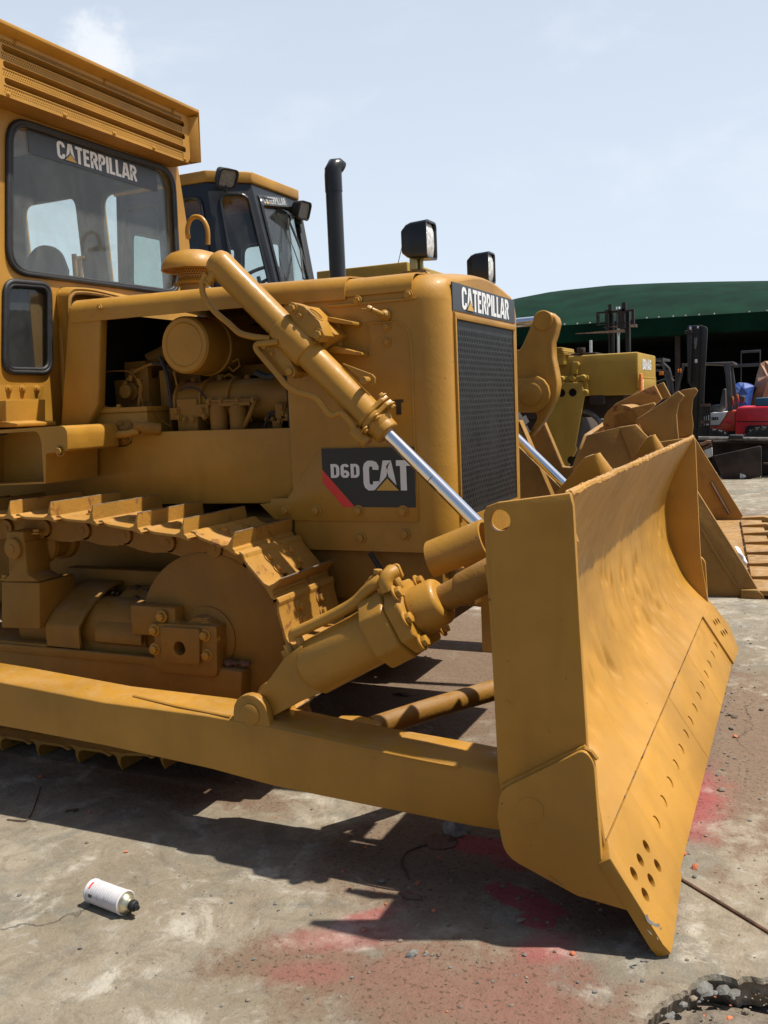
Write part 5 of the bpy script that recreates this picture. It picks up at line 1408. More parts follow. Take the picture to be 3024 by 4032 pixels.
for x, y in ((-3.3, 6.95), (-3.3, 9.15), (-6.9, 6.95), (-6.9, 9.15)): wheel(wl, V((x, y, .78)), .78, .55)
# lift arms, bellcrank, link
mb = MB(); pts = [(60, 900), (165, 1120), (275, 1395), (-20, 1395), (-40, 900)]
mb.prism([k2(x, y, y=7.35) for x, y in pts], (0, .09, 0)); mb.prism([k2(x, y, y=7.34) for x, y in ((66, 900), (72, 898), (285, 1395), (272, 1395))], (0, .11, 0)) 
pts = [(135, 1005), (228, 905), (350, 1195), (395, 1200), (440, 1180), (430, 1400), (200, 1400)]
mb.prism([k2(x, y, y=8.65) for x, y in pts], (0, .09, 0))
build_each(mb, 'lift_arm', 'yellow_bucket', wl, bevel=.01)
bc_ = [(165, 240), (190, 210), (230, 197), (275, 212), (305, 240), (317, 275), (300, 350), (282, 400), (287, 500), (308, 600), (317, 670), (305, 740), (265, 830), (225, 900), (180, 960), (130, 1020), (90, 1020), (150, 960), (185, 890), (180, 850), (60, 850), (20, 800), (20, 520), (90, 420), (130, 330)]
mb = MB(); mb.prism([k2(x, y, y=7.86) for x, y in bc_], (0, .17, 0)); bcr = mb.build('bellcrank', 'yellow', wl, bevel=.025, seg=3)
mb = MB(); c_ = k2(225, 262, y=7.86); mb.lathe(c_, (0, -1, 0), [(.085, -.01), (.085, .012), (.078, .018), (.001, .018)], 28)
c_ = k2(145, 732, y=7.80); mb.lathe(c_, (0, -1, 0), [(.10, -.01), (.10, .012), (.09, .018), (.001, .018)], 28); build_each(mb, 'pivot_pin', 'yellow', bcr)
mb = MB(); lk = [k2(20, 625, y=7.80), k2(120, 632, y=7.80)] + [c_ + V((.165 * math.cos(a), 0, .165 * math.sin(a))) for a in [1.2, .8, .4, 0, -.4, -.8, -1.2]] + [k2(60, 850, y=7.80), k2(20, 850, y=7.80)]
lk = [V((p.x, 7.80, p.z)) for p in lk]; mb.prism(lk, (0, .055, 0)); mb.build('link_plate', 'yellow', bcr, bevel=.015)
mb = MB(); a = k2(225, 262, y=7.94); mb.cyl(a, a + V((-2.6, 0, -.05)), .042, 24); mb.build('tilt_rod', 'chrome', wl)
# bucket
YN, YFb = 6.42, 9.80
bn = [k2(500, 995, y=YN), k2(720, 940, y=YN), k2(818, 925, y=YN), at(2746, 1935, y=YN), kb(1300, 1300, y=YN), kb(1490, 1625, y=YN), kb(1600, 1790, y=YN), kb(1240, 1850, y=YN), kb(960, 1780, y=YN), kb(740, 1700, y=YN), kb(300, 1550, y=YN), k2(430, 1180, y=YN)]
bn = [V((p.x, YN, p.z)) for p in bn]
zmin = min(p.z for p in bn)
mb = MB(); mb.prism(bn, (0, .035, 0)); bk = mb.build('bucket', 'yellow_bucket', wl, bevel=.004)
mb = MB(); a, b = kb(560, 610, y=YN - .004), kb(1180, 1600, y=YN - .004)
mb.tube([a.lerp(b, k / 10) + V((0, 0, random.uniform(-.004, .004))) for k in range(11)], .012, 6)
mb.prism([p + V((0, -.03, 0)) for p in (k2(716, 945, y=YN), k2(818, 925, y=YN), k2(900, 1010, y=YN), k2(960, 1110, y=YN), k2(900, 1400, y=YN))], (0, .03, 0))
mb.prism([p + V((0, -.035, 0)) for p in (kb(1250, 1640, y=YN), kb(1500, 1640, y=YN), kb(1590, 1720, y=YN), kb(1610, 1790, y=YN), kb(1245, 1790, y=YN))], (0, .035, 0))
build_each(mb, 'wear_plate', 'yellow_bucket', bk, bevel=.004)
e0 = k2(1175, 985, y=YFb); e1 = kb(1325, 600, y=YFb)
fb_ = [k2(820, 860, y=YFb), e0, e1, kb(1190, 660, y=YFb), kb(560, 640, y=YFb)]
fb_ = [V((p.x, YFb, p.z)) for p in fb_]; mb = MB(); mb.prism(fb_ + [fb_[-1] + V((-.6, 0, .6))], (0, .035, 0)); mb.build('far_cheek', 'yellow_bucket', bk, bevel=.004)
mb = MB(); a, b = kb(780, 0, y=YFb - .01), kb(1060, 490, y=YFb - .01); mb.tube([a.lerp(b, k / 8) for k in range(9)], .015, 6); mb.build('cheek_seam', 'rustbare', bk)
# floor, back and lip span the two cheeks
Zf = fb_[3].z; nz0 = zmin + .06
N0 = V((-.30, YN, nz0 + .03)); F0 = V((e1.x - .05, YFb, e1.z))
A1 = kb(1590, 1760, y=YN + .02); A2 = e1.copy(); 
rowN = [V((A1.x, YN, A1.z)), V((A1.x - .30, YN, A1.z + .0)), V((A1.x - 1.0, YN, A1.z + .03)), V((A1.x - 1.25, YN, A1.z + .35)), V((bn[11].x, YN, bn[11].z)), V((bn[0].x, YN, bn[0].z))]
rowF = [V((A2.x, YFb, A2.z)), V((A2.x - .30, YFb, A2.z)), V((A2.x - 1.0, YFb, A2.z + .03)), V((A2.x - 1.25, YFb, A2.z + .35)), V((A2.x - 1.1, YFb, A2.z + .9)), V((A2.x - .95, YFb, A2.z + 1.3))]
mb = MB(); rows = []
for j in range(13): rows.append([p.lerp(q_, j / 12) for p, q_ in zip(rowN, rowF)])
loft(mb, rows); fl2 = mb.build('bucket_floor', 'yellow_bucket', bk, ang=60); m_ = fl2.modifiers.new('s', 'SOLIDIFY'); m_.thickness = .03; m_.offset = 0
mb = MB(); 
for j in range(7):
    t = (j + .35) / 7.2; p = rowN[0].lerp(rowF[0], t); w_ = .19; k_ = V((0, 1, 0))
    d = (rowF[0] - rowN[0]).normalized(); c_ = p + V((-.06, 0, .015))
    mb.prism([c_ - d * w_, c_ + d * w_, c_ + d * w_ + V((.19, 0, 0)), c_ - d * w_ + V((.19, 0, 0))], (0, 0, .035))
build_each(mb, 'lip_segment', 'yellow_bucket', bk, bevel=.006)
for j in range(7):
    t = (j + .82) / 7.2; p = rowN[0].lerp(rowF[0], t); d = V((0, 1, 0))
    mb = MB(); c_ = p + V((.05, 0, .0)); mb.prism([c_ + V((-.1, -.05, .07)), c_ + V((.10, -.05, .085)), c_ + V((.33, -.05, .02)), c_ + V((.33, -.05, -.005)), c_ + V((.0, -.05, -.03)), c_ + V((-.1, -.05, -.03))], (0, .10, 0)); mb.build('tooth', 'yellow_bucket', bk, bevel=.008)
# spill guard wings and hinge plates on the bucket's back
def plate(pts, y, th, name, mat='yellow_bucket', f=k2, par=None, bev=.006):
    P = [f(x, yy, y=y) for x, yy in pts]; mb = MB(); mb.prism(P, (0, th, 0)); return mb.build(name, mat, par or bk, bevel=bev)
plate([(820, 890), (885, 850), (1000, 775), (1085, 710), (1125, 745), (1090, 790), (1075, 860), (1080, 940), (1090, 1040), (990, 1040), (930, 1090)], YN + .04, .04, 'spill_guard')
plate([(1070, 740), (1110, 705), (1195, 690), (1212, 712), (1180, 765), (1172, 850), (1182, 930), (1175, 990), (1060, 1010), (1060, 800)], YFb - .04, .04, 'spill_guard')
mb = MB(); loft(mb, [[kz(1300, 415, y=YN + .05), kz(1340, 500, y=YN + .05)], [kz(1330, 440, y=YFb), kz(1345, 400, y=YFb)]]); 
plate([(570, 965), (620, 920), (650, 830), (690, 790), (780, 745), (935, 672), (982, 765), (940, 800), (800, 930)], 7.4, .06, 'hinge_plate', 'yellow_rusty')
plate([(942, 678), (990, 655), (1036, 745), (985, 765)], 8.4, .06, 'hinge_plate', 'yellow_bucket')
hp_ = plate([(670, 860), (760, 825), (930, 785), (940, 800), (885, 850), (815, 900), (820, 925), (715, 945), (675, 945)], 6.9, .06, 'hinge_plate', 'yellow_bucket')
mb = MB(); c_ = k2(720, 915, y=6.9); mb.cyl(c_, c_ + V((0, .5, 0)), .13, 24); mb.build('hinge_tube', 'yellow_rusty', bk)
mb = MB(); mb.box(k2(940, 805, y=6.85), k2(1045, 745, y=6.85) + V((0, .5, 0))) if False else None
bag = MB(); c_ = kb(1230, 1180, y=6.9)
pts = [kb(x, y, y=6.8) for x, y in ((1185, 1075), (1235, 1080), (1290, 1130), (1300, 1195), (1360, 1245), (1310, 1300), (1240, 1220))]
bag.prism(pts, (-.03, .12, .03)); o = bag.build('plastic_bag', 'plasticwhite', None, bevel=.015, seg=3); tag(o, 'crumpled white plastic bag caught inside the toothed loader bucket', 'plastic bag')

# =================================================================== ROLLER
rl = thing('road_roller', (-3.4, 11.5, 0), 'mustard yellow road roller with a box frame round its drum, standing behind the loader bucket', 'roller')
YR = 10.9
mb = MB(); tl, tr = k2(150, 508, y=YR), k2(832, 462, y=YR); bl_ = k2(832, 742, y=YR)
xr = k2(830, 480, y=YR).x; zt_ = tr.z; zb_ = k2(520, 745, y=YR).z
far = k2(942, 500, x=xr)
bot = k2(830, 735, y=YR)
sec = [V((-8.6, YR, zb_)), V((-4.2, YR, zb_)), V((xr, YR, bot.z)), V((xr, YR, zt_)), V((-8.6, YR, zt_))]
sec = [V((-4.6, YR, zb_)), k2(330, 745, y=YR), k2(480, 745, y=YR), V((xr - .05, YR, bot.z)), V((xr, YR, bot.z + .06)), V((xr, YR, zt_)), V((-4.6, YR, zt_))]
mb.prism([V((p.x, YR, p.z)) for p in sec], (0, far.y - YR, 0)); fr_b = mb.build('frame', 'yellow_roller', rl, bevel=.02)
mb = MB(); W2 = far.y - YR; hgt = .26; o_ = V((xr + .002, YR + W2 * .22, zt_ - .50)); 
a_, b_ = k2(858, 575, x=xr), k2(912, 590, x=xr); hgt = (k2(858, 505, x=xr) - a_).z; sx_ = (b_.y - a_.y) / ((textwidth('BOMAG') * hgt))
text(mb, 'BOMAG', V((xr + .002, a_.y, a_.z)), (0, 1, 0), (0, 0, 1), hgt, (1, 0, 0), w=.2, mi=0, sx=sx_); mb.build('maker_lettering', ['silver'], fr_b, smooth=False)
mb = MB(); z_ = k2(835, 625, x=xr).z; mb.box((xr - .01, YR + .03, z_ - .01), (xr + .006, far.y - .02, z_ + .01)); mb.box((xr - .01, YR + .02, bot.z + .05), (xr + .012, far.y - .05, z_ - .015)); mb.build('front_panel', 'yellow_roller', fr_b, bevel=.004)
mb = MB(); p = k2(836, 675, x=xr + .02); mb.box(p + V((0, 0, -.13)), p + V((.03, .10, .13))); mb.build('turn_signal', 'orange', fr_b, bevel=.01)
mb = MB(); p = k2(850, 680, x=xr + .02); mb.box(p + V((0, 0, -.10)), p + V((.02, .07, .08))); mb.build('headlight', 'lens', fr_b, bevel=.01)
def rp(pts, d, th, name, mat='yellow_roller', bev=.008, par=None): P = [k2(x, y, y=YR - d) for x, y in pts]; mb = MB(); mb.prism(P, (0, th, 0)); return mb.build(name, mat, par or rl, bevel=bev)
rp([(405, 540), (412, 525), (445, 525), (452, 545), (440, 560), (438, 605), (405, 605)], .10, .10, 'lifting_eye')
rp([(300, 622), (512, 612), (515, 640), (500, 642), (520, 740), (485, 745), (470, 655), (300, 662)], .07, .07, 'leg_flange')
leg = rp([(225, 905), (295, 680), (300, 658), (470, 655), (487, 745), (430, 1060), (440, 1085), (385, 1195), (345, 1195)], .12, .05, 'drum_leg', bev=.01)
cu = MB()
for x, y in ((340, 725), (412, 722), (400, 1153)): p = k2(x, y, y=YR - .12); cu.cyl(p + V((0, -.1, 0)), p + V((0, .10, 0)), .048, 20)
boolcut(leg, cu); mb = MB()
for x, y in ((340, 725), (412, 722), (400, 1153)): p = k2(x, y, y=YR - .12) + V((0, .051, 0)); mb.cyl(p, p + V((0, .003, 0)), .06, 20)
build_each(mb, 'hole_back', 'dark', leg)
for x, y in ((345, 637), (412, 632), (482, 628), (496, 722)):
    p = k2(x, y, y=YR - .07); mb = MB(); mb.lathe(p, (0, -1, 0), [(.04, -.01), (.038, .03), (.028, .045), (.001, .048)], 12); mb.build('bolt', 'yellow_roller', leg)
mb = MB(); dcn = k2(465, 1060, y=YR); dcn = V((-3.25, YR + .25, .75)); mb.lathe(dcn, (0, 1, 0), [(.60, 0), (.66, .02), (.66, .06), (.74, .10), (.75, .12), (.75, 1.6), (.5, 1.62)], 56); mb.build('drum', 'darksteel', rl, ang=35)
mb = MB(); mb.tube(bez([k2(470, 840, y=YR + .1), k2(520, 850, y=YR + .1), k2(580, 900, y=YR + .1), k2(610, 960, y=YR + .1)]), .03, 8); mb.build('scraper', 'steel', rl)
mb = MB(); mb.box((-4.6, YR + .2, zb_ - .25), (-1.9, YR + 1.1, zb_)); mb.box(k2(520, 800, y=YR), k2(545, 770, y=YR) + V((.12, .1, .05))); mb.build('hydraulics', 'darksteel', rl, bevel=.01)
mb = MB(); mb.box((xr - 1.5, YR + .1, zt_ + .0), (xr - .5, YR + .6, zt_ + .03)); mb.cyl(k2(467, 470, y=YR + .05), k2(467, 470, y=YR + .05) + V((0, 0, .06)), .05, 12); mb.build('top_hatch', 'darksteel', rl, bevel=.005)
mb = MB(); lz = k2(300, 470, y=YR); 
lr = k2(365, 470, y=YR - .2).x; lt = k2(300, 434, y=YR - .2).z - zt_
for i in range(5): mb.box((lr - 1.4, YR - .2, zt_ + lt * (.1 + i * .19)), (lr - i * .01, YR + .4, zt_ + lt * (.22 + i * .19)))
mb.box((lr - 1.4, YR - .15, zt_ - .1), (lr - .03, YR + .4, zt_ + lt * .95)); mb.build('louvred_hood', 'yellow_roller', rl, bevel=.006)
cl, crr = at(1245, 1075, y=YR), at(1605, 1062, y=YR)
mb = MB(); zc0 = at(1245, 1110, y=YR).z; mb.box((cl.x, YR, zc0 - .25), (crr.x, YR + 1.6, cl.z + .02)); can = mb.build('canopy', 'yellow_roller', rl, bevel=.02)
for x, y in ((cl.x + .1, YR + .1), (crr.x - .1, YR + .1), (cl.x + .1, YR + 1.5), (crr.x - .1, YR + 1.5)):
    mb = MB(); mb.box((x - .04, y - .04, 1.2), (x + .04, y + .04, zc0 - .2)); mb.build('canopy_post', 'yellow_roller', rl)
mb = MB(); mb.box((-6.4, YR + .05, .7), (-4.5, YR + 1.6, 1.75)); mb.build('rear_body', 'yellow_roller', rl, bevel=.04)
for y in (YR + .2, YR + 1.45): wheel(rl, V((-5.8, y, .70)), .70, .42, 'yellow_roller')

# =================================================================== SHED
sd = thing('shed', (4, 26, 0), 'long open fronted shed with a dark green tarpaulin roof, dark inside', 'shed')
SYf = 24.0
kk = lambda x, y: at(x, y, y=SYf)
bot_pts = [(1500, 1420), (2030, 1362), (2180, 1350), (2500, 1328), (2800, 1308), (3024, 1297), (3700, 1250), (4800, 1170)]
seam = [(1500, 1350), (2030, 1290), (2180, 1282), (2300, 1276), (2500, 1257), (2700, 1245), (3024, 1225), (3700, 1180), (4800, 1110)]
topp = [(1500, 1330), (1800, 1250), (2030, 1187), (2180, 1158), (2400, 1135), (2600, 1126), (2800, 1121), (3024, 1118), (3700, 1112), (4800, 1105)]
def interp(P, x):
    for (a, b), (c, d) in zip(P[:-1], P[1:]):
        if a <= x <= c: return b + (d - b) * (x - a) / (c - a)
    return P[-1][1]
mb = MB(); rows = []; xs = [1500 + k * 60 for k in range(56)]
for px in xs:
    b_ = kk(px, interp(bot_pts, px)); s_ = kk(px, interp(seam, px)); 
    t_ = at(px, interp(topp, px), y=SYf + 7); jag = .02 * math.sin(px * .05) + random.uniform(-.015, .015)
    r_ = [V((b_.x, SYf + .25, b_.z - .02)), V((b_.x, SYf, b_.z + jag)), V((s_.x, SYf + .02, s_.z)), V((s_.x, SYf + .10, s_.z + .03))]
    for k in (.25, .5, .75, 1.0):
        q_ = V((s_.x + (t_.x - s_.x) * k, SYf + .1 + 6.9 * k, s_.z + (t_.z - s_.z) * math.sin(k * PI / 2) ** .85)); r_.append(q_)
    r_.append(V((t_.x, SYf + 14, s_.z)))
    rows.append(r_)
loft(mb, rows); rf = mb.build('roof', 'greentarp', sd, ang=50); m_ = rf.modifiers.new('s', 'SOLIDIFY'); m_.thickness = .03
mb = MB()
for px in (2222, 2272, 2322, 2546, 2593, 2650, 2699, 2752, 2812, 2950, 3020):
    p = kk(px, interp(seam, px) - 3); mb.lathe(p + V((0, .03, 0)), (0, -1, 0), [(.02, 0), (.018, .03), (.001, .035)], 8)
build_each(mb, 'tarp_eyelet', 'white', rf)
x0s, x1s = kk(1500, 1400).x - .2, 14
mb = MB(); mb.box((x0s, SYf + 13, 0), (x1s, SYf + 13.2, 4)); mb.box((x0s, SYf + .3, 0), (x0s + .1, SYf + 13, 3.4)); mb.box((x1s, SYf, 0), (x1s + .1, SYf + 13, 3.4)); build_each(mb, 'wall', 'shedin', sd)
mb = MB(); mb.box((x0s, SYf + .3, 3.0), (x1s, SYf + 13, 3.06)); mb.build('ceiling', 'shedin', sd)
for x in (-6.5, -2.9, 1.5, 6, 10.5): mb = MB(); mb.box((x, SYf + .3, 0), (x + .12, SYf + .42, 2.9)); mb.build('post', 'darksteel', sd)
mb = MB(); p0 = k2(525, 388, y=20); mb.box((p0.x - .02, 20, 0), (p0.x + .03, 20.05, p0.z)); o = mb.build('white_post', 'white'); tag(o, 'thin white post standing behind the road roller in front of the shed', 'post')
# =================================================================== FORKLIFTS
f1 = thing('forklift', (-2.4, 14.6, 0), 'forklift with its black fork carriage raised above the roller frame', 'forklift', 'forklifts in the yard')
y1 = 14.4
def bx(f, a, b, y, d, mat, name, par, bev=.005):
    P0, P1 = f(*a, y=y), f(*b, y=y); mb = MB(); mb.box((min(P0.x, P1.x), y, min(P0.z, P1.z)), (max(P0.x, P1.x), y + d, max(P0.z, P1.z))); return mb.build(name, mat, par, bevel=bev)
for x0_, x1_, yy in ((637, 668, 14.4), (748, 773, 14.4)):
    mb = MB(); a, b = k2(x0_, 170, y=yy), k2(x1_, 170, y=yy); mb.box((a.x, yy, .1), (a.x + .03, yy + .12, a.z - .05)); mb.box((b.x - .03, yy, .1), (b.x, yy + .12, a.z - .05)); mb.box((a.x, yy + .05, .1), (b.x, yy + .08, a.z - .05)); mb.build('mast_channel', 'mastblack', f1)
mb = MB(); a = k2(703, 175, y=14.45); mb.cyl(V((a.x, 14.45, .3)), V((a.x, 14.45, a.z - .9)), .045, 14); mb.build('mast_housing', 'mastblack', f1); mb = MB(); mb.cyl(V((a.x, 14.45, a.z - .9)), V((a.x, 14.45, a.z)), .03, 14); mb.build('lift_rod', 'chrome', f1)
cg = bx(k2, (563, 220), (805, 188), 14.25, .08, 'mastblack', 'fork_carriage', f1)
mb = MB()
for a, b in (((563, 290), (805, 270)), ((563, 222), (580, 290)), ((618, 195), (640, 315)), ((700, 190), (745, 310)), ((788, 190), (805, 285)), ((640, 160), (662, 200)), ((726, 148), (752, 200))):
    P0, P1 = k2(*a, y=14.2), k2(*b, y=14.2); mb.box((min(P0.x, P1.x), 14.2, min(P0.z, P1.z)), (max(P0.x, P1.x), 14.28, max(P0.z, P1.z)))
mb.build('carriage_bar', 'mastblack', cg)
mb = MB(); a, b = k2(740, 318, y=14.15), k2(428, 345, y=13.6); mb.prism([a, a + V((0, 0, -.045)), b + V((0, 0, -.005)), b], (0, .1, 0)); a = a + V((.1, .5, .1)); b = b + V((.3, .55, .1)); mb.prism([a, a + V((0, 0, -.045)), b], (0, .1, 0)); build_each(mb, 'fork', 'rustbare', f1)
mb = MB(); mb.box((-3.2, 14.65, .3), (-2.3, 15.4, 1.0)); mb.build('body', 'mastblack', f1, bevel=.05)
for x in (-3.0, -2.4): wheel(f1, V((x, 14.65, .3)), .3, .2, 'mastblack')
# second forklift: dark overhead guard with amber lamps
f2 = thing('forklift', (-1.6, 17, 0), 'dark forklift with a bent overhead guard and amber lamp, half hidden behind the roller', 'forklift', 'forklifts in the yard')
y2 = 17.0
mb = MB()
for pts in ([(95, 700), (200, 695), (245, 740), (268, 820), (285, 940), (300, 1040)], [(95, 760), (150, 765), (230, 775), (250, 850), (262, 1000)], [(265, 850), (298, 890)], [(170, 640), (215, 830), (265, 1040)]):
    mb.tube([kf(x, y, y=y2) for x, y in pts], .025, 8)
P0, P1 = kf(60, 650, y=y2), kf(178, 615, y=y2); mb.box((P0.x, y2, P0.z), (P1.x, y2 + 1, P1.z)); mb.build('overhead_guard', 'frame_grey', f2)
bx(kf, (132, 775), (180, 815), y2 - .1, .1, 'orange', 'amber_lamp', f2)
mb = MB(); c_ = kf(200, 880, y=y2 + .3); mb.lathe(c_, (-.3, 0, 1), [(.15, 0), (.18, .02), (.15, .03)], 20); mb.build('steering_wheel', 'blackmatt', f2)
mb = MB(); a = kf(100, 1050, y=y2); b = kf(300, 1050, y=y2); mb.box((a.x - .6, y2, .25), (b.x, y2 + 1, a.z)); mb.build('body', 'mastblack', f2, bevel=.05)
for x in (a.x - .3, b.x - .3): wheel(f2, V((x, y2 - .02, .32)), .32, .22, 'mastblack')
# red and white forklift
f3 = thing('forklift', (-1.2, 17.6, 0), 'red and white forklift with tall black mast and grey guard in front of the shed', 'forklift', 'forklifts in the yard')
y3 = 17.0
def px3(f, poly, y, d, mat, name, par=f3, bev=.01): P = [f(x, yy, y=y) for x, yy in poly]; mb = MB(); mb.prism(P, (0, d, 0)); return mb.build(name, mat, par, bevel=bev)
ms = px3(kf, [(455, 300), (470, 245), (635, 235), (640, 300), (600, 1200), (580, 1540), (530, 1540), (530, 1000), (465, 900)], 16.7, .05, 'mastblack', 'mast_back')
px3(kf, [(630, 240), (690, 260), (695, 300), (660, 900), (640, 1540), (585, 1540), (605, 900)], 16.62, .08, 'mastblack', 'mast_channel', ms)
px3(kf, [(475, 245), (510, 245), (510, 560), (500, 900), (470, 900)], 16.62, .08, 'mastblack', 'mast_channel', ms)
px3(kf, [(430, 300), (520, 295), (520, 330), (430, 335)], 16.6, .10, 'mastblack', 'mast_beam', ms)
px3(kf, [(483, 255), (508, 255), (508, 290), (483, 290)], 16.58, .04, 'chrome', 'rod_tip', ms); px3(kf, [(573, 250), (590, 250), (590, 275), (573, 275)], 16.58, .02, 'white', 'glint_plate', ms)  # the small white patch is a glint painted on the mast
px3(kf, [(545, 632), (580, 632), (580, 675), (545, 675)], 16.66, .02, 'white', 'sticker', ms)
px3(kf, [(535, 380), (575, 370), (580, 420), (560, 520), (535, 500)], 16.68, .01, 'steel', 'worn_patch', ms)
mb = MB()
for a, b in (((612, 1155), (728, 1180)), ((612, 1345), (728, 1380))): P0, P1 = kf(*a, y=16.4), kf(*b, y=16.4); mb.box((P0.x, 16.4, P1.z), (P1.x, 16.45, P0.z))
build_each(mb, 'load_backrest', 'rustbare', f3)
mb = MB()
for x in (615, 645, 670, 695, 722): a, b = kf(x, 1160, y=16.42), kf(x - 4, 1540, y=16.42); mb.box((a.x - .012, 16.42, b.z if x in (645, 670, 722) else kf(x, 1380, y=16.42).z), (a.x + .012, 16.45, a.z))
mb.box(kf(600, 1540, y=16.45), kf(715, 1400, y=16.45) + V((0, .1, 0))); mb.build('carriage_bar', 'mastblack', f3)
gd = px3(kf, [(395, 685), (1000, 660), (1005, 690), (880, 700), (660, 690), (395, 705)], 17.0, .9, 'frame_grey', 'overhead_guard')
px3(kf, [(880, 700), (920, 685), (960, 690), (990, 1240), (930, 1245), (900, 800)], 17.0, .07, 'frame_grey', 'guard_leg', gd)
px3(kf, [(930, 690), (985, 690), (1050, 1140), (1055, 1200), (1010, 1200), (960, 900)], 17.85, .07, 'frame_grey', 'guard_leg', gd)
px3(kf, [(400, 700), (430, 700), (380, 900), (350, 1000), (330, 1000), (370, 850)], 17.0, .06, 'frame_grey', 'guard_leg', gd)
for q_ in ([(975, 1065), (998, 1070), (1002, 1110), (980, 1110)], [(1030, 1040), (1052, 1040), (1060, 1085), (1038, 1085)]): px3(kf, q_, 16.97, .04, 'orange', 'rear_lamp', gd)
for q_ in ([(980, 1110), (1002, 1110), (1005, 1160), (985, 1165)], [(1038, 1085), (1060, 1085), (1068, 1125), (1042, 1130)]): px3(kf, q_, 16.97, .04, 'redpaint', 'tail_lamp', gd)
for q_ in ([(345, 750), (360, 745), (362, 790), (350, 790)], [(370, 745), (388, 740), (390, 790), (374, 790)]): px3(kf, q_, 16.9, .04, 'orange', 'amber_lamp', gd)
bd = px3(kf, [(720, 1255), (925, 1245), (905, 1290), (830, 1400), (640, 1400), (650, 1300), (720, 1290)], 17.0, .9, 'white', 'side_panel')
px3(kf, [(925, 1235), (1025, 1225), (1030, 1470), (930, 1470), (890, 1545), (630, 1545), (630, 1415), (830, 1410), (905, 1300)], 16.99, .95, 'orangered', 'chassis', bev=.02)
px3(kf, [(930, 1470), (1020, 1465), (1010, 1540), (890, 1545)], 16.985, .02, 'dark', 'step_recess')
px3(kf, [(905, 1345), (925, 1325), (980, 1325), (985, 1375), (910, 1380)], 16.98, .02, 'redpaint', 'filler_recess')
cw = px3(kf, [(1025, 1215), (1060, 1185), (1500, 1175), (1600, 1250), (1600, 1400), (1600, 1560), (1400, 1560), (1180, 1560), (1140, 1555), (1010, 1540), (1020, 1350)], 16.9, 1.1, 'redpaint', 'counterweight', bev=.05)
px3(kf, [(1035, 1352), (1500, 1352), (1500, 1362), (1035, 1362)], 16.89, .02, 'dark', 'seam')
px3(kf, [(1140, 1420), (1180, 1400), (1500, 1400), (1500, 1560), (1115, 1560)], 16.88, .03, 'dark', 'wheel_arch')
wheel(f3, V((kf(1340, 1640, y=16.85).x, 16.86, .37)), .37, .2, 'mastblack')
wheel(f3, V((kf(760, 1700, y=16.9).x, 16.95, .36)), .36, .25, 'mastblack')
mb = MB(); a = kf(738, 1342, y=16.99); hgt = kf(738, 1305, y=16.99).z - a.z; text(mb, '30', a, (1, 0, 0), (0, 0, 1), hgt, (0, -1, 0), w=.22, mi=0, sx=1.9, gap=.06); mb.build('number', ['decal'], bd, smooth=False)
px3(kf, [(740, 1170), (800, 1160), (830, 1185), (850, 1100), (870, 985), (895, 970), (905, 990), (905, 1190), (860, 1245), (735, 1240), (728, 1190)], 17.2, .45, 'seat', 'seat', bev=.03)
px3(kf, [(1065, 1060), (1120, 1055), (1130, 1080), (1115, 1140), (1075, 1150)], 17.3, .3, 'seat', 'headrest', bev=.03)
px3(kf, [(735, 1500), (795, 1500), (795, 1540), (735, 1540)], 16.985, .006, 'white', 'faded_lettering', bd, bev=0)
# things round them
o = px3(kf, [(1248, 1085), (1400, 1075), (1600, 1080), (1600, 1180), (1250, 1182)], 16.95, .5, 'bluebox', 'blue_bin', None, .02); tag(o, 'blue plastic bin resting on the red forklift counterweight', 'bin')
def tarp(pts, y, d, mat, name, label, f=kf):
    P = [f(x, yy, y=y) for x, yy in pts]; c = sum(P, V((0, 0, 0))) / len(P); mb = MB(); vs = list(P); n = len(P); 
    mid = [p.lerp(c, .45) + V((random.uniform(-.08, .08), -.18 - random.uniform(0, .18), random.uniform(-.05, .1))) for p in P]
    back = [p + V((0, d, 0)) for p in P]; top = c + V((0, -.35, .1))
    fs = [(i, (i + 1) % n, n + (i + 1) % n, n + i) for i in range(n)] + [(n + i, n + (i + 1) % n, 2 * n) for i in range(n)] + [((i + 1) % n, i, 2 * n + 1 + i, 2 * n + 1 + (i + 1) % n) for i in range(n)]
    mb.add(vs + mid + [top] + back, fs); o = mb.build(name, mat, None, smooth=False); tag(o, label, 'tarpaulin'); return o
tarp([(890, 1225), (920, 1170), (960, 1000), (1010, 925), (1060, 900), (1120, 905), (1170, 920), (1235, 945), (1220, 1020), (1190, 1180), (1100, 1350), (950, 1400)], 19, 1.2, 'bluetarp', 'blue_tarpaulin', 'crumpled bright blue tarpaulin heaped behind the red forklift')
tarp([(1188, 1170), (1230, 980), (1270, 800), (1310, 680), (1360, 655), (1440, 650), (1600, 700), (1700, 1200), (1600, 1500), (1200, 1400)], 19.5, 1.2, 'tantarp', 'tan_tarpaulin', 'tan cloth tarpaulin hanging over a tall load in front of the shed')
rk = thing('steel_rack', (0, 22, 0), 'faint grey steel rack standing in the dark shed', 'rack')  # overhead guard of a far forklift, only its frame built
for a, b in (((1080, 535), (1312, 550)), ((1080, 540), (1090, 900)), ((1300, 540), (1312, 700)), ((1000, 690), (1310, 712))): bx(kf, a, b, 22, .08, 'frame_grey', 'rack_bar', rk)
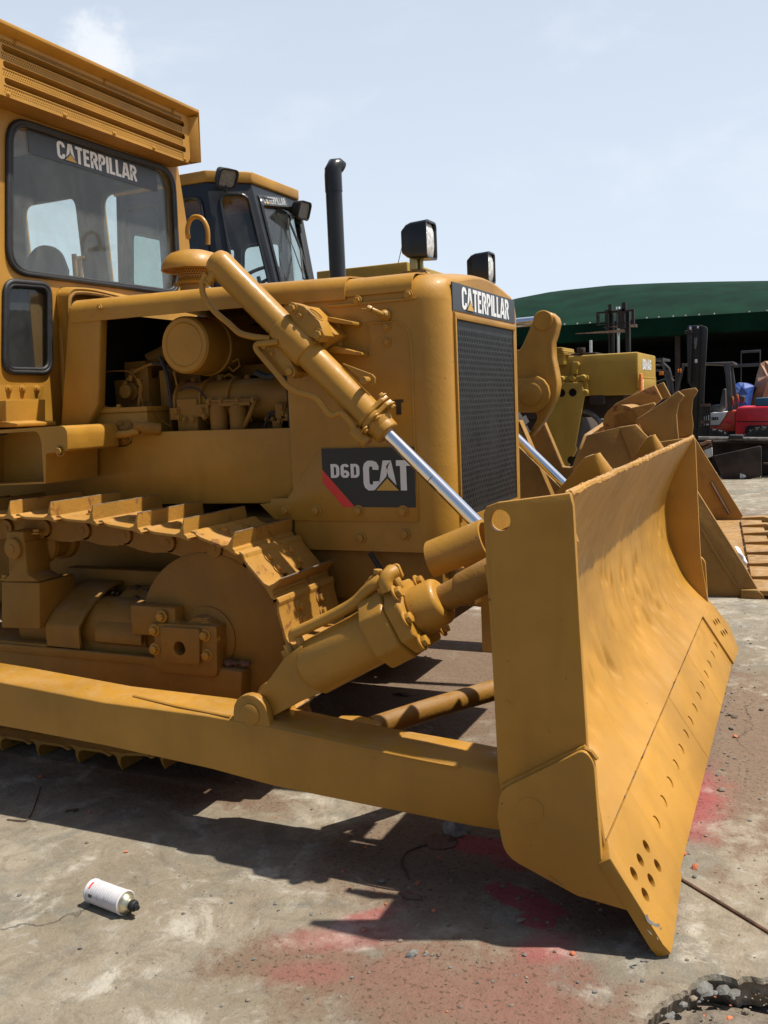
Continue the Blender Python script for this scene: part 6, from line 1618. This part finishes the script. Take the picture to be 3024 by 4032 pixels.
# scrap steel box and plate in front
sb = thing('steel_trough', (.2, 16, 0), 'long dark rusty steel trough lying on the ground below the red forklift', 'trough')
YT = 15.55
px3(kf, [(750, 1585), (1398, 1570), (1700, 1570), (1700, 1600), (1398, 1610), (750, 1610)], YT, .9, 'darksteel', 'rim', sb); px3(kf, [(750, 1610), (1700, 1600), (1700, 1960), (1325, 1985), (870, 2010), (750, 1900)], YT + .3, .1, 'darksteel', 'side', sb)
mb = MB(); mb.tube([kf(590, 1550, y=YT - .1), kf(950, 1555, y=YT - .1), kf(1700, 1565, y=YT - .1)], .03, 8); mb.build('rail', 'steel', sb)
px3(kf, [(945, 1515), (1100, 1515), (1115, 1555), (935, 1562)], YT - .15, .3, 'mastblack', 'lump', sb)
px3(kf, [(1325, 1690), (1500, 1690), (1500, 1960), (1325, 1960)], YT - .02, .05, 'dark', 'opening', sb); px3(kf, [(1340, 1835), (1600, 1835), (1600, 1860), (1340, 1860)], YT - .1, .05, 'rustbare', 'board', sb)
o = px3(kf, [(765, 1755), (1300, 1640), (1322, 1650), (1325, 2000), (1200, 2020), (900, 2035), (870, 2030)], 15.2, .06, 'darksteel', 'steel_plate', None, .01); tag(o, 'dark rusty steel plate leaning against the trough behind the paper cup', 'steel plate')
bs = thing('board_stack', (-.9, 15.7, 0), 'stack of split timber boards and white boxes beside the trough, right of the bucket', 'boards')
for q_, m_ in (([(600, 1620), (690, 1575), (745, 1580), (640, 1640)], 'tantarp'), ([(620, 1660), (745, 1620), (750, 1650), (650, 1690)], 'rustbare'), ([(650, 1690), (750, 1655), (755, 1760), (700, 1780)], 'white'), ([(700, 1785), (755, 1765), (765, 1880), (745, 1850)], 'darksteel'), ([(560, 1600), (760, 1600), (760, 1960), (560, 1960)], 'darksteel')): px3(kf, q_, 15.5 if m_ != 'darksteel' else 15.58, .05, m_, 'board', bs)
# paper cup on the far ground
cp = thing('paper_cup', at(2925, 1886, z=0), 'empty white and green paper cup lying on the ground before the dark steel plate', 'cup')
c0 = at(2912, 1886, z=0) + V((0, 0, .045)); dcp = V((1, .25, -.04)).normalized()
mb = MB(); mb.lathe(c0, dcp, [(.046, 0), (.048, .004), (.0455, .006), (.034, .125), (.03, .125)], 28); mb.build('cup_wall', 'white', cp)
mb = MB(); mb.lathe(c0 + dcp * .03, dcp, [(.0432, 0), (.0392, .04)], 28); mb.build('green_band', 'greentarp', cp); mb = MB(); mb.lathe(c0 + dcp * -.001, dcp, [(.042, 0), (.001, .0005)], 24); mb.build('cup_inside', 'frame_grey', cp)
# =================================================================== GROUND
g5 = crop(2200, 3300, .49669)
hole_px = [(640, 1560), (670, 1474), (690, 1420), (705, 1395), (745, 1350), (800, 1310), (850, 1285), (900, 1245), (960, 1225), (1010, 1195), (1045, 1160), (1085, 1140), (1105, 1110), (1130, 1095), (1180, 1085), (1230, 1078), (1290, 1085), (1330, 1095), (1400, 1112), (1440, 1108), (1480, 1098), (1560, 1102), (1659, 1100), (1800, 1090)]
he = [g5(x, y, z=0) for x, y in hole_px]
edge = []
for a, b in zip(he[:-1], he[1:]):
    k_ = max(1, int((b - a).length / .006))
    for i in range(k_): p = a.lerp(b, i / k_); nn = noise.noise(p * 60) * .004 + noise.noise(p * 160) * .0025; edge.append(p + V((nn, -nn, 0)))
edge.append(he[-1])
brd = [V((-.62, 1.2, 0)) + (he[0] - he[0]), V((he[0].x - .05, 1.0, 0))]
slab = [V((-90, -40, 0)), V((he[0].x, -40, 0)), V((he[0].x, 1.2, 0))] + edge + [V((1.0, he[-1].y + .02, 0)), V((1.6, 1.7, 0)), V((1.4, -40, 0)), V((90, -40, 0)), V((90, 140, 0)), V((-90, 140, 0))]
slab = [V((-90, -40, 0)), V((-.40, -40, 0)), V((-.40, 1.6, 0))] + edge + [V((.9, he[-1].y + .04, 0)), V((1.3, 1.75, 0)), V((1.1, 1.2, 0)), V((1.0, -40, 0)), V((90, -40, 0)), V((90, 140, 0)), V((-90, 140, 0))]
from mathutils.geometry import tessellate_polygon as tess
mb = MB(); tris = tess([slab]); n = len(slab)
mb.add(slab, [tuple(t) for t in tris])
# broken rim: rough face down to the earth
er_ = [[], [], [], []]
for i, p in enumerate(edge):
    nx_ = noise.noise(p * 25 + V((9, 0, 0)))
    q_ = V((.004 + .006 * nx_, -.006, 0))
    er_[0].append(p); er_[1].append(p + V((.004, -.004 + .004 * nx_, -.012))); er_[2].append(p + V((.0, .004 + .008 * nx_, -.04))); er_[3].append(p + V((0, .02, -.085)))
k0 = len(edge); vs = er_[0] + er_[1] + er_[2] + er_[3]; fs = []
for j in range(3):
    for i in range(k0 - 1): fs.append((j * k0 + i, j * k0 + i + 1, (j + 1) * k0 + i + 1, (j + 1) * k0 + i))
mb.add(vs, fs)

m, n, l, p = nt('concrete_yard')
geo = n.new('ShaderNodeNewGeometry'); pos = geo.outputs['Position']
n1 = noi(n, l, 1.1, 7, .6, .4); n2 = noi(n, l, 4.2, 8, .66, .6); n3 = noi(n, l, 26, 6, .7); n4 = noi(n, l, 130, 4, .65); n5 = noi(n, l, 2.0, 8, .7, 1.2)
n6 = noi(n, l, .45, 4, .5)
c = mixc(n, l, ramp(n, l, n1, .36, .62), (.200, .166, .117), (.290, .250, .190))
c = mixc(n, l, ramp(n, l, n5, .47, .62, 0, .66), c, (.145, .142, .118))
c = mixc(n, l, ramp(n, l, n2, .53, .66, 0, .9), c, (.41, .378, .318))
c = mixc(n, l, ramp(n, l, n2, .30, .44, .62, 0), c, (.150, .110, .07))
n7 = noi(n, l, 11, 9, .72, .9)
c = mixc(n, l, ramp(n, l, n7, .50, .62, 0, .5), c, (.15, .122, .085))
c = mixc(n, l, ramp(n, l, n7, .34, .45, .6, 0), c, (.33, .315, .275))
c = mixc(n, l, ramp(n, l, noi(n, l, 7, 8, .7, 1.5), .60, .70, 0, .5), c, (.095, .098, .095))
c = mixc(n, l, ramp(n, l, n3, .50, .72, 0, .40), c, (.12, .10, .075))
n8 = noi(n, l, 55, 3, .5)
c = mixc(n, l, ramp(n, l, n8, .70, .74, 0, .7), c, (.045, .036, .028))
c = mixc(n, l, ramp(n, l, n4, .58, .70, 0, .45), c, (.10, .085, .065))
c = mixc(n, l, ramp(n, l, n4, .30, .40, .35, 0), c, (.40, .38, .34))
def blob(cx, cy, rx, ry, rot, noise_amt=.9, soft=.25):
    """mask of a spilled patch: noisy ellipse in the plane of the ground"""
    m1 = n.new('ShaderNodeMapping'); m1.vector_type = 'TEXTURE'
    m1.inputs['Location'].default_value = (cx, cy, 0); m1.inputs['Rotation'].default_value = (0, 0, rot); m1.inputs['Scale'].default_value = (rx, ry, 1)
    l.new(pos, m1.inputs['Vector']); sp = n.new('ShaderNodeVectorMath'); sp.operation = 'MULTIPLY'; l.new(m1.outputs[0], sp.inputs[0]); sp.inputs[1].default_value = (1, 1, 0)
    ln = n.new('ShaderNodeVectorMath'); ln.operation = 'LENGTH'; l.new(sp.outputs[0], ln.inputs[0])
    d = mth(n, l, 'ADD', ln.outputs['Value'], mth(n, l, 'MULTIPLY', mth(n, l, 'SUBTRACT', nb_, .5), noise_amt * 2))
    return ramp(n, l, d, 1 - soft, 1 + soft, 1, 0)
nb_ = noi(n, l, 9, 7, .7, .3)
def W2(px, py): q = at(px, py, z=0); return q.x, q.y
dirt = None
def mx(a, b): return b if a is None else mth(n, l, 'MAXIMUM', a, b)
for px, py, rx, ry, rot, am in ((1700, 2700, .75, .9, .1, 1.2), (1500, 3080, .42, .17, -.15, 1.0), (1850, 2480, .6, .5, 0, 1.2), (1650, 3380, .32, .30, 0, .9), (1850, 3950, .42, .22, .1, 1.2), (2350, 3560, .20, .16, .3, 1.2), (2850, 2900, .35, .9, .1, 1.5), (2950, 2100, .9, 1.6, .0, 1.6), (700, 3080, .5, .14, -.1, 1.3), (1350, 3830, .35, .12, .2, 1.6)):
    x, y = W2(px, py); dirt = mx(dirt, blob(x, y, rx, ry, rot, am, .35))
c = mixc(n, l, mth(n, l, 'MULTIPLY', dirt, .88), c, mixc(n, l, n3, (.105, .064, .040), (.205, .138, .092)))
redm = None
for px, py, rx, ry, rot, am, sf, st in ((2060, 3540, .13, .050, -.35, .55, .10, .95), (2110, 3625, .055, .040, .2, .6, .15, .95), (1900, 3330, .13, .060, .1, .8, .3, .9), (2030, 3390, .07, .05, .0, .8, .3, .8), (1370, 3690, .060, .17, -1.05, .6, .6, .45), (1450, 3610, .030, .09, -.75, .6, .6, .6), (1220, 3830, .10, .05, .5, .9, .7, .32), (2720, 3140, .10, .30, .05, .8, .6, .75), (2160, 3730, .07, .07, .1, 1.1, .5, .6), (1750, 3880, .30, .12, .1, 1.6, .6, .17), (2080, 3900, .14, .16, .1, 1.6, .6, .22)):
    x, y = W2(px, py); b = mth(n, l, 'MULTIPLY', blob(x, y, rx, ry, rot, am, sf), st); redm = mx(redm, b)
redc = mixc(n, l, n3, (.30, .026, .040), (.36, .075, .085))
c = mixc(n, l, mth(n, l, 'MULTIPLY', redm, ramp(n, l, n4, .35, .7, 1, .65)), c, redc)
# hairline cracks
vo = n.new('ShaderNodeTexVoronoi'); vo.feature = 'DISTANCE_TO_EDGE'; vo.inputs['Scale'].default_value = .55
wv = n.new('ShaderNodeVectorMath'); wv.operation = 'ADD'; nz = n.new('ShaderNodeTexNoise'); nz.inputs['Scale'].default_value = 3.; nz.inputs['Detail'].default_value = 8; l.new(pos, nz.inputs['Vector'])
sc_ = n.new('ShaderNodeVectorMath'); sc_.operation = 'SCALE'; sc_.inputs['Scale'].default_value = .55; l.new(nz.outputs['Color'], sc_.inputs[0]); l.new(pos, wv.inputs[0]); l.new(sc_.outputs[0], wv.inputs[1]); l.new(wv.outputs[0], vo.inputs['Vector'])
crk = ramp(n, l, vo.outputs['Distance'], .0, .0045, .75, 0)
crk = mth(n, l, 'MULTIPLY', crk, ramp(n, l, n6, .53, .60, 0, .8))
c = mixc(n, l, crk, c, (.05, .042, .035))
c = mixc(n, l, mth(n, l, 'MULTIPLY', dirt, ramp(n, l, noi(n, l, 75, 3, .6), .56, .64, 0, .75)), c, (.06, .038, .024))
l.new(c, p.inputs['Base Color']); l.new(ramp(n, l, n2, .3, .7, .62, .95), p.inputs['Roughness'])
p.inputs['Specular IOR Level'].default_value = .35
bmp = n.new('ShaderNodeBump'); bmp.inputs['Strength'].default_value = .8; bmp.inputs['Distance'].default_value = .009
h = mth(n, l, 'ADD', mth(n, l, 'MULTIPLY', mth(n, l, 'ADD', n3, n7), .9), mth(n, l, 'MULTIPLY', n4, .45)); h = mth(n, l, 'ADD', h, mth(n, l, 'MULTIPLY', n2, 1.5)); h = mth(n, l, 'SUBTRACT', h, crk)
l.new(h, bmp.inputs['Height']); l.new(bmp.outputs[0], p.inputs['Normal'])
M['concrete'] = m
struct(mb.build('ground', 'concrete', smooth=False))

m, n, l, p = nt('broken_earth')
a = noi(n, l, 30, 7, .7); b = noi(n, l, 160, 4, .6)
c = mixc(n, l, ramp(n, l, a, .35, .65), (.12, .095, .07), (.21, .175, .135)); c = mixc(n, l, ramp(n, l, b, .6, .75, 0, .6), c, (.42, .39, .34))
l.new(c, p.inputs['Base Color']); p.inputs['Roughness'].default_value = .95
bmp = n.new('ShaderNodeBump'); bmp.inputs['Strength'].default_value = 1; bmp.inputs['Distance'].default_value = .01; l.new(a, bmp.inputs['Height']); l.new(bmp.outputs[0], p.inputs['Normal'])
M['earth'] = m
mb = MB(); NX_, NY_ = 70, 50; x0, x1, yy0, yy1 = -.55, 1.5, .9, 2.15; vs = []
for j in range(NY_ + 1):
    for i in range(NX_ + 1):
        x = x0 + (x1 - x0) * i / NX_; y = yy0 + (yy1 - yy0) * j / NY_
        dd = min((p - V((x, y, 0))).length for p in edge[::6]); z = -.065 + .050 * min(1, dd / .16) + .014 * noise.noise(V((x, y, 0)) * 9) + .006 * noise.noise(V((x, y, 0)) * 30)
        ins = 1 if y > 2.08 else 0
        vs.append(V((x, y, -.075 if ins else min(z, -.012))))
mb.add(vs, [(j * (NX_ + 1) + i, j * (NX_ + 1) + i + 1, (j + 1) * (NX_ + 1) + i + 1, (j + 1) * (NX_ + 1) + i) for j in range(NY_) for i in range(NX_)])
struct(mb.build('earth', 'earth', ang=180))
MB().box((-2, -1, -.16), (3, 3.0, -.10)).build('subsoil', 'earth')['kind'] = 'structure'

# loose stones
def stone(mb, c, r, mi=0, rs=random):
    ax_ = V((rs.uniform(-.4, .4), rs.uniform(-.4, .4), 1)).normalized(); u = ax_.orthogonal().normalized(); w = ax_.cross(u); vs = []; k = 6
    sx_, sy_, sz_ = rs.uniform(.7, 1.2), rs.uniform(.6, 1.1), rs.uniform(.4, .75)
    ph = rs.random() * 6
    for h_, q_ in ((-.6, .55), (-.05, 1.), (.45, .75), (.8, .3)):
        for i in range(k): a = ph + 2 * PI * i / k; rr_ = q_ * rs.uniform(.78, 1.15) * r; vs.append(c + (u * math.cos(a) * sx_ + w * math.sin(a) * sy_) * rr_ + ax_ * h_ * r * sz_)
    fs = [(j * k + i, j * k + (i + 1) % k, (j + 1) * k + (i + 1) % k, (j + 1) * k + i) for j in range(3) for i in range(k)] + [tuple(range(k))[::-1], tuple(range(3 * k, 4 * k))]
    mb.add(vs, fs, mi)
M['stone'] = plain('loose_stone', (.17, .14, .105), .9, var=.35, scale=30, bump=.3)
M['stone_grey'] = plain('grey_stone', (.15, .147, .135), .9, var=.3, scale=40, bump=.4)
M['brick'] = plain('brick_crumb', (.42, .13, .06), .9, var=.25, scale=40)
rs = random.Random(5); mb = MB(); hp2 = [V((p_.x, p_.y)) for p_ in slab]
def inhole(x, y): return x > -.45 and y < 2.2 and any(False for _ in ()) 
def put(n_, f, rng, zones):
    for _ in range(n_):
        zx, zy, sx_, sy_ = rs.choice(zones); x = rs.gauss(zx, sx_); y = rs.gauss(zy, sy_)
        near = min(((p_.x - x) ** 2 + (p_.y - y) ** 2 for p_ in edge[::8]))
        if x > -.42 and y < 2.0 and at(2700, 3950, z=0).x - .1 < x and y < interp([(e_.x, e_.y) for e_ in edge], x) + .02: continue
        r = rng * (.35 + rs.random() ** 3 * 1.2); t = rs.random(); stone(mb, V((x, y, r * .25)), r, 0 if t < .62 else (1 if t < .95 else 2), rs)
Z = lambda px, py: tuple(at(px, py, z=0)[:2])
put(700, None, .0050, [(*Z(1600, 3600), .45, .30), (*Z(1500, 3900), .8, .25), (*Z(2300, 3500), .5, .4), (*Z(2900, 3400), .3, .6)])
put(700, None, .0062, [(*Z(1800, 2500), .5, .8), (*Z(1500, 3080), .4, .12), (*Z(2000, 3500), .25, .15), (*Z(2800, 2850), .10, .5), (*Z(2900, 2500), .3, .8)])
put(150, None, .012, [(*Z(2800, 2800), .07, .45), (*Z(2950, 2900), .2, .6), (*Z(1100, 3500), .9, .5), (*Z(2900, 2100), .5, 1.2)])
mb.build('gravel', ['stone', 'stone_grey', 'brick'], smooth=False)['kind'] = 'stuff'
mb = MB()
ys_ = [(e_.x, e_.y) for e_ in edge]
for _ in range(190):
    x = rs.uniform(-.42, .25); y = interp(ys_, x) - abs(rs.gauss(.02, .13)); r = .003 + .009 * rs.random() ** 3; t = rs.random()
    stone(mb, V((x, y, -.036 + r * .3 + .01 * noise.noise(V((x, y, 0)) * 9))), r, 1 if t < .55 else (0 if t < .82 else 2), rs)
mb.build('rubble', ['stone', 'stone_grey', 'brick'], smooth=False)['kind'] = 'stuff'
def rock(px, py, r, mat, label, z=0, name='stone'):
    p_ = at(px, py, z=z); mb = MB(); stone(mb, V((0, 0, 0)), r, 0, rs); o = mb.build(name, mat, None, smooth=False, bevel=r * .06); o.location = p_ + V((0, 0, r * .35)); tag(o, label, 'stone'); return o
g5p = lambda x, y: (2200 + x * .49669, 3300 + y * .49669)
rock(*g5p(1140, 1225), .026, 'stone_grey', 'largest grey lump of broken concrete in the hole at the lower right', -.03, 'concrete_lump')
rock(*g5p(1305, 1225), .019, 'stone_grey', 'grey concrete lump with a tilted top, middle of the hole at the lower right', -.03, 'concrete_lump')
rock(*g5p(1385, 1240), .016, 'stone_grey', 'small grey concrete lump at the right end of the row in the hole', -.03, 'concrete_lump')
rock(*g5p(985, 1340), .014, 'stone_grey', 'pale lump of rubble in the near part of the hole at the lower right', -.03, 'concrete_lump')
rock(*g5p(880, 1430), .016, 'stone_grey', 'grey chunk of rubble at the bottom edge of the photo in the hole', -.03, 'concrete_lump')
rock(*g5p(1235, 1240), .013, 'stone_grey', 'little grey lump wedged between the two biggest lumps in the hole', -.03, 'concrete_lump')
rock(*g5p(1080, 240), .012, 'brick', 'pinkish brick fragment right of the blade corner above the thin rod')
rock(*g5p(1078, 312), .011, 'stone_grey', 'dark grey pebble just below the pinkish brick fragment')
rock(*g5p(980, 130), .018, 'brick', 'brown brick chip touching the blade edge at its near end')
rock(*g5p(945, 188), .011, 'stone_grey', 'grey pebble touching the blade edge beside the brown brick chip')
rock(*g5p(900, 748), .010, 'stone', 'brown pebble on pale concrete right of the blade tip')
rock(*g5p(110, 925), .009, 'brick', 'orange brick crumb left of the blade tip on the sunlit ground')
rock(1645, 3480, .008, 'brick', 'orange brick crumb in the shadow beside the red paint stain')
rock(310, 3566, .007, 'stone', 'tiny brown pebble left of the spray can')

# spray can
cn = at(440, 3535, z=0); sc = thing('spray_can', cn, 'used white spray paint can lying on its side with a black nozzle', 'spray can')
zs = crop(200, 3300, .30139)
R_ = .0325; a3 = zs(560, 690, z=R_); b3 = zs(990, 850, z=R_); dn = (b3 - a3).normalized()
mb = MB(); Lc = (b3 - a3).length; a3 = a3 - dn * .004
mb.lathe(a3, dn, [(.026, .003), (.030, 0), (.0335, .001), (.0338, .004), (R_, .006), (R_, Lc - .006), (.0338, Lc - .004), (.0338, Lc + .0), (.031, Lc + .002), (.0305, Lc - .001)], 48)
m, n, l, p = nt('can_label'); c = mixc(n, l, ramp(n, l, noi(n, l, 60, 5, .7), .45, .7, 0, .5), (.60, .58, .60), (.42, .41, .44))
l.new(mixc(n, l, ramp(n, l, noi(n, l, 25, 6, .7), .6, .68, 0, .6), c, (.30, .25, .20)), p.inputs['Base Color']); p.inputs['Roughness'].default_value = .45; M['canlabel'] = m
M['dome'] = plain('can_dome', (.62, .57, .42), .3, .85, var=.25, scale=60)
body = mb.build('can_body', 'canlabel', sc, ang=30)
mb = MB(); mb.lathe(a3, dn, [(.0300, Lc - .002), (.0305, Lc + .001), (.0285, Lc + .002), (.0270, Lc + .008), (.0215, Lc + .015), (.0175, Lc + .018), (.0170, Lc + .020), (.0155, Lc + .023), (.010, Lc + .024)], 40); mb.build('can_dome', 'dome', sc, ang=30)
mb = MB(); mb.lathe(a3, dn, [(.013, Lc + .022), (.0155, Lc + .026), (.0150, Lc + .036), (.0115, Lc + .040), (.005, Lc + .041)], 20); mb.cyl(a3 + dn * (Lc + .038), a3 + dn * (Lc + .046) + V((.004, -.004, 0)), .0075, 10); mb.build('nozzle', 'blackmatt', sc)
mb = MB(); u_ = dn.cross(V((0, 0, 1))).normalized(); u_ = -u_ if u_.y > 0 else u_
def onc(t, ang): return a3 + dn * t + (V((0, 0, 1)) * math.cos(ang) + u_ * math.sin(ang)) * (R_ + .0004)
def patch(t0, t1, g0, g1, mi, k=6):
    vs = [onc(t, g0 + (g1 - g0) * i / k) for t in (t0, t1) for i in range(k + 1)]; mb.add(vs, [(i, i + 1, k + 2 + i, k + 1 + i) for i in range(k)], mi)
patch(.013, .019, .2, .85, 0)
for i in range(9):
    t = .024 + i * .009 + rs.uniform(0, .002); g = rs.uniform(-.3, .3); patch(t, t + .0022, .2 + g, 1.0 + g + rs.uniform(0, .4), 1)
patch(.020, .034, 1.25, 1.5, 2)
mb.build('can_print', ['red', 'silverdim', 'decalgrey'], body, smooth=False)

# odds and ends on the ground
def wire(pts, r, mat, name, label, cat, z=.004, f=None):
    P = bez([at(x, y, z=z) for x, y in pts], 4); mb = MB(); mb.tube(P, r, 6); o = mb.build(name, mat, None); tag(o, label, cat); return o
wire([(2652, 3442), (3060, 3690)], .0045, 'rustbare', 'steel_rod', 'thin dark steel rod lying on the ground right of the blade', 'rod')
wire([(1680, 3322), (1610, 3350), (1590, 3370), (1582, 3400), (1600, 3430), (1612, 3462)], .003, 'rustbare', 'bent_wire', 'short bent dark wire lying on the ground below the push arm', 'wire')
wire([(160, 3100), (130, 3190), (108, 3226), (90, 3232), (28, 3226)], .0022, 'rustbare', 'bent_wire', 'thin bent wire on the shaded ground at the left edge', 'wire')
wire([(255, 3195), (285, 3188), (308, 3186), (290, 3196)], .003, 'rustbare', 'metal_scrap', 'small dark curl of scrap on the shaded ground at the left', 'scrap')
def scrap(pts, mat, name, label, cat, h=.01, z=.002):
    P = [at(x, y, z=z) for x, y in pts]; c_ = sum(P, V((0, 0, 0))) / len(P); mb = MB(); n_ = len(P)
    mid = [p_.lerp(c_, .5) + V((0, 0, h * rs.uniform(.2, 1.3))) for p_ in P]; vs = P + mid + [c_ + V((0, 0, h * .5))]
    mb.add(vs, [(i, (i + 1) % n_, n_ + (i + 1) % n_, n_ + i) for i in range(n_)] + [(n_ + i, n_ + (i + 1) % n_, 2 * n_) for i in range(n_)]); o = mb.build(name, mat, None, smooth=False)
    m_ = o.modifiers.new('s', 'SOLIDIFY'); m_.thickness = .0015; m_.offset = 1; tag(o, label, cat); return o
scrap([(1900, 2545), (1935, 2538), (1955, 2548), (1940, 2562), (1905, 2558)], 'paper', 'paper_scrap', 'small torn scrap of pale paper on the ground left of the blade', 'paper', .02)
scrap([(1738, 3250), (1770, 3236), (1800, 3245), (1830, 3258), (1855, 3270), (1830, 3290), (1790, 3300), (1750, 3285)], 'sheetgrey', 'plastic_sheet', 'crumpled thin plastic sheet under the push arm near the blade', 'plastic sheet', .035)
scrap([(1670, 3300), (1700, 3285), (1770, 3290), (1805, 3310), (1790, 3335), (1740, 3345), (1690, 3340)], 'rustbare', 'dry_leaf_litter', 'brown crumpled scrap in front of the plastic sheet under the push arm', 'scrap', .02)
scrap([(1568, 3515), (1610, 3510), (1660, 3530), (1665, 3545), (1600, 3540)], 'rustbare', 'bark_piece', 'flat brown piece of bark in the blade shadow', 'bark', .008)
scrap([(1545, 2735), (1590, 2728), (1625, 2738), (1600, 2744)], 'rustbare', 'metal_scrap', 'thin dark sliver of scrap on the shaded ground above the brace tube', 'scrap', .008)
scrap([(1430, 3240), (1465, 3222), (1500, 3215), (1470, 3240)], 'paper', 'paper_scrap', 'pale paper shred in the sunlit patch under the push arm', 'paper', .01) if False else None

# =================================================================== SKY AND SUN
SUN = V((.385, .160, .909)).normalized()
el = math.asin(SUN.z); rotz = math.atan2(SUN.x, SUN.y)
w = bpy.data.worlds.new('World'); scene.world = w; w.use_nodes = True
n = w.node_tree.nodes; l = w.node_tree.links; bg = n['Background']
sky = n.new('ShaderNodeTexSky'); sky.sky_type = 'NISHITA'; sky.sun_disc = False
sky.sun_elevation = el; sky.sun_rotation = rotz; sky.air_density = 1.0; sky.dust_density = 2.2; sky.ozone_density = 1.2
tc = n.new('ShaderNodeTexCoord'); gen = tc.outputs['Generated']
sx_ = n.new('ShaderNodeSeparateXYZ'); l.new(gen, sx_.inputs[0])
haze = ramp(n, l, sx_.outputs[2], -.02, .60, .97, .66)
# haze lobe aimed at the sky in view, cut behind the camera to deepen shade
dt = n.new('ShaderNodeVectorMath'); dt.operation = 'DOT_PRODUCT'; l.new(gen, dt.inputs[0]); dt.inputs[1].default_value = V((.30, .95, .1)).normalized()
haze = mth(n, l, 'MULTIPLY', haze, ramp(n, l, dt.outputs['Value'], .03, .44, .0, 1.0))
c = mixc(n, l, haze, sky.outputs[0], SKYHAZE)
cl_ = noi(n, l, 3.0, 8, .62, .3, vec=gen, stretch=(1, 1, 2.4))
c = mixc(n, l, ramp(n, l, cl_, .50, .72, 0, .35), c, SKYCLOUD)
# one soft heap of cloud above the cab
d0 = (at(370, 215, y=50) - EYE).normalized(); 
mm = n.new('ShaderNodeVectorMath'); mm.operation = 'DISTANCE'; l.new(gen, mm.inputs[0]); mm.inputs[1].default_value = d0
cn_ = noi(n, l, 22, 7, .6, .2, vec=gen)
dd_ = mth(n, l, 'ADD', mm.outputs['Value'], mth(n, l, 'MULTIPLY', mth(n, l, 'SUBTRACT', cn_, .5), .09))
c = mixc(n, l, ramp(n, l, dd_, .012, .040, .75, 0), c, SKYCLOUD)
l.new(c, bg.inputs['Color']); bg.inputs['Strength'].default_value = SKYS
sl = bpy.data.lights.new('sun', 'SUN'); sl.energy = SUNE; sl.angle = math.radians(.9); sl.color = (1, .93, .82)
so = bpy.data.objects.new('sun', sl); COL.objects.link(so); so.rotation_euler = SUN.to_track_quat('Z', 'Y').to_euler(); so.location = (0, 0, 20)
vs_ = scene.view_settings; vs_.view_transform = 'Standard'; vs_.look = 'None'; vs_.exposure = EXPO; vs_.gamma = 1
scene.cycles.max_bounces = 8; scene.cycles.transparent_max_bounces = 12
